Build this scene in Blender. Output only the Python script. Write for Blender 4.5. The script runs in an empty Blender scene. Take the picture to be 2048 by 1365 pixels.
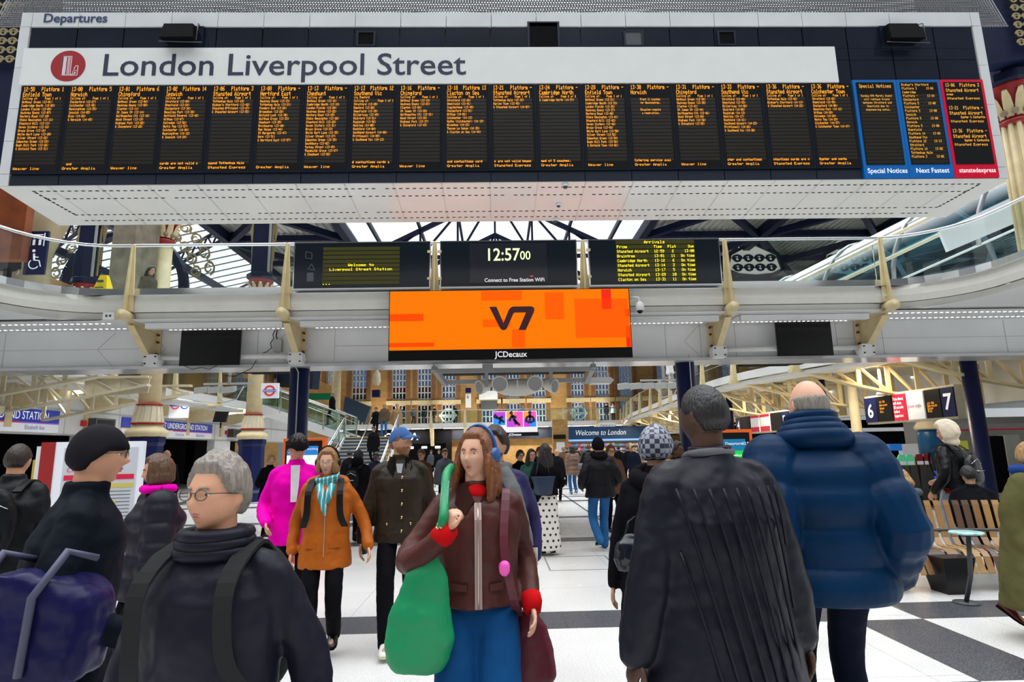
import bpy, bmesh, math, random
from mathutils import Vector, Matrix, noise
random.seed(7)
PI = math.pi
C = bpy.context.scene.collection
# ------------------------------------------------------------ camera
SC = bpy.context.scene
FPX, PITCH, YAW, ROLL, EYE = 1200.0, math.atan(217.5/1200), math.radians(1.5), math.radians(1.1), 1.62
cF = Vector((math.sin(YAW)*math.cos(PITCH), math.cos(YAW)*math.cos(PITCH), math.sin(PITCH)))
_r = Vector((math.cos(YAW), -math.sin(YAW), 0)); _u = _r.cross(cF)
cR = _r*math.cos(ROLL) - _u*math.sin(ROLL); cU = _r*math.sin(ROLL) + _u*math.cos(ROLL)
cam = bpy.data.objects.new('camera', bpy.data.cameras.new('camera')); C.objects.link(cam)
cam.data.sensor_width = 36; cam.data.lens = FPX/2048*36; cam.data.clip_end = 400
m = Matrix.Identity(4)
for i in range(3):
    m[i][0] = cR[i]; m[i][1] = cU[i]; m[i][2] = -cF[i]
m[2][3] = EYE
cam.matrix_world = m
SC.camera = cam
def ray(x, y): return cF*FPX + cR*(x-1024) + cU*(682.5-y)
def aY(x, y, Y): d = ray(x, y); return Vector((d.x*Y/d.y, Y, EYE+d.z*Y/d.y))
def aX(x, y, X): d = ray(x, y); return Vector((X, d.y*X/d.x, EYE+d.z*X/d.x))
def aZ(x, y, Z): d = ray(x, y); t = (Z-EYE)/d.z; return Vector((d.x*t, d.y*t, Z))
# ------------------------------------------------------------ light
SC.view_settings.view_transform = 'Standard'; SC.view_settings.look = 'None'
SC.view_settings.gamma = 1; SC.view_settings.use_curve_mapping = False
SC.view_settings.exposure = 0.3
W = bpy.data.worlds.new('overcast_sky'); SC.world = W; W.use_nodes = True
nt = W.node_tree; nd = nt.nodes; nd.clear()
out = nd.new('ShaderNodeOutputWorld'); bg = nd.new('ShaderNodeBackground')
tc = nd.new('ShaderNodeTexCoord'); sp = nd.new('ShaderNodeSeparateXYZ')
nt.links.new(tc.outputs['Generated'], sp.inputs[0])
# bright overcast overhead and ahead, the dimmer hall behind
mr = nd.new('ShaderNodeMapRange'); mr.inputs[1].default_value = -0.25; mr.inputs[2].default_value = 0.35
mr.inputs[3].default_value = 0.12; mr.inputs[4].default_value = 1.0
mz = nd.new('ShaderNodeMapRange'); mz.inputs[1].default_value = 0.6; mz.inputs[2].default_value = 0.78
mz.inputs[3].default_value = 0.0; mz.inputs[4].default_value = 3.0
ad = nd.new('ShaderNodeMath'); ad.operation = 'ADD'
nt.links.new(sp.outputs['Y'], mr.inputs[0]); nt.links.new(sp.outputs['Z'], mz.inputs[0])
nt.links.new(mr.outputs[0], ad.inputs[0]); nt.links.new(mz.outputs[0], ad.inputs[1])
cl = nd.new('ShaderNodeTexNoise'); cl.inputs['Scale'].default_value = 3.0
nt.links.new(tc.outputs['Generated'], cl.inputs['Vector'])
cm = nd.new('ShaderNodeMapRange'); cm.inputs[1].default_value = .35; cm.inputs[2].default_value = .65
cm.inputs[3].default_value = .8; cm.inputs[4].default_value = 1.15
nt.links.new(cl.outputs[0], cm.inputs[0])
mu = nd.new('ShaderNodeMath'); mu.operation = 'MULTIPLY'
nt.links.new(ad.outputs[0], mu.inputs[0]); nt.links.new(cm.outputs[0], mu.inputs[1])
bg.inputs[0].default_value = (.93, .97, 1.0, 1)
nt.links.new(mu.outputs[0], bg.inputs[1]); nt.links.new(bg.outputs[0], out.inputs[0])
def area(name, loc, sx, sy, power, color=(1, .96, .9), rot=(0, 0, 0)):
    l = bpy.data.lights.new(name, 'AREA'); l.shape = 'RECTANGLE'; l.size = sx; l.size_y = sy
    l.energy = power; l.color = color
    o = bpy.data.objects.new(name, l); o.location = loc; o.rotation_euler = rot; C.objects.link(o); return o
# ------------------------------------------------------------ materials
MATS = {}
def M(name, col=(.8, .8, .8), rough=.6, metal=0.0, emit=0.0, bump=0.0, bscale=40.0, var=0.0, vscale=3.0, trans=0.0, alpha=1.0, spec=.5, coat=0.0, sheen=0.0, stretch=None, emcol=None):
    if name in MATS: return MATS[name]
    mt = bpy.data.materials.new(name); mt.use_nodes = True; MATS[name] = mt
    n = mt.node_tree.nodes; L = mt.node_tree.links; b = n['Principled BSDF']
    b.inputs['Base Color'].default_value = (*col, 1); b.inputs['Roughness'].default_value = rough
    b.inputs['Metallic'].default_value = metal; b.inputs['Specular IOR Level'].default_value = spec
    b.inputs['Transmission Weight'].default_value = trans; b.inputs['Alpha'].default_value = alpha
    b.inputs['Coat Weight'].default_value = coat; b.inputs['Sheen Weight'].default_value = sheen
    if emit:
        b.inputs['Emission Color'].default_value = (*(emcol or col), 1); b.inputs['Emission Strength'].default_value = emit
    if bump or var:
        t = n.new('ShaderNodeTexCoord'); mp = n.new('ShaderNodeMapping')
        L.new(t.outputs['Object'], mp.inputs[0])
        if stretch: mp.inputs['Scale'].default_value = stretch
    if var:
        z = n.new('ShaderNodeTexNoise'); z.inputs['Scale'].default_value = vscale; z.inputs['Detail'].default_value = 5
        L.new(mp.outputs[0], z.inputs['Vector'])
        mx = n.new('ShaderNodeMix'); mx.data_type = 'RGBA'
        mx.inputs[6].default_value = (*[c*(1-var) for c in col], 1); mx.inputs[7].default_value = (*[min(1, c*(1+var)) for c in col], 1)
        r = n.new('ShaderNodeMapRange'); r.inputs[1].default_value = .3; r.inputs[2].default_value = .7
        L.new(z.outputs[0], r.inputs[0]); L.new(r.outputs[0], mx.inputs[0]); L.new(mx.outputs[2], b.inputs['Base Color'])
    if bump:
        z2 = n.new('ShaderNodeTexNoise'); z2.inputs['Scale'].default_value = bscale; z2.inputs['Detail'].default_value = 4
        L.new(mp.outputs[0], z2.inputs['Vector'])
        bp = n.new('ShaderNodeBump'); bp.inputs['Strength'].default_value = bump; bp.inputs['Distance'].default_value = .02
        L.new(z2.outputs[0], bp.inputs['Height']); L.new(bp.outputs[0], b.inputs['Normal'])
    return mt
def glassmat(name, tint=(.85, .95, .93), a=.18, rough=.04):
    if name in MATS: return MATS[name]
    mt = bpy.data.materials.new(name); mt.use_nodes = True; MATS[name] = mt
    n = mt.node_tree.nodes; L = mt.node_tree.links; n.clear()
    o = n.new('ShaderNodeOutputMaterial'); tr = n.new('ShaderNodeBsdfTransparent'); tr.inputs[0].default_value = (*tint, 1)
    gl = n.new('ShaderNodeBsdfGlossy'); gl.inputs['Roughness'].default_value = rough
    fr = n.new('ShaderNodeFresnel'); fr.inputs[0].default_value = 1.45
    ad = n.new('ShaderNodeMath'); ad.operation = 'MULTIPLY_ADD'; ad.inputs[1].default_value = .8; ad.inputs[2].default_value = a*.2
    L.new(fr.outputs[0], ad.inputs[0])
    mx = n.new('ShaderNodeMixShader'); L.new(ad.outputs[0], mx.inputs[0]); L.new(tr.outputs[0], mx.inputs[1]); L.new(gl.outputs[0], mx.inputs[2])
    L.new(mx.outputs[0], o.inputs[0]); return mt
WHITE = M('white_enamel', (.78, .79, .78), .35, bump=.02, var=.05, vscale=1.2)
WPAN = M('white_panel', (.76, .77, .78), .45, var=.06, vscale=.8)
CREAM = M('cream_paint', (.73, .6, .34), .5, var=.1, vscale=4, bump=.05)
CREAMD = M('pale_cream_paint', (.7, .62, .44), .5, var=.1, vscale=3)
NAVY = M('navy_paint', (.006, .011, .075), .35, var=.15, vscale=2, spec=.3)
NAVYD = M('dark_navy_steel', (.007, .012, .04), .5, var=.15, spec=.2)
RED = M('red_paint', (.35, .012, .012), .5)
BLACK = M('black_plastic', (.004, .004, .005), .35, spec=.3)
BLACKM = M('matte_black', (.004, .004, .005), .8, spec=.08)
CHROME = M('polished_steel', (.75, .76, .78), .18, metal=1)
STEEL = M('grey_steel', (.4, .41, .42), .4, metal=.7)
GREY = M('grey_plastic', (.42, .43, .42), .5)
DGREY = M('dark_grey', (.06, .065, .07), .5)
GLASS = glassmat('balustrade_glass')
WINGL = glassmat('window_glass', (.8, .88, .95), .3)
SOFFIT = M('soffit_enamel', (.84, .85, .82), .2, var=.04, vscale=.9)
TUBE = M('fluorescent_tube', (1, .98, .9), .5, emit=4.0)
TUBEW = M('light_diffuser', (1, .99, .95), .5, emit=1.1)
LED = M('amber_led', (1, .36, .01), .5, emit=.85)
LEDY = M('yellow_led', (1, .8, .02), .5, emit=1.0)
CORR = M('corrugated_sheet', (.42, .43, .4), .6, var=.15, vscale=.5)
# ------------------------------------------------------------ mesh builder
class MB:
    def __init__(s): s.v = []; s.f = []; s.mi = []; s.k = 0; s.sm = []
    def add(s, vs, fs, smooth=False):
        n = len(s.v); s.v += [Vector(p) for p in vs]
        for f in fs: s.f.append([n+i for i in f]); s.mi.append(s.k); s.sm.append(smooth)
        return s
    def mat(s, k): s.k = k; return s
    def box(s, x0, x1, y0, y1, z0, z1):
        s.add([(x, y, z) for x in (x0, x1) for y in (y0, y1) for z in (z0, z1)],
              [(0, 1, 3, 2), (4, 6, 7, 5), (0, 4, 5, 1), (2, 3, 7, 6), (0, 2, 6, 4), (1, 5, 7, 3)]); return s
    def quad(s, a, b, c, d): return s.add([a, b, c, d], [(0, 1, 2, 3)])
    def bar(s, a, b, w, h=None, up=(0, 0, 1)):
        a = Vector(a); b = Vector(b); d = (b-a).normalized(); h = h or w; up = Vector(up)
        if abs(d.dot(up)) > .98: up = Vector((0, 1, 0))
        r = d.cross(up).normalized(); u = r.cross(d)
        vs = [p + r*sx*w/2 + u*sz*h/2 for p in (a, b) for sx, sz in ((-1, -1), (1, -1), (1, 1), (-1, 1))]
        return s.add(vs, [(3, 2, 1, 0), (4, 5, 6, 7), (0, 1, 5, 4), (1, 2, 6, 5), (2, 3, 7, 6), (3, 0, 4, 7)])
    def tube(s, pts, r, n=10, cap=True, smooth=True):
        pts = [Vector(p) for p in pts]; rs = r if isinstance(r, (list, tuple)) else [r]*len(pts)
        rings = []; u = None
        for i, p in enumerate(pts):
            d = (pts[min(i+1, len(pts)-1)] - pts[max(i-1, 0)]).normalized()
            if u is None:
                u = d.orthogonal().normalized()
            u = (u - d*u.dot(d)).normalized(); w = d.cross(u)
            rings.append([p + (u*math.cos(2*PI*k/n) + w*math.sin(2*PI*k/n))*rs[i] for k in range(n)])
        fs = [(i*n+k, i*n+(k+1) % n, (i+1)*n+(k+1) % n, (i+1)*n+k) for i in range(len(pts)-1) for k in range(n)]
        if cap: fs += [tuple(range(n))[::-1], tuple((len(pts)-1)*n+k for k in range(n))]
        return s.add([q for g in rings for q in g], fs, smooth)
    def lathe(s, prof, c=(0, 0, 0), n=24, smooth=True, ax=None, oct=False):
        c = Vector(c); z = Vector(ax).normalized() if ax else Vector((0, 0, 1))
        u = z.orthogonal().normalized() if ax else Vector((1, 0, 0)); w = z.cross(u)
        vs = [c + z*h + (u*math.cos(2*PI*(k+.5)/n) + w*math.sin(2*PI*(k+.5)/n))*r for r, h in prof for k in range(n)]
        fs = [(i*n+k, i*n+(k+1) % n, (i+1)*n+(k+1) % n, (i+1)*n+k) for i in range(len(prof)-1) for k in range(n)]
        fs += [tuple(range(n))[::-1], tuple((len(prof)-1)*n+k for k in range(n))]
        return s.add(vs, fs, smooth)
    def prism(s, poly, ext, O=(0, 0, 0), u=(1, 0, 0), v=(0, 0, 1), smooth=False):
        O = Vector(O); u = Vector(u); v = Vector(v); e = Vector(ext); n = len(poly)
        a = [O + u*x + v*y for x, y in poly]
        return s.add(a + [p+e for p in a], [tuple(range(n)), tuple(range(n, 2*n))[::-1]] + [(i, n+i, n+(i+1) % n, (i+1) % n) for i in range(n)], smooth)
    def sweep(s, path, prof, closed=False, smooth=False):
        # prof: list of (offset to the right of travel, z) carried along a horizontal path
        P = [Vector(p) for p in path]; n = len(prof); vs = []
        for i, p in enumerate(P):
            a = (P[i]-P[i-1]).normalized() if i else (P[1]-P[0]).normalized()
            b = (P[i+1]-P[i]).normalized() if i < len(P)-1 else a
            t = (a+b).normalized(); r = Vector((t.y, -t.x, 0)); k = 1/max(.5, t.dot(a))
            vs += [p + r*o*k + Vector((0, 0, z)) for o, z in prof]
        fs = [(i*n+k, (i+1)*n+k, (i+1)*n+(k+1) % n, i*n+(k+1) % n) for i in range(len(P)-1) for k in range(n if closed else n-1)]
        if closed: fs += [tuple(range(n)), tuple((len(P)-1)*n+k for k in range(n))[::-1]]
        return s.add(vs, fs, smooth)
    def sphere(s, c, r, n=16, m=10, sc=(1, 1, 1)):
        c = Vector(c); vs = []
        for i in range(m+1):
            t = PI*i/m
            for k in range(n):
                a = 2*PI*k/n
                vs.append(c + Vector((math.sin(t)*math.cos(a)*r*sc[0], math.sin(t)*math.sin(a)*r*sc[1], -math.cos(t)*r*sc[2])))
        return s.add(vs, [(i*n+k, i*n+(k+1) % n, (i+1)*n+(k+1) % n, (i+1)*n+k) for i in range(m) for k in range(n)], True)
    def build(s, name, mats, parent=None, local=False):
        off = Vector((0, 0, 0))
        if parent is not None and not local:
            q = parent
            while q is not None: off += q.location; q = q.parent
        me = bpy.data.meshes.new(name)
        me.from_pydata([v-off for v in s.v], [], s.f)
        for mt in (mats if isinstance(mats, (list, tuple)) else [mats]): me.materials.append(mt)
        me.polygons.foreach_set('material_index', s.mi); me.polygons.foreach_set('use_smooth', s.sm)
        me.validate(); me.update()
        o = bpy.data.objects.new(name, me); C.objects.link(o)
        if parent is not None: o.parent = parent
        return o
def tag(o, label, cat, group=None, kind=None):
    if label: o['label'] = label
    if cat: o['category'] = cat
    if group: o['group'] = group
    if kind: o['kind'] = kind
    return o
def thing(name, label, cat, loc=(0, 0, 0), rz=0, group=None):
    o = bpy.data.objects.new(name, None); C.objects.link(o); o.location = loc; o.rotation_euler = (0, 0, rz)
    o.empty_display_size = .1
    return tag(o, label, cat, group)
def struct(name, mb, mats):
    o = mb.build(name, mats); o['kind'] = 'structure'; return o
# a flat frame: origin O, u = reading direction, v = up, n = towards the reader
class Pl:
    def __init__(s, O, u=(1, 0, 0), v=(0, 0, 1)):
        s.O = Vector(O); s.u = Vector(u).normalized(); s.v = Vector(v).normalized(); s.n = s.u.cross(s.v)
    def p(s, x, y, d=0.0): return s.O + s.u*x + s.v*y + s.n*d
def slab(mb, pl, x0, x1, y0, y1, d0, d1):
    vs = [pl.p(x, y, d) for x in (x0, x1) for y in (y0, y1) for d in (d0, d1)]
    mb.add(vs, [(0, 1, 3, 2), (4, 6, 7, 5), (0, 4, 5, 1), (2, 3, 7, 6), (0, 2, 6, 4), (1, 5, 7, 3)])
def text_mb(mb, s, size, pl, x, y, d=.004, align='LEFT', bold=0.0, sx=1.0, ls=1.0, lines=1.0, shear=0):
    cu = bpy.data.curves.new('t', 'FONT'); cu.body = s; cu.size = size; cu.align_x = align; cu.offset = bold
    cu.space_character = ls; cu.space_line = lines; cu.resolution_u = 3; cu.shear = shear
    o = bpy.data.objects.new('t', cu); C.objects.link(o)
    me = bpy.data.meshes.new_from_object(o)
    vs = [pl.p(x + v.co.x*sx, y + v.co.y, d) for v in me.vertices]
    mb.add(vs, [tuple(p.vertices) for p in me.polygons])
    w = max([v.co.x for v in me.vertices] or [0])*sx
    bpy.data.objects.remove(o); bpy.data.curves.remove(cu); bpy.data.meshes.remove(me)
    return w
def text(name, s, size, pl, x, y, mat, parent, **k):
    mb = MB(); text_mb(mb, s, size, pl, x, y, **k); return mb.build(name, mat, parent)
# five by seven dot matrix lettering, one hex pair per column
F57 = {}
for ch, h in zip("&'(),-./0123456789:ABCDEFGHIJKLMNOPQRSTUVWXYZabcdefghijklmnopqrstuvwxyz",
    '3649552250 0008070300 001C224100 0041221C00 0080703000 0808080808 0000606000 2010080402 3E5149453E 00427F4000 7249494946 2141494D33 1814127F10 2745454539 3C4A494931 4121110907 3649494936 464949291E 0000140000 '
    '7C1211127C 7F49494936 3E41414122 7F4141413E 7F49494941 7F09090901 3E41415173 7F0808087F 00417F4100 2040413F01 7F08142241 7F40404040 7F021C027F 7F0408107F 3E4141413E 7F09090906 3E4151215E 7F09192946 2649494932 03017F0103 3F4040403F 1F2040201F 3F4038403F 6314081463 0304780403 6159494D43 '
    '2054547840 7F28444438 3844444428 384444287F 3854545418 00087E0902 18A4A49C78 7F08040478 00447D4000 2040403D00 7F10284400 00417F4000 7C04780478 7C08040478 3844444438 FC18242418 18242418FC 7C08040408 4854545424 04043F4424 3C4040207C 1C2040201C 3C4030403C 4428102844 4C9090907C 4464544C44'.split()):
    F57[ch] = [int(h[i:i+2], 16) for i in range(0, 10, 2)]
def led(mb, s, pl, x, y, px, py, d=.004, align=0, k=.86):
    # y is the top of the lettering; px, py the dot pitch
    w = len(s)*6*px
    if align: x -= w*align
    for ch in s:
        if ch in F57:
            for c, bits in enumerate(F57[ch]):
                r = 0
                while r < 8:
                    if bits >> r & 1:
                        q = r
                        while q < 8 and bits >> q & 1: q += 1
                        x0 = x + c*px; y0 = y - r*py; y1 = y - (q-1+k)*py
                        mb.add([pl.p(x0, y0, d), pl.p(x0, y1, d), pl.p(x0+px*k*1.15, y1, d), pl.p(x0+px*k*1.15, y0, d)], [(0, 1, 2, 3)])
                        r = q
                    r += 1
        x += 6*px
# ============================================================ floor
FLW = bpy.data.materials.new('pale_terrazzo'); FLW.use_nodes = True
def terrazzo(mt, base, speck, rough, jscale, dirt):
    n = mt.node_tree.nodes; L = mt.node_tree.links; b = n['Principled BSDF']
    t = n.new('ShaderNodeTexCoord')
    z = n.new('ShaderNodeTexNoise'); z.inputs['Scale'].default_value = 90; z.inputs['Detail'].default_value = 2
    L.new(t.outputs['Object'], z.inputs['Vector'])
    cr = n.new('ShaderNodeValToRGB'); cr.color_ramp.elements[0].position = .42; cr.color_ramp.elements[0].color = (*speck, 1)
    cr.color_ramp.elements[1].position = .56; cr.color_ramp.elements[1].color = (*base, 1)
    L.new(z.outputs[0], cr.inputs[0])
    dn = n.new('ShaderNodeTexNoise'); dn.inputs['Scale'].default_value = .6; dn.inputs['Detail'].default_value = 6
    L.new(t.outputs['Object'], dn.inputs['Vector'])
    dr = n.new('ShaderNodeMapRange'); dr.inputs[1].default_value = .35; dr.inputs[2].default_value = .7; dr.inputs[3].default_value = 1; dr.inputs[4].default_value = 1-dirt
    L.new(dn.outputs[0], dr.inputs[0])
    mx = n.new('ShaderNodeMix'); mx.data_type = 'RGBA'; mx.blend_type = 'MULTIPLY'; mx.inputs[0].default_value = 1
    L.new(cr.outputs[0], mx.inputs[6]); L.new(dr.outputs[0], mx.inputs[7])
    br = n.new('ShaderNodeTexBrick'); br.offset = 0; br.inputs['Scale'].default_value = 1
    br.inputs['Brick Width'].default_value = jscale; br.inputs['Row Height'].default_value = jscale; br.inputs['Mortar Size'].default_value = .004
    br.inputs['Color1'].default_value = (1, 1, 1, 1); br.inputs['Color2'].default_value = (.93, .93, .93, 1); br.inputs['Mortar'].default_value = (.45, .45, .45, 1)
    L.new(t.outputs['Object'], br.inputs['Vector'])
    m2 = n.new('ShaderNodeMix'); m2.data_type = 'RGBA'; m2.blend_type = 'MULTIPLY'; m2.inputs[0].default_value = .7
    L.new(mx.outputs[2], m2.inputs[6]); L.new(br.outputs[0], m2.inputs[7]); L.new(m2.outputs[2], b.inputs['Base Color'])
    rr = n.new('ShaderNodeMapRange'); rr.inputs[3].default_value = rough-.06; rr.inputs[4].default_value = rough+.12
    L.new(dn.outputs[0], rr.inputs[0]); L.new(rr.outputs[0], b.inputs['Roughness'])
terrazzo(FLW, (.84, .83, .81), (.66, .65, .63), .24, 1.5, .22)
FLD = bpy.data.materials.new('charcoal_granite'); FLD.use_nodes = True
terrazzo(FLD, (.035, .037, .045), (.13, .135, .15), .3, .62, .2)
mb = MB(); mb.quad((-40, -6, 0), (40, -6, 0), (40, 62, 0), (-40, 62, 0)); mb.mat(1)
e = .0015
def inlay(x0, x1, y0, y1): mb.quad((x0, y0, e), (x1, y0, e), (x1, y1, e), (x0, y1, e))
for X0 in (-11.4, -3.95, 3.27, 10.6):      # bands running away from the viewer, open squares at the crossings
    prev = -2.0
    for y0, y1 in ((4.0, 4.38), (5.86, 6.44), (11.06, 11.54), (14.75, 15.1), (19.2, 19.7), (25.0, 25.5), (31, 31.5), (38, 38.5), (46, 46.5)):
        if y1 < 11 or X0 != 3.27: inlay(X0, X0+.65, prev, y0)
        prev = y1
xs = (-40, -11.4, -10.75, -3.95, -3.3, 3.27, 3.92, 10.6, 11.25, 40)
for y0, y1 in ((4.0, 4.38), (5.86, 6.44), (11.06, 11.54), (14.75, 15.1), (19.2, 19.7), (21, 21.25), (25.0, 25.5), (31, 31.5), (38, 38.5), (46, 46.5)):
    for k in range(0, 9, 2):
        if not (y0 < 4.2 and 0 < k < 8 and k != 4): inlay(xs[k], xs[k+1], y0, y1)
inlay(2.28, 2.34, 6.44, 11.06); inlay(2.28, 2.34, 11.54, 25)
floor = struct('floor', mb, [FLW, FLD])
cv = MB()
for a, b in (((.68, 8.52), (1.6, 8.52)), ((1.6, 8.52), (1.6, 9.56)), ((1.6, 9.56), (.68, 9.56)), ((.68, 9.56), (.68, 8.52))):
    cv.bar((a[0], a[1], .002), (b[0], b[1], .002), .022, .003)
tag(cv.build('inspection_cover', STEEL), 'thin metal edged rectangular access cover in the white floor near the polka dot trousers', 'floor cover')
# ============================================================ departure board
B = thing('departure_board', 'huge white framed departure board housing hanging over the concourse', 'departure board', (0.3, 8, 5.37))
XL, XR, Z0, Z1 = -6.92, 7.48, 5.37, 8.10
PB = Pl((0, 8.0, 0))
PANELW = M('aged_white_panel', (.7, .72, .73), .35, var=.07, vscale=1.5, bump=.01)
NPAN = M('navy_glass_panel', (.012, .016, .03), .12, var=.3, vscale=.6)
mb = MB()
zt = [7.87, 8.10]
n = 22; st = (XR-XL-.0)/15.6
x = XL; xs = [XL, XL+.16]
while xs[-1]+.675 < XR-.2: xs.append(xs[-1]+.675)
xs[-1] = XR-.15; xs.append(XR)
for a, b in zip(xs[:-1], xs[1:]): mb.box(a+.004, b-.004, 8.0, 8.05, zt[0], zt[1])
mb.build('top_panel', PANELW, B)
for s, x0, x1 in ((-1, XL, XL+.14), (1, XR-.14, XR)):
    mb = MB(); zs = [5.37, 5.55, 6.05, 6.55, 7.2, 7.865]
    for a, b in zip(zs[:-1], zs[1:]): mb.box(x0, x1, 8.0, 8.05, a+.004, b-.004)
    mb.build('side_panel', PANELW, B)
mb = MB(); mb.box(XL+.02, XR-.02, 8.06, 9.4, 5.42, 8.08); mb.build('cabinet', DGREY, B)
# dark glass tiles
mb = MB(); k = XL+.145
while k < 7.3:
    mb.box(k+.008, min(k+.667, 7.33), 8.02, 8.06, 7.5, 7.862); 
    if k+.6 > 5.1: mb.box(max(5.12, k+.008), min(k+.667, 7.33), 8.02, 8.06, 6.92, 7.3); mb.box(max(5.12, k+.008), min(k+.667, 7.33), 8.02, 8.06, 7.308, 7.495)
    k += .675
mb.build('glass_tile_band', NPAN, B)
mb = MB(); k = XL+.145
while k < 5.3:
    mb.box(k+.006, k+.668, 8.01, 8.06, 5.375, 5.53); k += .673
mb.build('lower_panel_band', M('navy_lower_panel', (.016, .022, .038), .3), B)
# perforated underside, flared at the back
so = MB()
def flare(x, y): return x + (y-8.0)/1.46*(-.2 if x < 0 else .17)*(abs(x)/7)
nx = 21
for i in range(nx):
    a = XL + (XR-XL)*i/nx + .004; b = XL + (XR-XL)*(i+1)/nx - .004
    so.quad((a, 8.0, 5.368), (flare(a, 9.48), 9.48, 5.368), (flare(b, 9.48), 9.48, 5.368), (b, 8.0, 5.368))
so.quad((XL, 8.0, 5.375), (flare(XL, 9.48), 9.48, 5.375), (flare(XR, 9.48), 9.48, 5.375), (XR, 8.0, 5.375))
so.quad((XL, 8.0, 5.368), (XL, 8, 5.6), (XL-.2, 9.48, 5.6), (XL-.2, 9.48, 5.368))
so.quad((flare(XL, 9.48), 9.48, 5.368), (flare(XR, 9.48), 9.48, 5.368), (flare(XR, 9.48), 9.48, 5.7), (flare(XL, 9.48), 9.48, 5.7))
so.mat(1)
for yy in (8.16, 8.42, 9.03, 9.27):
    x = XL+.35
    while x < XR-.3:
        if random.random() < .97: so.box(x, x+.05, yy, yy+.022, 5.364, 5.367)
        x += .098
for s, x0 in ((-1, XL+.35), (1, XR-.3)):
    for t in range(10): so.box(x0, x0+.03, 8.2+t*.085, 8.25+t*.085, 5.364, 5.367)
so.build('soffit', [SOFFIT, BLACKM], B)
sp_ = MB(); x = XL
while x < XR:                          # bird spikes along the top edge
    h = .07+.04*random.random(); sp_.bar((x, 8.03, 8.1), (x+random.uniform(-.02, .02), 8.03+random.uniform(-.03, .03), 8.1+h), .004); x += .028
o = sp_.build('bird_spikes', DGREY, B)
text('departures_lettering', 'Departures', .205, PB, -6.6, 7.935, M('navy_ink', (.012, .03, .12), .5), B, d=.008, bold=.004, sx=.98)
# station name sign
S = thing('station_name_sign', 'long white sign reading London Liverpool Street with red monogram disc', 'sign', (-.8, 7.98, 7.2))
mb = MB(); mb.box(-6.79, 5.14, 7.965, 8.02, 6.905, 7.492); mb.build('sign_panel', M('sign_white', (.82, .83, .82), .4, var=.02), S)
PS = Pl((0, 7.965, 0))
text('lettering', 'London Liverpool Street', .50, PS, -5.66, 7.045, M('sign_navy', (.018, .022, .06), .5), S, d=.004, bold=.004, sx=1.055)
mb = MB(); R_ = .245; cx, cz = -6.13, 7.2
mb.prism([(cx+R_*math.cos(2*PI*i/48), cz+R_*math.sin(2*PI*i/48)) for i in range(48)], (0, -.004, 0), (0, 7.964, 0))
mb.build('monogram_disc', M('monogram_red', (.35, .004, .01), .5), S)
mb = MB(); d = .007
def ln(x0, z0, x1, z1, w=.011):
    mb.bar((cx+x0, 7.965-d, cz+z0), (cx+x1, 7.965-d, cz+z1), w, .002, up=(0, 1, 0))
for x0 in (-.098, -.02, .0, .025): ln(x0+.018, -.15, x0+.018, .15)
for k in range(5): ln(-.08+k*.012, -.15, -.08+k*.012, .15, .013)
ln(-.085, .15, .045, .15); ln(-.085, -.15, .145, -.15); ln(.145, -.155, .145, .0); ln(.145, 0, .115, 0); ln(.115, 0, .09, -.06)
pa = [(.045+.09*math.sin(t), -.14+.09*(1-math.cos(t))) for t in (0, .3, .6, .9)]
for a, b in zip(pa[:-1], pa[1:]): ln(*a, *b)
sp2 = [(.105+(.042-.004*t)*math.cos(t), -.108+(.042-.004*t)*math.sin(t)) for t in [i*.5 for i in range(18)]]
for a, b in zip(sp2[:-1], sp2[1:]): ln(*a, *b, .007)
mb.build('monogram', M('monogram_pink', (.85, .7, .75), .5), S)
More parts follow.
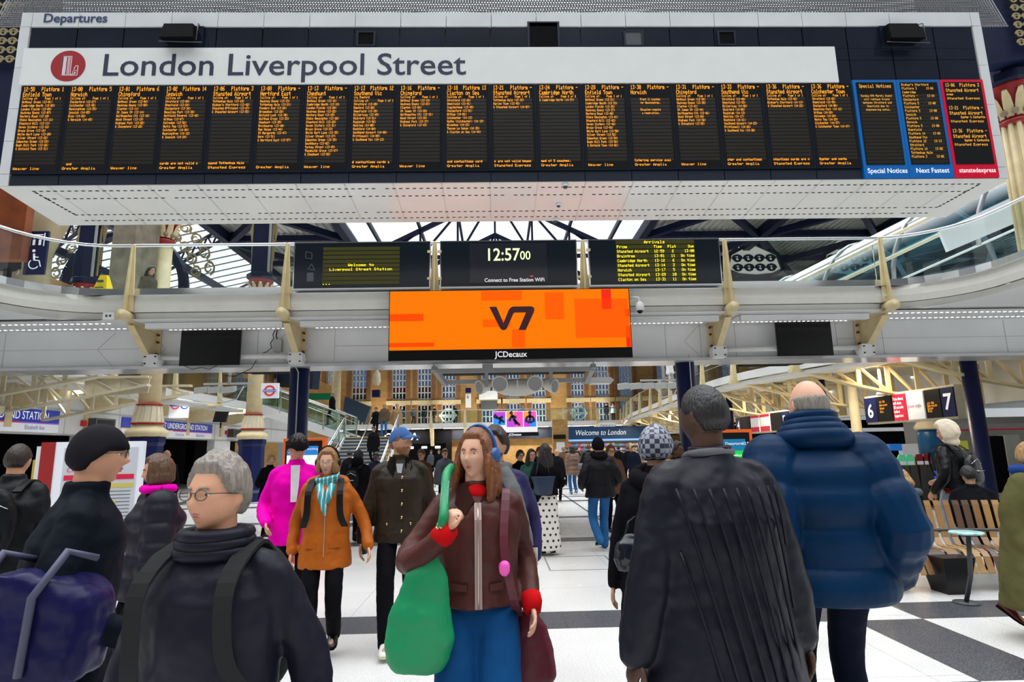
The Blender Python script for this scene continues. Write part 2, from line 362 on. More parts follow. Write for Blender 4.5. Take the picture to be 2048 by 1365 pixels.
# LED screens
SCR = M('led_screen_glass', (.009, .009, .011), .16)
SLAT = M('led_row', (.02, .017, .012), .3)
FRM = M('led_frame', (.014, .019, .034), .2)
def T(s): return s.split('|')
E14 = 'Bethnal Green|Cambridge Heath|London Fields|Hackney Downs|Rectory Road|Stoke Newington|Stamford Hill|Seven Sisters|Bruce Grove|White Hart Lane|Silver Street|Edmonton Green|Bush Hill Park|& Enfield Town'
CHG = 'Bethnal Green|Hackney Downs|Clapton|St James St|Walthamstow Ctl|Wood Street|Highams Park|& Chingford'
def tm(names, times): return [a+' ('+b+')' for a, b in zip(T(names), times.split())]
DEP = [
 ('12:58', '1', 'Enfield Town', tm(E14, '13:01 13:03 13:05 13:07 13:10 13:11 13:13 13:16 13:18 13:20 13:22 13:24 13:26 13:31'), '', 'Weaver line'),
 ('13:00', '5', 'Norwich', tm('Chelmsford|Colchester|Manningtree|Ipswich|Diss|& Norwich', '13:27 13:45 13:55 14:05 14:26 14:45'), 'and', 'Greater Anglia'),
 ('13:01', '6', 'Chingford', tm(CHG, '13:04 13:09 13:11 13:14 13:16 13:19 13:22 13:28'), '', 'Weaver line'),
 ('13:02', '14', 'Ipswich', tm('Stratford|Shenfield|Chelmsford|Beaulieu Park|Hatfield Peverel|Witham|Kelvedon|Marks Tey|Colchester|Manningtree|& Ipswich', '13:09 13:24 13:34 13:38 13:42 13:47 13:52 13:57 14:04 14:12 14:24'), 'cards are not valid o', 'Greater Anglia'),
 ('13:06', '3', 'Stansted Airport', tm("Tottenham Hale|Bishop's Stortford|Stansted M'Fitchet|& Stansted Airport", '13:18 13:42 13:47 13:55'), 'eyond Tottenham Hale', 'Stansted Express'),
 ('13:08', '-', 'Hertford East', tm('Hackney Downs|Tottenham Hale|Ponders End|Brimsdown|Enfield Lock|Waltham Cross|Cheshunt|Broxbourne|Rye House|St Margarets|Ware|& Hertford East', '13:15 13:21 13:26 13:28 13:30 13:33 13:35 13:40 13:44 13:47 13:51 13:57'), '', 'Greater Anglia'),
 ('13:13', '-', 'Cheshunt', tm('Bethnal Green|Cambridge Heath|London Fields|Hackney Downs|Rectory Road|Stoke Newington|Stamford Hill|Seven Sisters|Bruce Grove|White Hart Lane|Silver Street|Edmonton Green|Southbury|Turkey Street|Theobalds Grove|& Cheshunt', '13:16 13:18 13:20 13:22 13:25 13:26 13:28 13:31 13:33 13:35 13:37 13:39 13:42 13:45 13:47 13:52'), '', 'Weaver line'),
 ('13:13', '12', 'Southend Vic', ['via Romford', 'Calling at:      Page 1 of 1'] + tm('Stratford|Romford|Shenfield|Billericay|Wickford|Rayleigh|Hockley|Rochford|Southend Airport|Prittlewell|& Southend Vic', '13:20 13:28 13:39 13:45 13:51 13:56 14:00 14:04 14:06 14:09 14:13'), 'd contactless cards a', 'Greater Anglia'),
 ('13:16', '-', 'Chingford', tm(CHG, '13:19 13:23 13:26 13:28 13:31 13:34 13:37 13:43'), '', 'Weaver line'),
 ('13:18', '13', 'Clacton on Sea', tm('Stratford|Shenfield|Ingatestone|Chelmsford|Witham|Colchester|Hythe (Colchester)|Wivenhoe|Thorpe Le Soken|& Clacton on Sea', '13:26 13:41 13:45 13:51 14:01 14:13 14:19 14:23 14:35 14:44'), 'and contactless card', 'Greater Anglia'),
 ('13:21', '-', 'Stansted Airport', tm('Tottenham Hale|Harlow Town|& Stansted Airport', '13:33 13:45 14:07'), 's are not valid beyon', 'Stansted Express'),
 ('13:24', '-', 'Cambridge North', ['& Cambridge North (14:57)'], 'med of 5 coaches.', 'Greater Anglia'),
 ('13:28', '-', 'Enfield Town', tm(E14, '13:31 13:33 13:35 13:37 13:40 13:41 13:43 13:46 13:48 13:50 13:52 13:54 13:56 14:01'), '', 'Weaver line'),
 ('13:30', '-', 'Norwich', None, 'Catering service avai', 'Greater Anglia'),
 ('13:31', '-', 'Chingford', tm(CHG, '13:34 13:38 13:41 13:44 13:46 13:49 13:52 13:58'), '', 'Weaver line'),
 ('13:33', '-', 'Southend Vic', tm('Stratford|Shenfield|Billericay|Wickford|Rayleigh|Hockley|Rochford|Southend Airport|Prittlewell|& Southend Vic', '13:40 13:55 14:02 14:08 14:13 14:17 14:21 14:23 14:26 14:30'), 'ster and contactless', 'Greater Anglia'),
 ('13:36', '-', 'Stansted Airport', tm("Tottenham Hale|Bishop's Stortford|& Stansted Airport", '13:48 14:13 14:23'), 'ntactless cards are n', 'Stansted Express'),
 ('13:36', '-', 'Colchester Town', tm('Stratford|Shenfield|Chelmsford|Beaulieu Park|Witham|Kelvedon|Marks Tey|Colchester|& Colchester Town', '13:43 13:58 14:08 14:12 14:20 14:24 14:29 14:37 14:47'), 'Oyster and conta', 'Greater Anglia')]
def screen_body(root, x, w, z0, z1, rows=True, fr=.02):
    mb = MB(); mb.box(x+.004, x+w-.004, 7.985, 8.03, z0, z1); mb.build('frame', FRM, root)
    mb = MB(); a, b = x+.02, x+w-.02; mb.box(a, b, 7.979, 7.984, z0+fr, z1-.01)
    mb.mat(1)
    if rows:
        for r in range(20):
            zz = z1-.235-r*.0555
            if zz-.046 > z0+.09: mb.box(a+.02, b-.04, 7.9775, 7.9785, zz-.044, zz)
    return mb.build('display', [SCR, SLAT], root)
for i, (t, pf, dest, calls, tick, op) in enumerate(DEP):
    x = -6.765 + i*.6725; w = .6725
    rt = thing('train_departure_screen', f'amber departure screen listing the {t} to {dest}' + (', leftmost of the row' if i == 0 else ''), 'screen', (x+w/2, 7.99, 5.55), group='departure screens in the row under the station name sign')
    ds = screen_body(rt, x, w, 5.545, 6.9)
    pl = Pl((x+.045, 7.977, 0)); mb = MB()
    led(mb, t, pl, .0, 6.872, .0053, .0098); led(mb, 'Platform '+pf, pl, .57, 6.872, .0053 if len(pf) == 1 else .0051, .0098, align=1)
    led(mb, dest, pl, .0, 6.79, .0056, .0098)
    zz = 6.712
    if calls is None:
        for k, s in enumerate(['Front 11 coaches', 'for Manningtree.', '', 'Bicycles require', 'a reservation.']): led(mb, s, pl, .28, 6.66-k*.055, .0031, .0054, align=.5)
    else:
        if calls[0] != 'via Romford': led(mb, 'Calling at:', pl, .0, zz, .0034, .0054); led(mb, 'Page 1 of 1' if i != 11 else 'Page 2 of 2', pl, .54, zz, .0034, .0054, align=1); zz -= .0555
        for s in calls: led(mb, s, pl, 0, zz, .0034, .0056); zz -= .0555
    led(mb, op, pl, 0, 5.635, .0055, .0056)
    if tick: led(mb, tick, pl, 0 if len(tick) > 5 else .05, 5.70, .0042, .0052, k=1.0)
    mb.build('led_text', LED, rt)
BLUE = M('panel_blue', (.0, .12, .42), .35, emit=.12); REDP = M('panel_red', (.62, .0, .03), .35, emit=.12)
WTXT = M('white_lettering', (.9, .9, .92), .5, emit=.3)
specials = [('Special Notices', BLUE, 'blue framed screen headed Special Notices on the departure board'), ('Next Fastest', BLUE, 'blue framed screen headed Next Fastest on the departure board'), ('stanstedexpress', REDP, 'red framed airport express screen at the right end of the board')]
LEDD = M('dim_amber_led', (.85, .38, .03), .5, emit=.7)
for i, (cap, fm, lab) in enumerate(specials):
    x = 5.345 + i*.662; w = .656
    rt = thing('notice_screen', lab, 'screen', (x+w/2, 7.99, 5.38))
    mb = MB(); mb.box(x, x+w, 7.97, 8.03, 5.38, 6.94); mb.build('frame', fm, rt)
    mb = MB(); mb.box(x+.045, x+w-.045, 7.963, 7.969, 5.58, 6.895); mb.mat(1)
    for r in range(20):
        zz = 6.7-r*.0555; mb.box(x+.06, x+w-.06, 7.9615, 7.9625, zz-.044, zz) if i < 2 else None
    mb.build('display', [SCR, SLAT], rt)
    pl = Pl((x+.06, 7.961, 0)); mb = MB()
    if i == 0:
        led(mb, cap, pl, .265, 6.86, .0054, .0085, align=.5)
        for k, s in enumerate(['Sunday 8th March, buses', 'will replace trains', 'between Stratford and', 'Shenfield due to', 'engineering works.']): led(mb, s, pl, .265, 6.69-k*.056, .0034, .005, align=.5)
    elif i == 1:
        for k, s in enumerate(["Bishop's Stortford", 'Platform 3      13:06', 'Cambridge', 'Platform -      13:24', 'Chelmsford', 'Platform 5      13:00', 'Colchester', 'Platform 5      13:00', 'Ipswich', 'Platform 5      13:00', 'Norwich', 'Platform 5      13:00', 'Shenfield', 'Platform 14     13:02', 'Southend Vic', 'Platform 12     13:13', 'Stratford', 'Platform 14     13:02', 'Tottenham Hale', 'Platform 3      13:06']):
            led(mb, s, pl, 0, 6.87-k*.0605, .0038, .0056)
    else:
        for k, (t, p) in enumerate((('13:06', '3'), ('13:21', '-'), ('13:36', '-'))):
            z = 6.87-k*.37
            led(mb, t, pl, 0, z, .005, .008); led(mb, 'Platform '+p, pl, .52, z, .005, .008, align=1); led(mb, 'Stansted Airport', pl, 0, z-.085, .0052, .008)
            led(mb, 'Oyster & Contactle' if k else 'cross', pl, .16 if k else 0, z-.16, .0034, .0052, k=1); led(mb, 'Stansted Express', pl, 0, z-.225, .0052, .0056)
    mb.build('led_text', LEDD, rt)
    text('caption', cap, .105 if i < 2 else .1, pl, w/2-.06, 5.445, WTXT, rt, align='CENTER', bold=.0012, sx=.9 if i != 2 else .84, d=.012)
# speakers and hatches set in the tile band
def horn(x0, x1, z0, z1, lab):
    r = thing('box_speaker', lab, 'speaker', ((x0+x1)/2, 7.95, z0))
    mb = MB(); mb.box(x0, x1, 7.98, 8.015, z0, z1); mb.build('bracket_plate', NPAN, r)
    mb = MB(); a, b = x0+.06, x1-.1
    mb.add([(a, 7.97, z0+.03), (b, 7.97, z0+.03), (b+.05, 7.80, z0+.02), (a-.03, 7.80, z0+.02), (a, 7.97, z1-.02), (b, 7.97, z1-.02), (b, 7.86, z1-.05), (a, 7.86, z1-.05)], [(0, 1, 2, 3), (4, 7, 6, 5), (0, 3, 7, 4), (1, 5, 6, 2), (3, 2, 6, 7), (0, 4, 5, 1)])
    mb.build('speaker_box', BLACKM, r)
    mb = MB(); mb.tube([(b+.04, 7.97, z1), (b+.08, 7.86, z1-.05), (b+.08, 7.84, z0)], .008); mb.tube([(a-.06, 7.87, z0), (b+.15, 7.87, z0-.02)], .008); mb.build('mounting_arm', DGREY, r)
horn(-4.82, -4.25, 7.53, 7.86, 'black box speaker on the left of the dark tile band')
horn(5.88, 6.48, 7.5, 7.85, 'black box speaker on the right of the dark tile band')
for x0, x1, z0, lab, mt in ((-1.98, -1.76, 7.56, 'square opening left of centre in the dark tile band', BLACKM), (.56, .98, 7.52, 'larger framed opening at the centre of the dark tile band', BLACKM), (2.0, 2.24, 7.55, 'grey covered opening right of centre in the dark tile band', DGREY), (3.42, 3.64, 7.56, 'small black opening furthest right in the tile band', BLACKM)):
    r = thing('access_opening', lab, 'opening', ((x0+x1)/2, 8.0, z0))
    mb = MB(); h = x1-x0-.02
    for a, b, c, dd in ((x0-.03, x1+.03, z0-.02, z0), (x0-.03, x1+.03, z0+h, z0+h+.02), (x0-.03, x0, z0, z0+h), (x1, x1+.03, z0, z0+h)): mb.box(a, b, 7.99, 8.02, c, dd)
    mb.build('frame', FRM, r); mb = MB(); mb.box(x0, x1, 8.0, 8.018, z0, z0+h); mb.build('cover', mt, r)
def dome(x, y, z, lab, r=.05):
    t = thing('dome_camera', lab, 'camera', (x, y, z))
    mb = MB(); mb.lathe([(r, 0), (r*1.05, -.02), (r*.9, -.04)], (x, y, z)); mb.build('housing', WHITE, t)
    mb = MB(); mb.sphere((x, y, z-.04), r*.75, sc=(1, 1, .9)); mb.build('lens_dome', DGREY, t)
dome(1.02, 8.06, 5.364, 'round security camera at the front of the board underside')
dome(.99, 8.75, 5.364, 'round smoke detector midway back on the board underside', .04)
dome(1.0, 9.38, 5.364, 'round security camera at the back of the board underside')
# netting above the board
nt_ = MB(); x = -7.6
while x < 8.2:
    a = noise.noise(Vector((x*.7, 0, 0)))*.12; nt_.bar((x, 8.3+a, 8.1), (x+.3, 8.9, 9.3), .013); nt_.bar((x, 8.3+a, 8.1), (x-.3, 8.9, 9.3), .013); x += .045
for k in range(24):
    y = 8.3+k*.02; nt_.bar((-7.6, y, 8.1+k*.05), (8.2, y, 8.1+k*.05), .01)
tag(nt_.build('bird_netting', M('netting_grey', (.2, .2, .21), .8)), 'grey bird netting stretched above the departure board', 'netting', kind='stuff')

# ============================================================ footbridge
BR = thing('footbridge', 'white and cream footbridge deck crossing the concourse behind the departure board', 'footbridge', (0, 12, 3.4))
def arc(cx, cy, r, a0, a1, n=8): return [(cx+r*math.cos(math.radians(a0+(a1-a0)*i/n)), cy+r*math.sin(math.radians(a0+(a1-a0)*i/n)), 0) for i in range(n+1)]
PATH = [(-8.95, 5.5, 0), (-8.9, 8.5, 0)] + arc(-7.5, 10.1, 1.4, 180, 90) + [(-7.1, 11.5, 0), (7.7, 11.5, 0)] + arc(7.7, 10.1, 1.4, 90, 0) + [(9.15, 8.5, 0), (9.3, 5.5, 0)]
mb = MB(); mb.sweep(PATH, [(.03, 4.62), (0, 4.70), (-.03, 4.72), (-.12, 4.72), (-.12, 4.4), (-.02, 4.37)][::-1] + [(.02, 4.37), (.045, 4.5), (.03, 4.62)], smooth=False)
mb.sweep(PATH, [(-.05, 4.37), (-.07, 4.24), (-.1, 4.22), (-.12, 4.37)])
mb.build('fascia', M('fascia_enamel', (.77, .76, .7), .35, var=.03), BR)
mb = MB(); mb.sweep(PATH, [(-.02, 4.72), (-.02, 4.86), (-.06, 4.86), (-.06, 4.72)], closed=True); mb.build('kick_plate', CHROME, BR)
mb = MB()                            # soffit and deck
P3 = [Vector(p) for p in PATH]
for zz in (4.22, 4.7):
    mb.quad((-7.5, 11.4, zz), (7.7, 11.4, zz), (7.7, 14.6, zz), (-7.5, 14.6, zz))
    L = [p for p in P3 if p.x <= -7.49]; Rr = [p for p in P3 if p.x >= 7.69]
    for a, b in zip(L[:-1], L[1:]): mb.quad((-16, a.y, zz), (a.x+.1, a.y, zz), (b.x+.1 if b.x < -7.6 else b.x, b.y-.1 if b.y > 11.3 else b.y, zz), (-16, b.y, zz))
    for a, b in zip(Rr[:-1], Rr[1:]): mb.quad((a.x-.1 if a.x > 7.8 else a.x, a.y-.1 if a.y > 11.3 else a.y, zz), (18, a.y, zz), (18, b.y, zz), (b.x-.1, b.y, zz))
    mb.quad((-16, 11.4, zz), (-7.5, 11.4, zz), (-7.5, 14.6, zz), (-16, 14.6, zz)); mb.quad((7.7, 11.4, zz), (18, 11.4, zz), (18, 14.6, zz), (7.7, 14.6, zz))
mb.build('deck', WPAN, BR)
# panelled beam below the deck, lower flange
mb = MB(); mb.box(-16, 18, 12.5, 12.9, 3.45, 4.22)
xs = [-16, -12.6, -10.2, -7.35, -6.55, -5.0, -4.22, -3.4, -2.0, 2.5, 3.6, 4.35, 5.1, 6.4, 7.3, 8.3, 11.0, 14, 18]
for x in xs: mb.mat(1).box(x-.004, x+.004, 12.494, 12.5, 3.46, 4.2)
mb.box(-16, -7.35, 12.494, 12.5, 3.83, 3.836); mb.box(7.3, 18, 12.494, 12.5, 3.83, 3.836); mb.box(-3.4, -2.0, 12.494, 12.5, 3.83, 3.836)
for x, s in ((-8.3, -1), (-6.9, 1), (-3.9, 1), (4.0, -1), (8.1, 1), (-4.7, -1), (4.8, 1)):
    for dz in (-1, 1): mb.bar((x, 12.497, 3.83), (x-s*.35, 12.497, 3.83+dz*.36), .008, .004, up=(0, 1, 0))
mb.build('beam', [WPAN, GREY], BR)
mb = MB(); mb.box(-16, 18, 12.35, 13.1, 3.39, 3.45); mb.build('beam_flange', M('flange_gloss', (.6, .61, .63), .15, metal=.2, var=.1), BR)
# linear light housings under the cantilever
lt = MB()
bays = [(-6.85, -4.2), (-3.85, -1.35), (2.0, 4.45), (4.9, 7.5)]
for a, b in bays:
    mb = MB(); mb.box(a, b, 11.62, 11.74, 4.08, 4.2); mb.box(a, b, 11.62, 12.44, 4.19, 4.215); mb.build('light_housing', WHITE, BR)
    for yy in (11.86, 12.3):
        x = a+.1
        while x < b-.1: lt.box(x, x+.05, yy, yy+.03, 4.183, 4.189); x += .1
x = -14.5
while x < -7.6:
    for yy in (11.75, 12.25): lt.box(x, x+.05, yy, yy+.03, 4.21, 4.218)
    x += .12
x = 8.0
while x < 14:
    for yy in (11.75, 12.25): lt.box(x, x+.05, yy, yy+.03, 4.21, 4.218)
    x += .12
lt.build('light_slots', TUBEW, BR)
# balustrade
for nm, off, z, r in (('handrail', -.03, 5.73, .03),):
    mb = MB(); P = []
    Q = [Vector(p) for p in PATH]
    for p in Q: P.append(p + Vector((0, 0, z)))
    mb.tube(P, r, 10); mb.build(nm, CHROME, BR)
mb = MB(); mb.sweep([p for p in PATH if p[0] < -4.0] + [(-4.0, 11.5, 0)], [(-.03, 4.86), (-.03, 5.7)]); mb.build('front_glass', GLASS, BR); mb = MB(); mb.sweep([(4.6, 11.5, 0)] + [p for p in PATH if p[0] > 7.6], [(-.03, 4.86), (-.03, 5.7)])
mb.build('front_glass', GLASS, BR)
mb = MB()
mb.tube([(-7.2, 14.6, 5.2), (-7.0, 14.6, 5.55), (-6.6, 14.6, 5.66), (-3.6, 14.6, 5.68)], .03); mb.tube([(4.5, 14.6, 5.68), (8.0, 14.6, 5.68), (8.3, 14.7, 5.6), (8.5, 15.0, 5.4)], .03)
mb.build('rear_handrail', CHROME, BR)
mb = MB(); mb.quad((-6.9, 14.6, 4.8), (-3.6, 14.6, 4.8), (-3.6, 14.6, 5.64), (-6.9, 14.6, 5.64)); mb.quad((4.5, 14.6, 4.8), (8.2, 14.6, 4.8), (8.2, 14.6, 5.64), (4.5, 14.6, 5.64)); mb.build('rear_glass', GLASS, BR)
mb = MB(); mb.box(-5.6, -3.4, 14.75, 14.8, 4.9, 5.5)
tag(mb.build('hoarding', M('royal_blue_board', (.004, .03, .28), .4)), 'deep blue hoarding board behind the rear rail of the bridge', 'hoarding')
# cream posts with brackets
for i, (xp, side, lab) in enumerate(((-7.1, -1, 'left end'), (-4.1, -1, 'left of the welcome display'), (-1.2, 0, 'between the welcome display and the clock'), (1.75, 0, 'between the clock and the arrivals display'), (4.62, 1, 'right of the arrivals display'), (7.8, 1, 'right end'))):
    t = thing('balustrade_post', f'cream painted steel balustrade post on the bridge, {lab}', 'post', (xp, 11.45, 4.3))
    mb = MB(); y = 11.42
    mb.prism([(-.11, 4.38), (.11, 4.38), (.035, 5.72), (-.035, 5.72)], (0, .03, 0), (xp, y, 0))
    mb.prism([(0, 4.38), (.11, 4.38), (.05, 5.72), (0, 5.72)], (.025, 0, 0), (xp-.012, y-.1, 0), (0, 1, 0)) if False else mb.add([(xp-.012, y, 4.38), (xp+.012, y, 4.38), (xp+.012, y-.13, 4.38), (xp-.012, y-.13, 4.38), (xp-.012, y, 5.72), (xp+.012, y, 5.72), (xp+.012, y-.04, 5.72), (xp-.012, y-.04, 5.72)], [(0, 1, 2, 3), (4, 7, 6, 5), (0, 4, 5, 1), (1, 5, 6, 2), (2, 6, 7, 3), (3, 7, 4, 0)])
    mb.build('upright', CREAM, t)
    if side:
        mb = MB(); mb.tube([(xp, y-.18, 4.28), (xp, y+.12, 4.28)], .105, 16); mb.tube([(xp, y-.19, 4.28), (xp, y-.175, 4.28)], .06, 16); mb.build('knuckle', CREAM, t)
        mb = MB(); s = .0 
        mb.bar((xp, y+.05, 4.25), (xp, 12.45, 4.2), .13, .13); mb.build('cantilever_arm', CREAM, t)
        mb = MB()
        mb.prism([(0, 0), (.18, .08), (.95, .1), (1.0, .1), (1.0, -.62), (.86, -.62)], (.05, 0, 0), (xp-.025, 11.55, 4.13), (0, 1, 0), (0, 0, 1)) 
        mb.build('web_plate', CREAM, t)
        mb = MB(); mb.bar((xp, 11.57, 4.14), (xp, 12.33, 3.53), .13, .03); mb.bar((xp, 12.46, 3.42), (xp, 12.46, 4.22), .22, .05, up=(0, 1, 0)); mb.build('flange_plate', CREAM, t)
        mb = MB()
        for bz in (3.7, 3.95, 4.1):
            for bx in (-.08, .08): mb.lathe([(.025, 0), (.025, .05)], (xp+bx, 12.43, bz), 8, False, (0, -1, 0))
        mb.build('bolt', M('rusty_bolt', (.12, .05, .025), .8), t)
    else:
        for zz in (4.95, 5.5):
            for bx in (-.1, .1): mb = MB(); mb.box(xp+bx-.04, xp+bx+.04, y-.06, y-.02, zz-.025, zz+.025); mb.build('clamp', CREAM, t)
def clampbox(x):
    pass
for n_, (x0, x1, lab) in enumerate(((-7.0, -4.1, 'left'), (4.62, 7.75, 'right'))):
    t = thing('conduit_pipe', f'white service pipe with clamp boxes below the {lab} part of the bridge', 'pipe', ((x0+x1)/2, 12.3, 3.5))
    mb = MB(); mb.tube([(x0+.1, 12.3, 3.6), (x1-.1, 12.3, 3.6)], .05, 12); mb.build('pipe', WHITE, t)
    for x in (x0, x1):
        mb = MB(); mb.prism([(-.12, -.12), (.12, -.12), (.16, 0), (.12, .12), (-.12, .12), (-.16, 0)], (0, .22, 0), (x, 12.16, 3.54)); mb.build('clamp_box', WHITE, t)
        mb = MB()
        for a in (-.1, .1):
            for b in (-.07, .07): mb.lathe([(.014, 0), (.014, .03)], (x+a, 12.16, 3.54+b), 6, False, (0, -1, 0))
        mb.build('bolt', BLACKM, t)
    bx = x1-.55 if n_ == 0 else 6.95
    tj = thing('junction_box', f'small grey junction box with loose cables on the {lab} part of the bridge beam', 'junction box', (bx, 12.45, 3.7))
    mb = MB(); mb.box(bx, bx+.17, 12.4, 12.49, 3.72, 3.98); mb.build('box', GREY, tj)
    mb = MB(); mb.tube([(bx+.02, 12.44, 4.18), (bx-.02, 12.42, 4.08), (bx, 12.43, 4.0), (bx-.06, 12.42, 3.9), (bx-.03, 12.42, 3.8), (bx-.12, 12.42, 3.72), (bx-.2, 12.42, 3.7)], .009, 6)
    mb.tube([(bx+.06, 12.44, 4.18), (bx+.05, 12.42, 4.05), (bx+.08, 12.43, 3.97)], .012, 6); mb.tube([(bx-.25, 12.2, 3.5), (bx-.35, 12.25, 3.35), (bx-.7, 12.3, 3.2), (bx-.9, 12.3, 3.22)] if n_ == 0 else [(bx-.2, 12.25, 3.85), (bx-.15, 12.2, 3.7), (bx-.3, 12.2, 3.5)], .007, 6); mb.build('cable', BLACKM, tj)
for x0, x1, z0, z1, lab, cable in ((-6.4, -5.2, 3.41, 4.13, 'blank black television on the pipe left of the orange screen', 1), (5.82, 6.98, 3.42, 4.13, 'blank black television on the pipe right of the orange screen', 0)):
    t = thing('television', lab, 'television', ((x0+x1)/2, 12.2, z0))
    mb = MB(); mb.box(x0, x1, 12.12, 12.17, z0, z1); mb.box(x0+.2, x1-.2, 12.17, 12.24, z0+.15, z1-.15); mb.build('casing', BLACK, t)
    mb = MB(); mb.box(x0+.012, x1-.012, 12.115, 12.119, z0+.016, z1-.012); mb.build('screen', M('blank_tv_screen', (.003, .003, .004), .25), t)
    if cable:
        mb = MB(); mb.tube([(x0+.1, 12.15, z0), (x0+.25, 12.15, z0-.07), (x0+.45, 12.15, z0-.04), (x0+.6, 12.15, z0-.08), (x0+.75, 12.15, z0)], .007, 6); mb.build('cable', BLACK, t)
# displays hung on the bridge balustrade
DP = M('display_casing', (.006, .012, .02), .22)
def display(x0, x1, lab):
    t = thing('information_display', lab, 'display', ((x0+x1)/2, 11.4, 4.74))
    mb = MB(); mb.box(x0, x1, 11.38, 11.46, 4.78, 5.7); mb.build('casing', DP, t)
    mb = MB()
    for a, b, c, d_ in ((x0-.02, x1+.02, 4.75, 4.78), (x0-.02, x1+.02, 5.7, 5.72), (x0-.02, x0, 4.78, 5.7), (x1, x1+.02, 4.78, 5.7)): mb.box(a, b, 11.375, 11.47, c, d_)
    mb.build('frame', CHROME, t); return t
OLV = M('olive_led_rows', (.05, .048, .004), .4, emit=.12)
def rows(t, x0, x1, z0, z1, n=9):
    mb = MB(); h = (z1-z0)/n
    for k in range(n): mb.box(x0, x1, 11.372, 11.379, z0+k*h+.008, z0+(k+1)*h-.008)
    mb.build('led_rows', OLV, t)
t = display(-3.93, -1.3, 'dark display reading Welcome to Liverpool Street Station on the bridge')
rows(t, -3.38, -1.88, 4.84, 5.62)
pl = Pl((0, 11.368, 0)); mb = MB()
led(mb, 'Welcome to', pl, -2.63, 5.27, .0085, .0078, align=.5); led(mb, 'Liverpool Street Station', pl, -2.63, 5.18, .0085, .0078, align=.5); led(mb, '...', pl, -3.38, 4.9, .0095, .0078)
mb.build('led_text', LEDY, t)
mb = MB(); GH = M('faint_pictogram', (.1, .1, .11), .3)
for a, b in (((-3.72, 5.53), (-3.6, 5.5)), ((-3.6, 5.5), (-3.6, 5.38)), ((-3.6, 5.38), (-3.72, 5.4)), ((-3.72, 5.4), (-3.72, 5.53)), ((-3.6, 5.28), (-3.53, 5.15)), ((-3.53, 5.15), (-3.66, 5.17)), ((-3.66, 5.17), (-3.6, 5.28))): mb.bar((a[0], 11.377, a[1]), (b[0], 11.377, b[1]), .015, .003, up=(0, 1, 0))
mb.box(-3.68, -3.55, 11.376, 11.379, 4.92, 5.1); mb.build('pictogram', GH, t)
t = display(-1.07, 1.6, 'dark clock display showing 12:57 on the bridge')
mb = MB(); mb.box(-.51, 1.02, 11.372, 11.379, 4.84, 5.66); mb.build('screen', M('clock_screen', (.022, .024, .034), .15), t)
t_ = MB(); text_mb(t_, '12:57', .36, pl, -.2, 5.30, bold=.004, sx=.86); text_mb(t_, '00', .25, pl, .485, 5.315, bold=.002, sx=.86)
t_.build('clock_digits', M('pale_green_led', (.72, .88, .45), .5, emit=.7), t)
text('caption', 'Connect to Free Station WiFi', .105, pl, -.22, 4.865, WTXT, t, bold=.0015, sx=.93)
mb = MB()
for r0 in (.015, .035): 
    for k in range(5):
        a = PI*(.25+.5*k/5); b = PI*(.25+.5*(k+1)/5); mb.bar((.71+r0*1.4*math.cos(a), 11.365, 4.945+r0*math.sin(a)), (.71+r0*1.4*math.cos(b), 11.365, 4.945+r0*math.sin(b)), .012, .003, up=(0, 1, 0))
mb.build('wifi_symbol', M('wifi_red', (.9, .08, .05), .5, emit=.3), t)
t = display(1.87, 4.47, 'dark arrivals display listing seven trains on the bridge')
rows(t, 2.4, 3.98, 4.83, 5.7, 9)
mb = MB(); h = .0965
led(mb, 'Arrivals', pl, 3.18, 5.682, .0088, .009, align=.5)
for k, (a, b, c, d_) in enumerate((('From', 'Time', 'Plat', 'Due'), ('Stansted Airport', '12:59', '2', '13:00'), ('Braintree', '13:01', '11', 'On time'), ('Cambridge North', '13:12', '6', 'On time'), ('Stansted Airport', '13:14', '3', 'On time'), ('Norwich', '13:17', '5', 'On time'), ('Stansted Airport', '13:29', '10', 'On time'), ('Clacton on Sea', '13:31', '11', 'On time'))):
    z = 5.585-k*h; py = .0085; px = .0066 if k else .0088
    led(mb, a, pl, 2.42, z, px, py); led(mb, b, pl, 3.16, z, .0070, py); led(mb, c, pl, 3.44 if k == 0 else 3.54, z, .0070, py, align=0 if k == 0 else .5); led(mb, d_, pl, 3.97, z, .0066, py, align=1)
mb.build('led_text', LEDY, t)
# orange advertising screen
t = thing('advertising_screen', 'wide orange digital advertising screen showing a dark V7 logo', 'screen', (.27, 11.3, 3.28))
x0, x1, z0, z1 = -2.04, 2.58, 3.30, 4.66
mb = MB(); mb.box(x0, x1, 11.2, 11.42, z0, z1); mb.box(x0+.9, x1-.9, 11.42, 12.5, z0+.35, z0+.5); mb.build('casing', BLACK, t)
OR = M('screen_orange', (.3, .05, 0), .6, emit=.72, spec=.1, emcol=(1, .195, 0))
pl = Pl((0, 11.199, 0)); mb = MB(); slab(mb, pl, x0+.015, x1-.015, z0+.2, z1-.012, 0, .004); mb.mat(1)
W_ = x1-x0; H_ = z1-z0-.21; zb = z0+.2
def rc(u0, u1, v0, v1, k): mb.mat(k); slab(mb, pl, x0+.015+u0*(W_-.03), x0+.015+u1*(W_-.03), zb+v0*H_, zb+v1*H_, .004, .0055)
rc(0, .14, .49, .61, 1); rc(.38, .55, .82, .985, 2); rc(.645, .725, .49, .95, 2); rc(.77, .995, .165, .83, 2); rc(.885, .925, .65, .99, 3); rc(.385, .5, .37, .5, 2); rc(.505, .56, .02, .33, 2); rc(0, .185, .055, .125, 1); rc(.98, .998, .0, .36, 3); rc(.98, .998, .52, .65, 3)
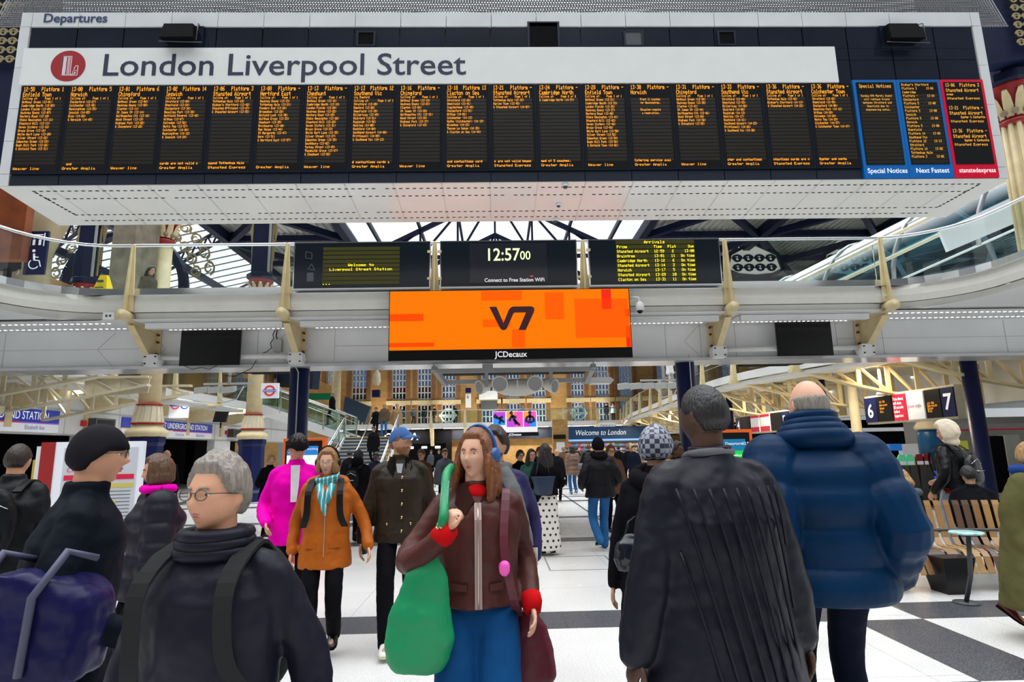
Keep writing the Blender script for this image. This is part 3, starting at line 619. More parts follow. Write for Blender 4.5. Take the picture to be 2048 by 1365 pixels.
mb.build('screen', [OR, M('screen_dark_orange', (.3, .02, 0), .6, emit=.68, spec=.1, emcol=(1, .07, .0)), M('screen_mid_orange', (.3, .03, 0), .6, emit=.7, spec=.1, emcol=(1, .115, .0)), M('screen_red', (.3, .01, 0), .6, emit=.62, spec=.1, emcol=(1, .025, .01))], t)
mb = MB(); mt = M('logo_maroon', (.06, .008, .015), .6, emit=.0)
ox, oz = -.13, 3.86; k = .46
V = [(0, 1), (.3, 1), (.58, .3), (.8, .84), (.88, .95), (1.0, 1.0), (1.75, 1), (1.86, .94), (1.88, .84), (1.84, .72), (1.5, 0), (1.2, 0), (1.52, .74), (1.05, .74), (1.0, .70), (.72, .08), (.66, .02), (.58, 0), (.5, .02), (.44, .08)]
mb.prism([(a*k, b*k) for a, b in V], (0, -.003, 0), (ox, 11.19, oz)); mb.build('logo', mt, t)
text('lettering', 'JCDecaux', .155, pl, .27, z0+.045, WTXT, t, align='CENTER', bold=.0025, sx=.95, d=.006)
# hinged security camera beside it
t = thing('security_camera', 'white security camera on a bent arm right of the orange screen', 'camera', (2.8, 11.4, 4.5))
mb = MB(); mb.tube([(2.55, 11.4, 4.47), (2.68, 11.3, 4.5), (2.76, 11.25, 4.48), (2.78, 11.25, 4.36)], .022, 10); mb.build('arm', WHITE, t)
mb = MB(); mb.lathe([(.03, .12), (.07, .08), (.085, 0), (.085, -.05), (.06, -.06)], (2.78, 11.25, 4.28)); mb.build('housing', WHITE, t)
mb = MB(); mb.sphere((2.78, 11.25, 4.215), .055); mb.build('lens_dome', BLACK, t)
t = thing('junction_unit', 'small pale box fixed to the left post knuckle of the bridge', 'box', (-7.4, 11.4, 4.2))
mb = MB(); mb.box(-7.47, -7.26, 11.3, 11.42, 4.2, 4.34); mb.build('box', WHITE, t); mb = MB(); mb.box(-7.42, -7.38, 11.295, 11.3, 4.25, 4.29); mb.box(-7.35, -7.31, 11.295, 11.3, 4.25, 4.29); mb.build('socket', DGREY, t)
# navy columns under the bridge
for x, lab in ((-4.18, 'navy blue round column below the bridge left of the orange screen'), (4.05, 'navy blue round column below the bridge right of the orange screen')):
    t = thing('round_column', lab, 'column', (x, 12.75, 0)); q = x
    mb = MB(); mb.lathe([(.26, 0), (.26, .12), (.2, .16), (.2, 3.4)], (x, 12.75, 0), 28); mb.build('shaft', NAVY, t)
    mb = MB(); mb.tube([(x-.02, 12.35, 3.5), (x+.0, 12.4, 3.42), (x+.04, 12.52, 3.3), (x+.04, 12.53, 1.0)], .014, 8); mb.build('conduit', GREY, t)
# speaker cluster, frame and dark canopy beneath the bridge
mb = MB(); mb.box(-1.65, 2.35, 13.4, 16.2, 3.62, 3.66); mb.box(-1.65, 2.35, 13.38, 13.42, 3.42, 3.66)
tag(mb.build('dark_canopy', BLACKM), 'flat black canopy panel under the bridge behind the speakers', 'canopy')
t = thing('equipment_frame', 'grey metal hanging frame under the bridge holding the speakers', 'frame', (.4, 12.6, 3.1))
mb = MB(); mb.bar((-1.25, 12.3, 3.24), (2.0, 12.3, 3.24), .07, .09); mb.bar((-1.1, 12.75, 3.06), (1.9, 12.75, 3.06), .07, .09)
for x in (-1.3, 2.0): mb.bar((x, 12.25, 3.3), (x+(.2 if x < 0 else -.1), 12.8, 3.02), .1, .1); mb.bar((x, 12.3, 3.2), (x, 12.3, 3.42), .025)
mb.box(-.3, -.08, 12.25, 12.35, 3.27, 3.37); mb.build('rail', GREY, t)
t = thing('speaker_cluster', 'cluster of four cream oval loudspeakers hanging under the bridge', 'speaker', (.42, 12.5, 2.8))
SPK = M('speaker_cream', (.9, .88, .8), .4)
def horn2(x, y, z, ang, rr):
    ax = Vector((math.sin(ang), -math.cos(ang), -.25)).normalized(); c = Vector((x, y, z))
    mb = MB(); mb.lathe([(rr*.5, -.28), (rr*.95, -.1), (rr, -.02), (rr, 0), (rr*.86, .0), (rr*.84, -.015)], c, 24, True, ax); mb.build('speaker_shell', SPK, t)
    mb = MB(); mb.lathe([(rr*.8, -.012), (rr*.78, -.004)], c, 24, False, ax); mb.build('speaker_grille', GREY, t)
horn2(.05, 12.25, 2.95, -.15, .17); horn2(.78, 12.25, 2.95, .15, .17); horn2(-.38, 12.4, 2.9, -.9, .15); horn2(1.2, 12.4, 2.9, .9, .15)
mb = MB(); mb.sphere((.42, 12.42, 2.87), .2, sc=(2.4, .8, .8)); mb.box(.4, .43, 12.24, 12.3, 2.86, 3.02); mb.build('centre_body', SPK, t)
for x in (-.25, 1.08):
    mb = MB(); mb.box(x, x+.07, 12.3, 12.33, 2.9, 3.22); mb.build('hanger', GREY, t)
t = thing('floodlight', 'white floodlight hanging under the bridge right of the speakers', 'light', (2.25, 13, 3.1))
mb = MB(); mb.prism([(-.22, -.04), (.22, -.04), (.28, .03), (.2, .09), (-.24, .09)], (0, .3, 0), (2.22, 12.7, 3.02))
for k in range(7): mb.bar((2.1+k*.05, 12.85, 3.1), (2.13+k*.05, 12.85, 3.22), .012)
mb.build('lamp_body', WHITE, t)
for x0, x1, y0, z, lab in ((-5.75, -4.6, 14.2, 3.5, 'thin black sign panel edge under the left part of the bridge'), (5.8, 7.0, 14.2, 3.5, 'thin black sign panel edge under the right part of the bridge')):
    mb = MB(); mb.box(x0, x1, y0-.9, y0, z-.02, z+.06); mb.prism([(x0, z-.02), (x1, z-.02), (x1-.05, z-.09), (x0+.1, z-.09)], (0, .2, 0), (0, y0-.9, 0)); tag(mb.build('black_hanging_sign', BLACKM), lab, 'sign')
# ============================================================ far brick wall and windows
BRK = bpy.data.materials.new('yellow_stock_brick'); BRK.use_nodes = True; MATS['brick'] = BRK
def brick(mt, c1, c2, mo):
    n = mt.node_tree.nodes; L = mt.node_tree.links; b = n['Principled BSDF']; b.inputs['Roughness'].default_value = .85
    t = n.new('ShaderNodeTexCoord'); mp = n.new('ShaderNodeMapping'); mp.inputs['Rotation'].default_value = (PI/2, 0, 0)
    L.new(t.outputs['Object'], mp.inputs[0]); br = n.new('ShaderNodeTexBrick'); br.inputs['Scale'].default_value = 1
    br.inputs['Brick Width'].default_value = .34; br.inputs['Row Height'].default_value = .13; br.inputs['Mortar Size'].default_value = .012
    br.inputs['Color1'].default_value = (*c1, 1); br.inputs['Color2'].default_value = (*c2, 1); br.inputs['Mortar'].default_value = (*mo, 1)
    L.new(mp.outputs[0], br.inputs['Vector'])
    z = n.new('ShaderNodeTexNoise'); z.inputs['Scale'].default_value = .7; L.new(t.outputs['Object'], z.inputs['Vector'])
    mr = n.new('ShaderNodeMapRange'); mr.inputs[3].default_value = .7; mr.inputs[4].default_value = 1.3; L.new(z.outputs[0], mr.inputs[0])
    mx = n.new('ShaderNodeMix'); mx.data_type = 'RGBA'; mx.blend_type = 'MULTIPLY'; mx.inputs[0].default_value = 1
    L.new(br.outputs[0], mx.inputs[6]); L.new(mr.outputs[0], mx.inputs[7]); L.new(mx.outputs[2], b.inputs['Base Color'])
brick(BRK, (.5, .28, .08), (.4, .21, .06), (.34, .24, .12))
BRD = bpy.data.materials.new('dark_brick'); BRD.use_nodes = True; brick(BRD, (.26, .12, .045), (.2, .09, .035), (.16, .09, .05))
STONE = M('sill_stone', (.62, .5, .27), .7, var=.1)
YW = 60.0
def X60(px, py=800): return aY(px, py, YW).x
WIN = [(651, 667), (703, 732), (784, 811), (835, 862), (884, 911), (964, 994), (1013, 1040), (1064, 1091), (1143, 1169), (1192, 1219), (1240, 1266), (1317, 1347), (1386, 1405), (1450, 1475)]
zb = lambda py: aY(1024, py, YW).z
wz0, wz1, bz0, bz1, top = 4.3, 6.15, 6.2, 6.65, 15.5
wins = [(X60(a), X60(b)) for a, b in WIN]
mb = MB(); x = -30.0
for a, b in wins:
    mb.box(x, a, YW, YW+.6, 0, top); mb.box(a, b, YW, YW+.6, 0, wz0); mb.box(a-.0, b+.0, YW, YW+.6, bz0, bz1); mb.box(a, b, YW, YW+.6, 11.6, top); x = b
mb.box(x, 40, YW, YW+.6, 0, top)
struct('wall_far', mb, BRK)
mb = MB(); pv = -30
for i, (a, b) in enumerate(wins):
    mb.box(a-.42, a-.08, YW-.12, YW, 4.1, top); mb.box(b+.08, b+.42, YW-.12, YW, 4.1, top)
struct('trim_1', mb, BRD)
for i, (a, b) in enumerate(wins):
    r = MB()
    r.mat(1).box(a, b, YW+.3, YW+.32, wz0, 11.6)
    r.mat(0)
    nb = 4
    for k in range(nb+1):
        xx = a+(b-a)*k/nb; r.box(xx-.045, xx+.045, YW+.2, YW+.29, wz0, 11.6)
    z = wz0
    while z < 11.6: r.box(a, b, YW+.2, YW+.29, z-.045, z+.045); z += .62
    o = r.build('window_%d' % (i+1), [WHITE, glassmat('far_window_glass', (.22, .29, .40), .5)]); o['kind'] = 'structure'
    s = MB(); s.box(a-.55, b+.55, YW-.25, YW+.05, bz0-.02, bz1-.05); o = s.build('trim_%d' % (i+2), STONE); o['kind'] = 'structure'
# street things seen through the windows: red buses
for x, lab in ((-13.0, 'red double deck bus seen through the left brick wall windows'), (-7.6, 'red double deck bus seen through the windows nearer the centre')):
    t = thing('bus', lab, 'bus', (x, 63.5, 4.3))
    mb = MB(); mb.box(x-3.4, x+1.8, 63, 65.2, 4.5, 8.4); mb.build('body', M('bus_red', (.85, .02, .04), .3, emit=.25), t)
    mb = MB()
    for z0, z1 in ((5.4, 6.2), (7.0, 7.7)): mb.box(x-3.2, x+1.6, 62.97, 63, z0, z1)
    mb.build('window_band', DGREY, t)
    mb = MB()
    for q in (-2.4, .8): mb.lathe([(.45, 0), (.45, .2)], (x+q, 63.05, 4.75), 16, False, (0, -1, 0))
    mb.build('wheel', BLACKM, t)
mb = MB(); mb.box(-10.8, -3.2, 66, 68, 4.3, 6.4)
tag(mb.build('white_van', M('van_white', (.85, .87, .9), .4)), 'white van parked in the street outside the far windows', 'van')
mb = MB(); mb.box(-30, 40, 60.7, 75, 3.9, 4.3); struct('trim_60', mb, M('street_asphalt', (.12, .12, .12), .9))
for k in range(5):  # invented uplights, added only to brighten the brick wall
    x = -11+k*5.2; t = thing('added_wall_light', 'added fill light standing on the far gallery to brighten the brick wall', 'light', (x, 57.5, 4.2), group='added fill lights brightening the brick wall'); mb = MB(); mb.box(x-.3, x+.3, 57.4, 57.55, 4.2, 4.3); mb.build('housing', DGREY, t); area('brick_fill_light', (x, 57.5, 4.35), .6, .2, 90, (1, .9, .74), (math.radians(150), 0, 0))
# far gallery
t = thing('far_gallery', 'white upper gallery with glass balustrade across the far brick wall', 'gallery', (0, 58, 4))
mb = MB(); mb.box(-14.5, 12.2, 57.2, 60, 3.75, 4.1); mb.box(-14.5, 12.2, 57.0, 57.25, 3.98, 4.2); mb.build('deck', WPAN, t)
mb = MB(); mb.box(-14.5, 12.2, 57.05, 57.08, 4.2, 5.35); mb.build('balustrade_glass', GLASS, t)
mb = MB(); mb.tube([(-14.5, 57.06, 5.38), (12.2, 57.06, 5.38)], .04); mb.build('handrail', STEEL, t)
for px in (862, 930, 1127, 1196):
    x = aY(px, 840, 57).x; mb = MB(); mb.add([(x-.16, 57.0, 3.9), (x+.16, 57, 3.9), (x+.16, 56.8, 3.9), (x-.16, 56.8, 3.9), (x-.08, 57.0, 5.4), (x+.08, 57, 5.4), (x+.08, 56.9, 5.4), (x-.08, 56.9, 5.4)], [(0, 1, 2, 3), (4, 7, 6, 5), (0, 4, 5, 1), (1, 5, 6, 2), (2, 6, 7, 3), (3, 7, 4, 0)])
    mb.prism([(0, 0), (1.6, 0), (1.6, -1.7), (1.2, -1.7)], (.3, 0, 0), (x-.15, 57.1, 3.8), (0, 1, 0)); mb.build('post', CREAM, t)
mb = MB()
for k in range(26): mb.box(-14.3+k*1.02, -13.5+k*1.02, 57.3, 57.5, 3.735, 3.75)
mb.build('light_strip', TUBEW, t)
# roundel signs on the gallery glass
for px in (895, 1160):
    x = aY(px, 835, 57).x; r = thing('roundel_sign', 'pale ring and bar roundel standing on the far gallery, ' + ('left of the ski posters' if px < 1000 else 'right of the ski posters'), 'sign', (x, 57.6, 4.2))
    mb = MB(); ring = [(math.cos(a)*.62, math.sin(a)*.62) for a in [2*PI*i/24 for i in range(25)]]
    mb.tube([(x+a, 57.7, 4.95+b) for a, b in ring], .1, 8); mb.build('ring', M('pale_green_ring', (.6, .72, .68), .5), r); mb = MB(); mb.box(x-.85, x+.85, 57.62, 57.74, 4.85, 5.05); mb.build('bar', WHITE, r)
# dark shop fronts beneath the far gallery
mb = MB(); mb.box(-14.5, 22, 59, 59.9, 2.7, 3.75); struct('wall_shops', mb, M('shop_fascia_dark', (.01, .018, .04), .4))
t = thing('coffee_shop', 'dark coffee shop front under the far gallery with white lettering', 'shop', (-9, 58.8, 0))
mb = MB(); mb.box(-14, -4.5, 58.4, 58.9, 2.35, 3.7); mb.box(-14, -13.5, 58.4, 58.9, 0, 2.35); mb.box(-5, -4.5, 58.4, 58.9, 0, 2.35); mb.box(-14, -4.5, 59.3, 59.5, 0, 2.4); mb.build('shopfront', BLACKM, t)
pl = Pl((0, 58.38, 0)); text('lettering', 'COSTA', .95, pl, -10.9, 2.72, WTXT, t, bold=.01, sx=1.05); text('lettering', 'COFFEE', .38, pl, -9.6, 2.38, WTXT, t)
for k in range(6): mb = MB(); mb.box(-12.6+k*1.3, -12.1+k*1.3, 59.2, 59.28, 1.9, 2.1); mb.build('shop_light', TUBE, t)
t = thing('newsagent_shop', 'shop with long blue fascia reading Welcome to London under the far gallery', 'shop', (12, 50, 0))
pa = aY(1137, 862, 50); pb = aY(1275, 893, 50)
mb = MB(); mb.box(pa.x, pb.x+1.5, 49.9, 50.3, 2.35, 3.35); mb.build('fascia', M('fascia_blue', (.01, .06, .17), .4, emit=.05), t)
text('lettering', 'Welcome to London', .62, Pl((0, 49.89, 0)), pa.x+.5, 2.68, WTXT, t, shear=.25, sx=.8)
mb = MB(); mb.box(pa.x, pb.x+1.5, 49.95, 50.3, 2.2, 2.35); mb.build('fascia_light', M('shop_blue_light', (.2, .4, .9), .4, emit=.8), t)
mb = MB(); cols = [(.7, .1, .08), (.8, .7, .2), (.1, .3, .6), (.8, .8, .75), (.1, .4, .2), (.6, .3, .6)]
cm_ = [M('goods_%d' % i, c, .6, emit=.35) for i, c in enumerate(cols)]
for r in range(5):
    for k in range(40):
        mb.mat(random.randrange(6)); xx = pa.x+.2+k*.21; mb.box(xx, xx+.17, 52, 52.2, .35+r*.36, .35+r*.36+random.uniform(.14, .28))
tag(mb.build('goods_display', cm_), 'rows of small colourful goods on the shelves of the far shop', 'goods', kind='stuff')
mb = MB(); mb.box(pa.x, pb.x+1.5, 52.2, 52.3, 0, 2.4)
for r in range(6): mb.box(pa.x, pb.x+1.5, 51.9, 52.2, .3+r*.36, .33+r*.36)
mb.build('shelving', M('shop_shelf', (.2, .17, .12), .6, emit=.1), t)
t = thing('brick_pillar', 'brown brick pillar with a notice between the far shops', 'pillar', (aY(1120, 880, 49.5).x, 49.5, 0))
xa = aY(1106, 870, 49.5).x; xb = aY(1136, 870, 49.5).x
mb = MB(); mb.box(xa, xb, 49.5, 50.3, 0, 4.0); mb.build('shaft', BRK, t); mb = MB(); mb.box(xa+.25, xb-.3, 49.46, 49.5, 1.35, 2.15); mb.build('notice', WHITE, t); mb = MB(); mb.box(xa, xb-.2, 49.4, 49.5, 2.4, 2.75); mb.build('display', BLACK, t)
def sign(name, lab, cat, px0, px1, py0, py1, Y, mt, words=None, wm=None, **k):
    a = aY(px0, py1, Y); b = aY(px1, py0, Y); t = thing(name, lab, cat, (a.x, Y, a.z))
    mb = MB(); mb.box(a.x, b.x, Y, Y+.08, a.z, b.z); mb.build('panel', mt, t)
    if words:
        for s, size, fx, fz in words: text('lettering', s, size, Pl((0, Y-.01, 0)), a.x+(b.x-a.x)*fx, a.z+(b.z-a.z)*fz, wm or BLACKM, t, **k)
    return t, a, b
sign('hanging_sign', 'white Central line sign hanging under the far gallery', 'sign', 1198, 1230, 846, 868, 54, M('sign_light', (.8, .82, .82), .5, emit=.2), [('Central line', .3, .1, .66), ('Toilets', .18, .1, .3)])
t, a, b = sign('poster_screen', 'lit white advertising screen with three ski posters on the far gallery', 'screen', 985, 1074, 822, 866, 55.5, M('poster_white', (.88, .87, .9), .5, emit=.35))
g = [M('poster_purple', (.45, .05, .6), .5, emit=.5), M('poster_orange', (1, .3, .05), .5, emit=.5), M('poster_pink', (1, .08, .45), .5, emit=.5), M('poster_blue', (.02, .25, .9), .5, emit=.5), M('skier_dark', (.02, .03, .08), .5)]
pl = Pl((0, 55.49, 0)); W_, H_ = b.x-a.x, b.z-a.z
for q, (u0, u1, top_, bot, c4, cc) in enumerate(((.02, .29, .97, .35, (0, 0, 3, 3), 'blue and purple'), (.32, .68, .97, .25, (1, 2, 0, 2), 'orange and pink'), (.70, .975, .97, .25, (1, 2, 0, 3), 'pink'))):
    mb = MB(); xm, zm = (u0+u1)/2, (top_+bot)/2
    for (ua, ub, va, vb), c in zip(((u0, xm, zm, top_), (xm, u1, zm, top_), (u0, xm, bot, zm), (xm, u1, bot, zm)), c4): mb.mat(c); slab(mb, pl, a.x+ua*W_, a.x+ub*W_, a.z+va*H_, a.z+vb*H_, 0, .01)
    mb.mat(4)
    def P_(u, v): return pl.p(a.x+(u0+(u1-u0)*u)*W_, a.z+(bot+(top_-bot)*v)*H_, .02)
    if q == 0: S_ = [((.2, .6), (.6, .45)), ((.6, .45), (.9, .2)), ((.35, .55), (.1, .8)), ((.5, .5), (.8, .65)), ((.6, .4), (.5, .1))]
    elif q == 1: S_ = [((.3, .8), (.45, .5)), ((.45, .5), (.8, .1)), ((.45, .5), (.6, .15)), ((.3, .7), (.15, .4)), ((.35, .75), (.6, .6))]
    else: S_ = [((.5, .85), (.5, .4)), ((.5, .7), (.2, .6)), ((.5, .7), (.8, .6)), ((.2, .6), (.2, .3)), ((.8, .6), (.8, .3)), ((.3, .3), (.7, .3))]
    for s, e_ in S_: mb.bar(P_(*s), P_(*e_), .22, .02, up=(0, 1, 0))
    mb.lathe([(.16, 0), (.16, .02)], P_(.28 if q == 1 else (.5 if q == 2 else .15), .92 if q else .65), 12, False, (0, -1, 0))
    mb.build('poster', g, t)
mb = MB(); slab(mb, pl, a.x-.1, b.x+.1, a.z-.35, a.z-.02, 0, .05); mb.build('base_strip', BLACK, t); text('lettering', 'JCDecaux', .28, pl, (a.x+b.x)/2, a.z-.3, WTXT, t, align='CENTER', bold=.008, d=.07)
sign('station_sign', 'tall white sign with a red disc on the far brick wall', 'sign', 931, 942, 788, 816, 59.6, WHITE, [('B', .4, .25, .66)], RED)
sign('small_display', 'small dark blue sign above the tall white one', 'sign', 931, 942, 776, 786, 59.5, NAVY)
sign('projector_box', 'blank white box over the far doorway', 'box', 958, 995, 782, 800, 58.6, WHITE)
sign('doorway_hoarding', 'dark doorway in the far brick wall below the white box', 'doorway', 962, 994, 802, 820, 59.5, DGREY)
t = thing('hanging_clock', 'cream pendant with small dark display hanging near the brick wall', 'clock', tuple(aY(753, 780, 50)))
p = aY(753, 776, 50); mb = MB(); mb.lathe([(.12, 6), (.12, 1.6), (.3, 1.4), (.35, .7), (.2, .4)], (p.x, 50, p.z-.2), 12); mb.build('pendant', CREAMD, t); mb = MB(); mb.box(p.x-.3, p.x+.3, 49.7, 50.2, p.z-.8, p.z-.2); mb.build('display', NAVY, t)
p = aY(672, 800, 52); mb = MB(); mb.tube([(p.x, 52, 3), (p.x, 52, 11)], .38, 14); tag(mb.build('cream_column', CREAM), 'tall cream column standing against the far brick wall at left', 'column')
a, b = aY(646, 800, 48), aY(665, 789, 48); mb = MB(); mb.box(a.x-2.2, b.x, 48, 48.5, a.z, b.z+.1); tag(mb.build('green_awning', M('awning_green', (.0, .2, .08), .5)), 'green shop awning glimpsed behind the left navy column', 'awning')
q = [aY(690, 793, 41), aY(741, 814, 41), aY(729, 848, 41), aY(686, 822, 41)]
mb = MB(); mb.add([tuple(v) for v in q]+[(v.x, v.y+.5, v.z) for v in q], [(0, 1, 2, 3), (4, 7, 6, 5), (0, 4, 5, 1), (1, 5, 6, 2), (2, 6, 7, 3), (3, 7, 4, 0)])
tag(mb.build('tilted_canopy', M('slate_blue', (.02, .045, .08), .5)), 'slate blue tilted panel above the staircase landing', 'canopy')

# ============================================================ left wall with underground entrance
XW = -15.0
mb = MB(); mb.box(-15.6, XW, 6, 44, 2.42, 4.6)
for y0, y1 in ((6, 17), (22.2, 24.2), (32.6, 34.5), (38, 39), (43, 44)): mb.box(-15.4, XW-.02, y0, y1, 0, 2.5)
mb.mat(1)
for yy in (18.5, 21.3, 24.3, 28.2, 32.5, 36.5, 40.5): mb.box(XW, XW+.004, yy, yy+.03, 2.42, 4.6)
mb.box(XW, XW+.03, 6, 44, 3.24, 3.3); mb.box(XW, XW+.02, 6, 44, 2.4, 2.45)
for y0, y1 in ((22.2, 24.2), (32.6, 34.5)):
    for z in (.6, 1.2, 1.8): mb.box(XW-.018, XW-.014, y0, y1, z, z+.015)
struct('wall_left', mb, [WPAN, GREY])
mb = MB(); mb.box(-19, -18.8, 6, 44, 0, 3); mb.box(-19, -15.6, 6, 44, 2.5, 2.7)
for yy in (14, 19.5, 27, 30, 36): mb.box(-18.2, -17.7, yy, yy+.5, 0, 2.5)
struct('wall_entrance', mb, BLACKM)
SBL = M('sign_royal_blue', (.012, .03, .3), .4, emit=.25); SWH = M('sign_white_lit', (.78, .8, .85), .4, emit=.15)
for y0, y1, lab in ((14.2, 20.97, 'blue and white underground station sign at the far left of the photo'), (24.45, 32.1, 'blue and white underground station sign behind the first cream column')):
    t = thing('underground_sign', lab, 'sign', (XW, y0, 2.45)); pl = Pl((XW, y0, 0), (0, 1, 0), (0, 0, 1)); w = y1-y0
    mb = MB(); slab(mb, pl, 0, w, 2.47, 2.74, .0, .05); mb.build('line_panel', SWH, t)
    mb = MB(); slab(mb, pl, 0, w, 2.78, 3.2, .0, .05); mb.build('name_panel', SBL, t)
    for k, c in enumerate(((.9, .45, .1), (.85, .7, .1), (.75, .02, .03), (.3, .08, .55))):
        mb = MB(); slab(mb, pl, w*k/4, w*(k+1)/4, 2.74, 2.78, .0, .052); mb.build('line_stripe', M('stripe_%d' % k, c, .4, emit=.2), t)
    text('lettering', 'LIVERPOOL STREET UNDERGROUND STATION', .36, pl, w/2, 2.87, WTXT, t, align='CENTER', sx=w/8.9, d=.055, bold=.002)
    for k, s in enumerate(('Hammersmith & City,', 'Circle lines', 'Central line', 'Elizabeth line')): text('lettering', s, .2, pl, w*(k*.25+.03), 2.55, SBL, t, d=.055, sx=.8)
for y, lab in ((23.0, 'dark box display between the two underground signs'), (34.6, 'dark box display past the second underground sign')):
    y1 = y-.6
    t = thing('wall_display', lab, 'display', (XW+.2, y, 2.5)); mb = MB(); mb.box(XW, XW+.35, y1, y1+1.15, 2.6, 3.05); mb.build('casing', DGREY, t); mb = MB(); mb.box(XW+.35, XW+.36, y1+.1, y1+1.05, 2.66, 2.99); mb.build('screen', BLACK, t)
    mb = MB(); mb.box(XW, XW+.12, y1-.3, y1-.12, 2.75, 2.95); tag(mb.build('alarm_sounder', M('alarm_red', (.6, .02, .02), .5)), 'red alarm box beside the ' + lab, 'alarm')
# roundels board and TV on the left wall
t = thing('roundel_board', 'white board with a red and a blue roundel on the left wall', 'sign', (-13.6, 28, 3.3)); pl = Pl(aY(337, 832, 25.5), (1, 0, 0)); 
def roundel(pl, x, y, r, t, ringm, word=None, tt=.3):
    mb = MB(); n = 32
    mb.add([pl.p(x+math.cos(2*PI*i/n)*rr, y+math.sin(2*PI*i/n)*rr, .01) for rr in (r, r*(1-tt)) for i in range(n)], [(i, (i+1) % n, n+(i+1) % n, n+i) for i in range(n)]); mb.build('ring', ringm, t)
    mb = MB(); slab(mb, pl, x-r*1.25, x+r*1.25, y-r*.2, y+r*.2, .01, .02); mb.build('bar', SBL, t)
    if word: text('lettering', word, r*.36, pl, x, y-r*.13, WTXT, t, align='CENTER', d=.025)
RR = M('roundel_red', (.8, .03, .03), .4, emit=.15)
a = aY(337, 832, 25.5); b = aY(378, 812, 25.5); mb = MB(); slab(mb, pl, 0, b.x-a.x, -.1, .85, -.06, 0); mb.build('panel', SWH, t)
roundel(pl, .24, .42, .17, t, RR); roundel(pl, .64, .42, .17, t, SBL)
pl = Pl(aY(521, 797, 16.5), (1, 0, 0)); t = thing('underground_roundel_sign', 'square white sign with the red underground roundel in front of the second cream column', 'sign', tuple(aY(538, 797, 16.5)))
mb = MB(); slab(mb, pl, 0, .47, 0, .41, -.08, 0); mb.build('panel', SWH, t); roundel(pl, .235, .2, .15, t, RR, 'UNDERGROUND', .32)
mb = MB(); mb.tube([pl.p(.1, .4, -.05), pl.p(.1, 1.2, -.05)], .015); mb.tube([pl.p(.38, .4, -.05), pl.p(.38, 1.2, -.05)], .015); mb.build('hanger', NAVY, t)
t = thing('small_television', 'small black television hanging tilted near the second underground sign', 'television', tuple(aY(440, 840, 24)))
p = aY(440, 835, 24); mb = MB(); mb.add([(p.x-.28, 24, p.z-.18), (p.x+.2, 24, p.z-.2), (p.x+.26, 24.1, p.z+.22), (p.x-.24, 24.1, p.z+.24)]+[(p.x-.28, 24.15, p.z-.18), (p.x+.2, 24.15, p.z-.2), (p.x+.26, 24.2, p.z+.22), (p.x-.24, 24.2, p.z+.24)], [(0, 1, 2, 3), (4, 7, 6, 5), (0, 4, 5, 1), (1, 5, 6, 2), (2, 6, 7, 3), (3, 7, 4, 0)]); mb.tube([(p.x, 24.1, p.z-.2), (p.x, 24.1, p.z-.42)], .03); mb.build('casing', BLACK, t)
# left gallery
t = thing('left_gallery', 'white gallery with glass balustrade above the underground entrance', 'gallery', (-13, 25, 3.5))
mb = MB(); mb.box(-15, -12.0, 14.8, 33.4, 3.95, 4.1)
mb.box(-12.1, -11.95, 14.8, 33.4, 3.78, 4.1); mb.box(-15, -14.9, 14.8, 33, 3.9, 4.1)
mb.build('deck', WPAN, t)
mb = MB()
for k in range(5): mb.box(-12.9, -12.15, 15.5+k*3.6, 18.3+k*3.6, 3.62, 3.76)
mb.build('light_trough', WHITE, t)
mb = MB(); mb.box(-12.0, -11.98, 14.8, 33.4, 4.15, 5.2); mb.build('balustrade_glass', GLASS, t)
mb = MB(); mb.tube([(-11.99, 14.8, 5.22), (-11.99, 33.4, 5.22)], .035); mb.build('handrail', CHROME, t)
for k in range(6):
    y = 15.2+k*3.6; mb = MB(); mb.add([(-11.95, y-.1, 3.85), (-11.95, y+.1, 3.85), (-11.8, y+.1, 3.85), (-11.8, y-.1, 3.85), (-11.97, y-.05, 5.25), (-11.97, y+.05, 5.25), (-11.9, y+.05, 5.25), (-11.9, y-.05, 5.25)], [(0, 1, 2, 3), (4, 7, 6, 5), (0, 4, 5, 1), (1, 5, 6, 2), (2, 6, 7, 3), (3, 7, 4, 0)]); mb.build('post', CREAM, t)
    mb = MB(); mb.prism([(-15, 3.9), (-11.8, 3.9), (-11.8, 3.72), (-13.4, 3.5), (-14.6, 3.2), (-15, 3.2)], (0, .08, 0), (0, y, 0)); mb.box(-15, -14.93, y-.14, y+.14, 2.6, 3.9); mb.build('bracket', CREAM, t)
mb = MB(); mb.box(-16.2, -15.9, 20, 59.8, 4.62, 8.0); tag(mb.build('upper_brick_face', BRK), 'brick face behind the left gallery', 'wall')
mb = MB(); mb.box(-15.55, -15.5, 17, 21, 4.62, 6.2); tag(mb.build('yellow_shop_glazing', M('warm_shop', (.6, .45, .2), .5, emit=.2, var=.5, vscale=2)), 'warm lit shop window behind the left gallery rail', 'shop window')
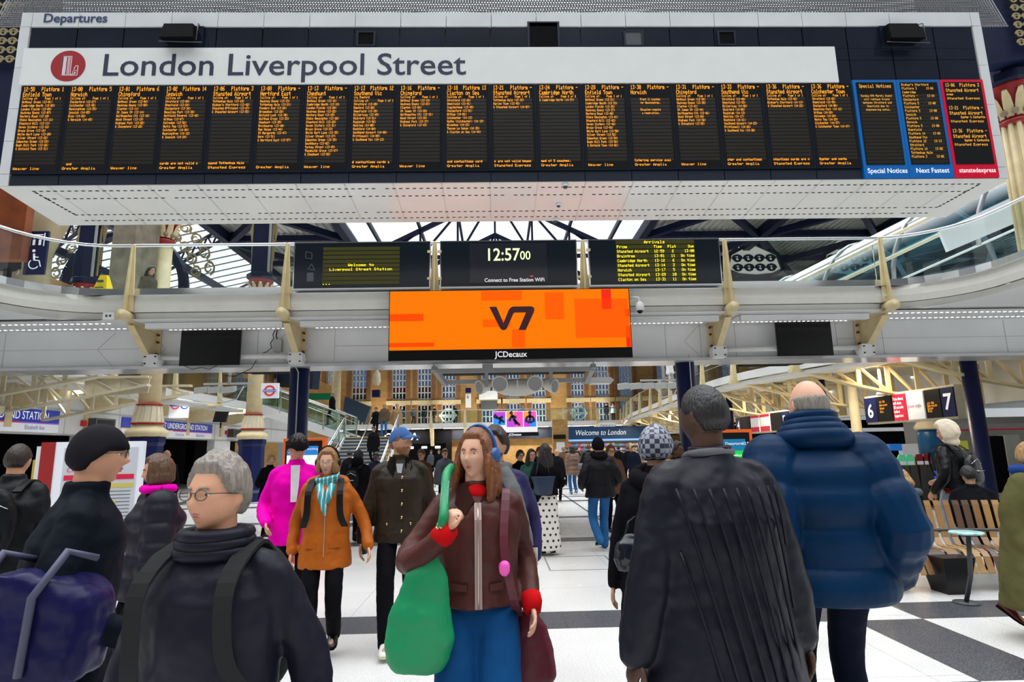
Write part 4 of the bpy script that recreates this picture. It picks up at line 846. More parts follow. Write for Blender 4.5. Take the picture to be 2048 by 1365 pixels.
# cast iron columns
def capital(t, x, y, z, r=.3):
    mb = MB(); mb.lathe([(r*.75, -.05), (r*.95, 0), (r*.95, .06), (r*.7, .1)], (x, y, z), 20); mb.build('neck_ring', RED, t)
    mb = MB(); mb.lathe([(r*.7, .08), (r*.8, .35), (r*1.05, .62), (r*1.3, .7), (r*1.3, .75)], (x, y, z), 20); mb.build('bell', RED, t)
    for k in range(10):
        a = 2*PI*k/10; d = Vector((math.cos(a), math.sin(a), 0)); sd = Vector((-math.sin(a), math.cos(a), 0)); o = Vector((x, y, z)); mb = MB()
        prof = [(.76, .12, .18), (.9, .3, .26), (1.08, .48, .22), (1.32, .6, .13), (1.42, .56, .04)]; vs = []
        for rr, h, w in prof: vs += [o+d*r*rr-sd*w*r+Vector((0, 0, h)), o+d*r*(rr+.1)+Vector((0, 0, h)), o+d*r*rr+sd*w*r+Vector((0, 0, h))]
        mb.add(vs, [(i*3+j, i*3+j+1, i*3+j+4, i*3+j+3) for i in range(4) for j in range(2)], True); mb.build('leaf', CREAM, t)
    mb = MB()
    for k in range(10):
        a = 2*PI*(k+.5)/10; mb.sphere((x+math.cos(a)*r*.95, y+math.sin(a)*r*.95, z+.2), r*.2)
    mb.build('rosette_band', M('stone_rosette', (.3, .24, .16), .8), t)
    mb = MB(); mb.lathe([(r*1.35, .75), (r*1.55, .8), (r*1.55, .95), (r*1.2, 1.0)], (x, y, z), 8, False); mb.build('abacus', NAVYD, t)
FIL = M('filigree_gold', (.34, .27, .13), .6)
def filigree(mb, P, cells, r=.03):
    # scroll work inside a patch P(u, v), u and v in 0..1
    nu, nv = cells
    for i in range(nu):
        for j in range(nv):
            c = ((i+.5)/nu, (j+.5)/nv)
            for s in (1, -1):
                pts = [P(c[0]+s*(.46-.03*k)/nu*math.cos(k*.75), c[1]+(.46-.03*k)/nv*math.sin(k*.75)) for k in range(11)]
                for a, b in zip(pts[:-1], pts[1:]): mb.bar(a, b, r, r*.7, up=(.1, 1, 0))
def fan(t, x, y, z, spans, h):
    # spans: list of x reach for ribs springing from the capital
    mb = MB(); mb.box(x-.3, x+.3, y-.25, y+.25, z+1.0, z+1.0+h)
    for sx in spans:
        pts = [(x+sx*(1-math.cos(a)), y, z+1.0+h*math.sin(a)) for a in [i*PI/2/10 for i in range(11)]]
        for a, b in zip(pts[:-1], pts[1:]): mb.bar(a, b, .22, .26, up=(0, 1, 0))
    mb.build('arched_rib', NAVYD, t)
    mb = MB(); mb.tube([(x+.35, y-.3, z+1.0), (x+.35, y-.3, z+1+h)], .05, 8); mb.build('drainpipe', GREY, t)
    mb = MB()
    for sx in spans:
        mb.bar((x+.36*(1 if sx > 0 else -1), y-.05, z+1.1), (x+.36*(1 if sx > 0 else -1), y-.05, z+1+h), .05, .05)
        def P(u, v, sx=sx):
            a = v*PI/2*.92; xe = sx*(1-math.cos(a)); zz = z+1.0+h*math.sin(a); x0_ = .4*(1 if sx > 0 else -1)
            return Vector((x + x0_ + (xe*.9 - 0)*u, y, zz + (1-u)*.4 + .3))
        filigree(mb, P, (5, 10), .03)
    mb.build('filigree_panel', FIL, t)
def column(x, y, lab, rad=.27, base=True, zc=7.9, fans=None):
    t = thing('cast_iron_column', lab, 'column', (x, y, 0))
    if base:
        mb = MB(); mb.lathe([(rad*1.9, 0), (rad*1.9, .3), (rad*1.65, .4), (rad*1.6, 1.9), (rad*1.75, 2.0), (rad*1.75, 2.15)], (x, y, 0), 8, False); mb.build('octagonal_plinth', NAVY, t)
        mb = MB(); mb.box(x-rad*.2, x+rad*1.0, y-rad*1.5-.01, y-rad*1.5, .5, 1.85) 
        mb.lathe([(rad*1.6, 2.15), (rad*1.95, 2.2), (rad*1.95, 2.32), (rad*1.45, 2.42)], (x, y, 0), 12); mb = MB(); mb.lathe([(rad*1.6, 2.15), (rad*1.95, 2.2), (rad*1.95, 2.32), (rad*1.45, 2.42), (rad*1.4, 2.5)], (x, y, 0), 16); mb.build('base_moulding', CREAM, t)
        mb = MB(); prof = []
        for k in range(9): prof.append((rad*(1.42-.045*k)+(.008 if k % 2 else 0), 2.5+k*.065))
        mb.lathe(prof, (x, y, 0), 28)
        for k in range(14): a = 2*PI*k/14; mb.bar((x+math.cos(a)*rad*1.44, y+math.sin(a)*rad*1.44, 2.5), (x+math.cos(a+.1)*rad*1.1, y+math.sin(a+.1)*rad*1.1, 3.0), .035)
        mb.build('reeded_collar', CREAMD, t)
        for z_ in (2.5, 3.02):
            mb = MB(); rr = rad*(1.5 if z_ < 3 else 1.12); mb.lathe([(rr, z_), (rr+.03, z_+.02), (rr, z_+.05)], (x, y, 0), 24); mb.build('red_ring', RED, t)
    mb = MB(); zl = 3.05 if base else (4.73 if y < 12 else zc-3.1)
    mb.lathe([(rad, zl), (rad*.92, zc)], (x, y, 0), 28); mb.build('shaft', CREAM, t)
    if not base:
        mb = MB()
        for k in range(12): a = 2*PI*k/12; mb.tube([(x+math.cos(a)*rad, y+math.sin(a)*rad, zl), (x+math.cos(a)*rad*.94, y+math.sin(a)*rad*.94, zc)], .045, 8)
        mb.build('flute', CREAM, t)
    capital(t, x, y, zc, rad*1.25)
    if fans: fan(t, x, y, zc, *fans)
    return t
column(-9.7, 17, 'cream cast iron column with red banded collar, nearer of the two at left', zc=7.75)
p = aY(505, 870, 22); column(p.x, 22, 'cream cast iron column behind the blurred faced man, right of the nearer one', fans=((-3.2, 3.4), 5.5), zc=7.3)
p = aY(173, 575, 22); column(p.x, 22, 'dark fan vaulted column capital at upper left beyond the lift sign', base=False, fans=((-4.5, 4.2), 6), zc=7.2)
column(9.85, 10.2, 'cream fluted column with red and gold capital right of the departure board', base=False, rad=.24, zc=7.45, fans=((-2.2, 3.2), 4.0))
# dark vault plates closing the upper corners
for pts, lab in (([(-12, 6.2), (-7.35, 6.6), (-7.7, 8.0), (-8.0, 10.5), (-12, 10.5)], 'dark navy arch spandrel beside the upper left corner of the board'), ([(8.3, 8.2), (9.1, 8.4), (10.2, 8.6), (12, 8.6), (12, 11), (8.0, 11)], 'dark navy arch spandrel beside the upper right corner of the board')):
    t = thing('arch_spandrel', lab, 'arch', (pts[0][0], 9.75, pts[0][1])); mb = MB(); mb.prism(pts, (0, .3, 0), (0, 9.7, 0)); mb.build('plate', NAVYD, t)
    xo = pts[0][0]; mb = MB(); P = (lambda u, v: Vector((-9.4+1.6*u, 9.62, 8.4+1.6*v))) if xo < 0 else (lambda u, v: Vector((9.6+1.6*u, 9.62, 8.7+1.6*v)))
    filigree(mb, P, (9, 9), .022); mb.build('filigree_panel', FIL, t)
# stone and timber pieces at left edge
pa = aY(-20, 462, 11.7); pb = aY(60, 372, 11.7); mb = MB(); mb.box(pa.x-2, pb.x, 11.7, 11.9, pa.z-.6, pb.z+.5); tag(mb.build('timber_panel', M('varnished_timber', (.25, .06, .015), .4, var=.3)), 'red brown timber panel at the left edge below the departure board', 'panel')
mb = MB(); mb.lathe([(.55, 4.3), (.5, 6.2), (.62, 6.6), (.75, 7.0)], (-10.6, 13.2, 0), 16); tag(mb.build('stone_pier', M('pier_stone', (.33, .26, .15), .8, var=.3, vscale=1.5)), 'stone pier behind the lift sign at left', 'pier')
mb = MB(); mb.box(-10.2, -9.6, 15.5, 16.6, 4.7, 8.5); tag(mb.build('stone_wall_pier', M('pier_stone2', (.2, .17, .12), .8, var=.3)), 'brown stone pier right of the lift sign', 'pier')
# lift sign
pl = Pl(aY(46, 540, 11.9), (1, 0, 0)); t = thing('lift_sign', 'dark blue lift and wheelchair sign on the upper deck at left', 'sign', tuple(aY(66, 540, 11.9)))
mb = MB(); slab(mb, pl, 0, .42, -.1, .82, -.05, 0); mb.build('panel', M('sign_midnight', (.008, .012, .07), .4), t)
mb = MB(); c = .2
def L_(a, b, w=.02): mb.bar(pl.p(*a, .004), pl.p(*b, .004), w, .003, up=tuple(pl.n))
L_((.07, .5), (.07, .78)); L_((.35, .5), (.35, .78)); L_((.1, .74), (.32, .74))
for k in (.15, .27): L_((k, .52), (k, .64), .05); mb.lathe([(.025, 0), (.025, .004)], pl.p(k, .69, .002), 12, False, pl.n)
pp = [(c+.0+.1*math.cos(a), .12+.1*math.sin(a)) for a in [math.radians(d) for d in range(130, 350, 20)]]
for a, b in zip(pp[:-1], pp[1:]): L_(a, b)
L_((.18, .34), (.2, .2), .04); L_((.2, .2), (.3, .19)); L_((.3, .19), (.34, .06)); L_((.18, .27), (.28, .26)); mb.lathe([(.032, 0), (.032, .004)], pl.p(.17, .4, .002), 12, False, pl.n)
mb.build('pictogram', WTXT, t)
# caution board
t = thing('wet_floor_sign', 'yellow folding wet floor sign on the upper deck', 'caution sign', tuple(aY(200, 585, 12.0)))
p = aY(200, 587, 12.0); mb = MB(); mb.add([(p.x-.15, 11.95, p.z), (p.x+.15, 11.95, p.z), (p.x+.07, 12.05, p.z+.4), (p.x-.07, 12.05, p.z+.4), (p.x-.15, 12.25, p.z), (p.x+.15, 12.25, p.z), (p.x+.07, 12.12, p.z+.4), (p.x-.07, 12.12, p.z+.4)], [(0, 1, 2, 3), (5, 4, 7, 6), (3, 2, 6, 7), (0, 3, 7, 4), (1, 5, 6, 2)]); mb.build('board', M('caution_yellow', (.85, .6, .0), .4), t)
mb = MB(); mb.box(p.x-.06, p.x+.06, 11.96, 11.98, p.z+.22, p.z+.27); mb.box(p.x-.08, p.x+.08, 11.94, 11.96, p.z+.1, p.z+.12); mb.build('print', DGREY, t)

# ============================================================ stairs
t = thing('staircase', 'grey staircase with glass and steel rails climbing away to a landing', 'stairs', (-6.3, 26, 0))
xl, xr, yb, yt, zt_ = -7.5, -5.05, 25.9, 30.3, 2.38
N = 15
for k in range(N):
    mb = MB(); y0 = yb+(yt-yb)*k/N; z1 = zt_*(k+1)/N
    mb.box(xl, xr, y0, y0+.31, z1-.045, z1); mb.mat(1).box(xl, xr, y0+.04, y0+.06, z1-.16, z1-.045); mb.mat(2).box(xl, xr, y0-.003, y0+.03, z1-.03, z1+.002); mb.build('step', [M('stair_tread', (.36, .37, .37), .6), M('stair_riser', (.16, .165, .17), .7), M('nosing', (.62, .62, .6), .5) if k < N-1 else M('yellow_nosing', (.75, .5, .05), .5)], t)
mb = MB(); mb.box(xl-2.6, xr, yt, yt+2.6, zt_-.25, zt_); mb.build('landing', WPAN, t)
for x in (xl-.09, xr+.09):
    mb = MB(); mb.prism([(yb-.3, 0), (yb+.1, 0), (yt+.05, zt_-.35), (yt+.05, zt_+.08), (yb-.1, .25)], (.05, 0, 0), (x-.025, 0, 0), (0, 1, 0)); mb.build('stringer', WHITE, t)
    mb = MB()
    for h, r in ((1.05, .035), (.9, .018), (.3, .012)): mb.tube([(x, yb-.3, h), (x, yt, zt_+h), (x, yt+.6, zt_+h)], r, 8)
    for k in range(5): y = yb+(yt-yb)*k/4; z = zt_*k/4; mb.bar((x, y, z), (x, y, z+1.05), .05)
    mb.build('handrail', CHROME, t)
    mb = MB(); mb.add([(x, yb, .15), (x, yt, zt_+.15), (x, yt, zt_+.95), (x, yb, .95)], [(0, 1, 2, 3)]); mb.build('glass_panel', glassmat('green_stair_glass', (.62, .85, .78), .4), t)
mb = MB(); mb.tube([((xl+xr)/2, yb-.2, .95), ((xl+xr)/2, yt, zt_+.95)], .03); mb.build('centre_rail', CHROME, t)
t = thing('upper_stair_flight', 'white upper stair flight with green glass rising left to the gallery', 'stairs', (-9.6, 31, 3))
x0, x1, z0, z1 = -7.55, -11.9, zt_, 4.05
for yy in (30.2, 32.6):
    mb = MB(); mb.prism([(x0+.2, z0-.3), (x0+.2, z0+.1), (x1, z1+.1), (x1-.9, z1+.1), (x1-.9, z1-.4), (x1, z1-.45)], (0, .06, 0), (0, yy, 0)); mb.build('stringer', WHITE, t)
    mb = MB(); mb.add([(x0, yy, z0+.15), (x1, yy, z1+.15), (x1, yy, z1+1.05), (x0, yy, z0+1.05)], [(0, 1, 2, 3)]); mb.build('glass_panel', MATS['green_stair_glass'], t)
    mb = MB(); mb.tube([(x0, yy, z0+1.1), (x1, yy, z1+1.1), (x1-.8, yy, z1+1.1)], .035, 8); mb.tube([(x0, yy, z0+.8), (x1, yy, z1+.8)], .02, 8)
    for k in range(5): x = x0+(x1-x0)*k/4; z = z0+(z1-z0)*k/4; mb.bar((x, yy, z), (x, yy, z+1.1), .06)
    mb.build('handrail', CHROME, t)
mb = MB()
for k in range(11): x = x0-(k)*.395; z = z0+(k+1)*.152; mb.box(x-.4, x, 30.25, 32.6, z-.04, z)
mb.build('tread', M('stair_tread'), t)

# ============================================================ right gallery with trusses
t = thing('right_gallery', 'long curved gallery with cream posts running back on the right side', 'gallery', (9, 30, 4))
GP = [(12.1, 60, 0), (11.1, 52.5, 0), (9.9, 44, 0), (9.3, 36, 0), (8.8, 30, 0), (8.4, 25, 0), (8.5, 21, 0), (9.2, 18, 0), (9.8, 16, 0), (10.0, 14.4, 0)]
# smooth it
def catmull(P, n=4):
    P = [Vector(p) for p in P]; out = []
    for i in range(len(P)-1):
        a, b, c, d = P[max(i-1, 0)], P[i], P[i+1], P[min(i+2, len(P)-1)]
        for k in range(n):
            s = k/n; out.append(.5*((2*b)+(c-a)*s+(2*a-5*b+4*c-d)*s*s+(3*b-a-3*c+d)*s**3))
    return out+[P[-1]]
GC = catmull(GP)
mb = MB(); mb.sweep(GC, [(0, 3.86), (0, 4.12), (.05, 4.12), (.05, 3.86)], closed=True); mb.sweep(GC, [(-.75, 3.72), (-.75, 3.83), (-.05, 3.83), (-.05, 3.72)], closed=True)
mb.build('fascia', WHITE, t)
mb = MB()
for a, b in zip(GC[:-1], GC[1:]): mb.quad((a.x, a.y, 4.08), (22, a.y, 4.08), (22, b.y, 4.08), (b.x, b.y, 4.08))
mb.build('deck', M('cream_soffit', (.6, .57, .47), .6, var=.08), t)
mb = MB()
for a, b in zip(GC[:-1], GC[1:]):
    x = a.x+1.2
    mb.box(x, x+.9, a.y-.8, a.y-.68, 3.86, 3.92)
pass
mb = MB(); mb.sweep(GC, [(.02, 4.15), (.02, 5.15)]); mb.build('balustrade_glass', GLASS, t)
mb = MB(); mb.tube([p+Vector((0, 0, 5.2)) for p in GC], .035); mb.tube([p+Vector((0, 0, 4.6)) for p in GC], .015, 6); mb.build('handrail', CHROME, t)
i = 0; acc = 0.0; prev = GC[0]; posts = []
for p in GC[1:]:
    acc += (p-prev).length
    if acc > 2.6: posts.append((p, (p-prev).normalized())); acc = 0
    prev = p
for p, d in posts:
    w = Vector((-d.y, d.x, 0))*-1   # towards the concourse
    w = Vector((-1, 0, 0)) if w.x > 0 else w
    mb = MB(); o = p-Vector((.03, 0, 0))
    mb.add([(o.x-.18, o.y-.12, 3.86), (o.x, o.y-.12, 3.86), (o.x, o.y+.12, 3.86), (o.x-.18, o.y+.12, 3.86), (o.x-.07, o.y-.06, 5.22), (o.x, o.y-.06, 5.22), (o.x, o.y+.06, 5.22), (o.x-.07, o.y+.06, 5.22)], [(0, 1, 2, 3), (4, 7, 6, 5), (0, 4, 5, 1), (1, 5, 6, 2), (2, 6, 7, 3), (3, 7, 4, 0)])
    mb.box(o.x-.22, o.x+.5, o.y-.14, o.y+.14, 3.78, 3.88); mb.build('post', CREAM, t)
    # tapered lattice cantilever carrying the deck
    x0 = p.x+.05; x1 = x0+5.4; y = p.y; mb = MB(); zt2 = 3.95
    def zb_(x): f = (x-x0)/(x1-x0); return 3.82-1.0*math.sin(min(1, f)*PI/2)
    mb.bar((x0, y, zt2), (x1, y, zt2), .24, .07); pts = [(x0+(x1-x0)*k/6, y, zb_(x0+(x1-x0)*k/6)) for k in range(7)]
    for a, b in zip(pts[:-1], pts[1:]): mb.bar(a, b, .24, .07)
    mb.prism([(x0, 3.82), (x0+.9, 3.95), (x0+.9, zb_(x0+.9))], (0, .03, 0), (0, y-.015, 0))
    for k in range(1, 6):
        xa, xb = x0+(x1-x0)*k/6, x0+(x1-x0)*(k+1)/6
        mb.bar((xa, y, zb_(xa)), (xa, y, zt2), .14, .05); mb.bar((xa, y, zt2), (xb, y, zb_(xb)), .12, .05)
    mb.bar((x1, y, zb_(x1)-.1), (x1, y, zt2), .3, .16); mb.build('lattice_bracket', CREAM, t)
mb = MB(); mb.box(15.2, 15.6, 13.2, 60, 2.75, 4.1); mb.build('rear_wall', WPAN, t)
# lattice truss on the near left below the bridge
t = thing('lattice_truss', 'cream riveted lattice bracket under the bridge at far left', 'truss', (-11, 14, 3))
mb = MB()
for y in (14.2, 16.2, 18.4):
    xa, xb = -13.6, -9.3
    mb.bar((xa, y, 3.72), (xb, y, 3.72), .2, .06); mb.bar((xa, y, 2.75), (-11.3, y, 3.15), .2, .06); mb.bar((-11.3, y, 3.15), (xb, y, 3.5), .2, .06)
    mb.prism([(-9.3, 3.3), (-9.3, 3.75), (-11.0, 3.72), (-11.0, 3.2)], (0, .03, 0), (0, y, 0)) if y > 16 and y < 17 else None
    for k in range(6):
        x = xa+k*.7; f = 2.75+(x-xa)*.17; mb.bar((x, y, f), (x, y, 3.72), .1, .04); mb.bar((x, y, 3.72), (x+.7, y, f+.12), .1, .04)
mb.build('lattice', CREAMD, t)
t = thing('square_pier', 'cream square pier with moulded cap at the left edge', 'pier', (-11.9, 13.2, 0))
mb = MB(); mb.box(-12.4, -11.2, 12.95, 13.6, 0, 2.55); mb.prism([(-12.5, 2.55), (-11.05, 2.55), (-10.95, 2.7), (-10.95, 2.78), (-11.2, 2.85), (-12.5, 2.85)], (0, .75, 0), (0, 12.9, 0)); mb.box(-12.4, -11.4, 12.95, 13.6, 2.85, 3.6); mb.build('pier', CREAMD, t)

# ============================================================ train shed roof
for k in range(6):
    y = 17+k*7; t = thing('gallery_lamp', 'long tube lamp fixed under the right gallery soffit', 'light', (11.4, y, 3.95), group='tube lamps under the right gallery')
    mb = MB(); mb.box(11.2, 11.6, y, y+2.6, 3.92, 4.06); mb.build('housing', WHITE, t); area('gallery_lamp_light', (11.4, y+1.3, 3.9), .3, 2.4, 110, (1, .86, .62))
for k in range(4):  # added fill lamps, they lift the dark underground entrance wall
    y = 18+k*5; t = thing('left_fill_lamp', 'added long fill lamp under the left gallery soffit', 'light', (-12.9, y, 3.6), group='added fill lamps under the left gallery')
    mb = MB(); mb.box(-13.0, -12.7, y, y+2.4, 3.84, 3.94); mb.build('housing', WHITE, t); area('left_fill_light', (-12.85, y+1.2, 3.82), .25, 2.2, 90, (1, .97, .92), (0, math.radians(-25), 0))
for k in range(7):  # added fill lamps that raise the brightness of the far end
    x = -13+k*3.9; t = thing('far_fill_lamp', 'added fill lamp under the far gallery', 'light', (x, 57.6, 3.7), group='added fill lamps under the far gallery')
    mb = MB(); mb.box(x, x+2.2, 57.5, 57.8, 3.68, 3.75); mb.build('housing', WHITE, t); area('far_fill_light', (x+1.1, 57.65, 3.66), 2, .25, 160, (1, .93, .82))
mb = MB()
def slabz(x0, x1, y0, y1, z, th=.12): mb.box(x0, x1, y0, y1, z, z+th)
zr = 15.2
# solid corrugated strips either side of the glazed centre
for a, b in ((-16.5, -9.0), (9.2, 42)):
    slabz(a, b, 27, 59.9, zr)
struct('ceiling', mb, CORR)
mb = MB(); 
for a, b in ((-16.5, -9.0), (9.2, 42)):
    x = a
    while x < b: mb.box(x, x+.16, 27, 59.8, zr-.07, zr); x += .4
struct('trim_30', mb, M('corrugation_rib', (.5, .5, .47), .6))
t = thing('roof_framework', 'dark blue steel roof framework of the train shed', 'roof frame', (0, 40, 14.6))
mb = MB(); zz = zr-.35
for x in (-16.5, -9.1, 9.2, 16.8, 24.4, 32, 40): mb.bar((x, 24, zz-.1), (x, 60, zz-.1), .45, .6)
for y in (27, 31.5, 36, 41, 46.5, 53): 
    mb.bar((-16.5, y, zz), (-9.1, y, zz), .3, .35); mb.bar((9.2, y, zz), (40, y, zz), .3, .35)
ys = (27, 36, 46.5, 59.5)
for x0, x1 in ((-16.5, -9.1), (9.2, 16.8), (16.8, 24.4), (24.4, 32), (32, 40)):
    for y0, y1 in zip(ys[:-1], ys[1:]):
        mb.bar((x0, y0, zz-.2), (x1, y1, zz-.2), .35, .4); mb.bar((x1, y0, zz-.2), (x0, y1, zz-.2), .35, .4)
mb.build('bracing_beam', NAVYD, t)
mb = MB()
# centre glazed bay: trusses rising to a ridge
for y in (27, 33, 40, 48, 57):
    zt2 = zr+4.2; mb.bar((-9.1, y, zz), (9.2, y, zz), .2, .25); mb.bar((-9.1, y, zz), (0, y, zt2), .28, .3); mb.bar((9.2, y, zz), (0, y, zt2), .28, .3)
    for k in range(-3, 4):
        x = k*2.6; h = zt2-abs(x)/9.1*(zt2-zz); mb.bar((x, y, zz), (x, y, h), .14, .16)
        if k: s = 1 if k > 0 else -1; mb.bar((x, y, zz), ((abs(k)-1)*s*2.6, y, zt2-abs((abs(k)-1)*2.6)/9.1*(zt2-zz)), .12, .14)
for k in range(-3, 4):
    x = k*2.6; h = zr+4.2-abs(x)/9.1*(zr+4.2-zz); mb.bar((x, 27, h+.1), (x, 58, h+.1), .16, .3)
mb.build('ridge_truss', NAVYD, t)
# left glazed bay seen behind the rail: lattice purlins and glazing bars
mb = MB(); 
LR = lambda x, y: 12.2 + (x+30)*.22
def lattice(a, b, h, w=.1, n=16):
    a = Vector(a); b = Vector(b); u = Vector((0, 0, h)); mb.bar(a, b, w, w); mb.bar(a+u, b+u, w, w)
    for k in range(n): p = a+(b-a)*k/n; q = a+(b-a)*(k+1)/n; mb.bar(p, p*.5+q*.5+u, w*.6); mb.bar(p*.5+q*.5+u, q, w*.6)
for y0 in (33, 41, 50): lattice((-36, y0+6, 10.2), (-15, y0-6, 15.4), .8, .14, 22)
for x in (-33, -29, -25, -21, -17): mb.bar((x, 26, LR(x, 0)), (x, 60, LR(x, 0)), .3, .45)
mb.build('lattice_purlin', NAVYD, t)
mb = MB()
for k in range(26): y = 30+k*1.15; mb.bar((-36, y, LR(-36, 0)+.5), (-16.5, y, LR(-16.5, 0)+.5), .05, .08)
mb.build('glazing_bar', M('bar_grey', (.2, .22, .24), .5), t)
mb = MB()
mb.bar((-34, 59, 10.0), (-12, 40, 6.6), .5, 1.6); mb.build('side_girder', M('girder_blue', (.012, .03, .07), .4), t)
# white arched end window, upper left
t = thing('arched_screen', 'navy and gold arched end screen with bright glazing at upper left', 'arch', (-17, 36, 6))
p = aY(250, 560, 34); R0_ = 3.4; mb = MB(); cx_, cz_ = p.x, p.z-.6
pts = [(cx_+R0_*math.cos(a), 34, cz_+R0_*math.sin(a)) for a in [PI*i/24 for i in range(25)]]
for a, b in zip(pts[:-1], pts[1:]): mb.bar(a, b, .35, .6, up=(0, 1, 0))
mb.build('arch_rim', NAVYD, t)
mb = MB(); 
def P(u, v): a = PI*(.05+.9*u); r = R0_+.3+1.6*v; return Vector((cx_+r*math.cos(a), 34, cz_+r*math.sin(a)))
filigree(mb, P, (14, 2), .07); mb.build('filigree_panel', FIL, t)
# pierced pentagon screens in the right roof
for px in (1510, 1700):
    p = aY(px, 540, 38); t = thing('pierced_screen', 'pale pierced scroll work screen in the right roof, ' + ('nearer the arrivals display' if px < 1600 else 'left of the right end post'), 'screen', tuple(p)); mb = MB()
    pent = [(-1.9, 0), (-1.6, 1.1), (0, 1.9), (1.6, 1.1), (1.9, 0), (1.1, -.35), (0, -.45), (-1.1, -.35)]
    for i in range(8): a, b = pent[i], pent[(i+1) % 8]; mb.bar((p.x+a[0], 38, p.z+a[1]), (p.x+b[0], 38, p.z+b[1]), .2, .2, up=(0, 1, 0))
    mb.build('rim', NAVYD, t); mb = MB(); mb.prism(pent, (0, .05, 0), (p.x, 38.1, p.z)); mb.build('backing', M('pale_backing', (.8, .78, .7), .6, emit=.25), t)
    mb = MB(); filigree(mb, lambda u, v: Vector((p.x-1.5+3*u, 38, p.z-.2+1.3*v)), (4, 2), .1); mb.build('scroll_work', NAVYD, t)
    q = aY(px-20, 500, 38.5); mb = MB(); mb.add([tuple(aY(px-50, 525, 38.6)), tuple(aY(px+5, 508, 38.6)), tuple(aY(px+22, 476, 38.6)), tuple(aY(px-28, 486, 38.6))], [(0, 1, 2, 3)]); o = mb.build('skylight', M('skylight_glass', (.9, .95, 1), .3, emit=1.0)); tag(o, 'bright skylight pane above the ' + ('left' if px < 1600 else 'right') + ' pierced screen', 'skylight')
# glazed vault and white panel at upper right
t = thing('glass_vault', 'curved glass escalator vault with steel ribs at right behind the balustrade', 'glass vault', (12, 18, 5))
VG = glassmat('vault_glass', (.38, .68, .8), .5, .1)
def vault(s): # axis climbs to the right and towards the viewer
    return Vector((9.2+s*7.5, 22-s*8.5, 4.6+s*3.2))
mb = MB(); rings = []
for k in range(13):
    c = vault(k/12*1.15); rings.append([c+Vector((-1.3*math.cos(a), 1.3*math.cos(a)*.3, 2.3*math.sin(a))) for a in [PI*i/14 for i in range(15)]])
mb.add([q for r in rings for q in r], [(i*15+j, i*15+j+1, (i+1)*15+j+1, (i+1)*15+j) for i in range(12) for j in range(14)], True); mb.build('glazing', VG, t)
for k in range(0, 13, 2):
    mb = MB(); mb.tube([q for q in rings[k]], .07, 6); mb.build('rib', STEEL, t)
mb = MB()
for j in (0, 4, 7, 10, 14): mb.tube([r[j] for r in rings], .035, 6)
mb.build('purlin', WHITE, t)
mb = MB()
for dz in (.2, .75): mb.tube([vault(0)+Vector((-2.6, -2, dz)), vault(1.2)+Vector((-2.6, -2, dz))], .05, 8)
mb.build('handrail', CREAMD, t)
q = [aY(1880, 462, 13.2), aY(2075, 372, 12.2), aY(2075, 428, 12.2), aY(1897, 503, 13.2)]
mb = MB(); mb.add([tuple(v) for v in q]+[(v.x, v.y+.08, v.z) for v in q], [(0, 1, 2, 3), (4, 7, 6, 5), (0, 4, 5, 1), (1, 5, 6, 2), (2, 6, 7, 3), (3, 7, 4, 0)])
tag(mb.build('sloping_white_panel', WPAN), 'sloping white escalator side panel at upper right', 'panel')

# ============================================================ platforms side
XS = 12.0
t = thing('platform_sign', 'platform sign board for platforms 6 and 7 with posters between the numbers', 'sign', (XS, 17.5, 2.2)); 
for (y0, y1, ya) in ((19.4, 15.5, 6),):
    pl = Pl((XS, y0, 0), (0, -1, 0)); w = y0-y1
    mb = MB(); slab(mb, pl, 0, w, 2.2, 3.1, -.25, -.02); mb.build('casing', CREAMD, t)
    segs = [(0, .62, NAVY), (.66, 1.36, BLACK), (1.42, 2.0, M('poster_crimson', (.55, .01, .05), .4, emit=.25)), (2.05, 2.75, SWH), (2.8, 3.4, BLACK), (3.44, 3.9, NAVY)]
    for a, b, mt in segs:
        mb = MB(); slab(mb, pl, a, b, 2.26, 3.04, -.02, .02); mb.build('panel', mt, t)
    text('lettering', '6', .6, pl, .15, 2.42, WTXT, t, bold=.012, d=.03); text('lettering', '7', .6, pl, 3.52, 2.46, WTXT, t, bold=.012, d=.03)
    text('lettering', 'Train doors\nwill close\n30 seconds\nbefore\ndeparture', .125, pl, 1.46, 2.86, WTXT, t, bold=.003, d=.03, sx=.78)
    text('lettering', 'greater', .14, pl, 2.1, 2.6, REDP, t, d=.03, sx=.7); text('lettering', 'anglia', .14, pl, 2.42, 2.6, DGREY, t, d=.03, sx=.7)
    mb = MB()
    for a in (.8, 2.9):
        for k in range(4): led(mb, ('12:58', 'Norwich', 'Diss', 'Ely') [k], pl, a, 2.9-k*.1 if a < 1 else 2.7-k*.07, .009, .009, d=.03)
    mb.build('led_text', LED, t)
mb = MB(); mb.tube([(XS-.1, 18.3, 3.2), (XS-.1, 18.3, 4.0)], .05, 10); mb.lathe([(.12, 3.05), (.16, 3.12), (.05, 3.25)], (XS-.1, 18.3, 0), 14); mb.build('hanger', WHITE, t)
t = thing('platform_sign', 'platform sign board for platforms 4 and 5 half hidden behind the blue puffer jacket', 'sign', (XS, 28, 2.2)); pl = Pl((XS, 30.2, 0), (0, -1, 0))
mb = MB(); slab(mb, pl, 0, 5.6, 2.15, 3.05, -.25, -.02); mb.build('casing', CREAMD, t)
for a, b, mt in ((0, .7, NAVY), (.75, 1.7, BLACK), (1.8, 2.7, SWH), (2.85, 3.8, SWH), (3.9, 4.9, BLACK), (4.95, 5.6, NAVY)):
    mb = MB(); slab(mb, pl, a, b, 2.22, 2.98, -.02, .02)
    mb.build('panel', mt, t)
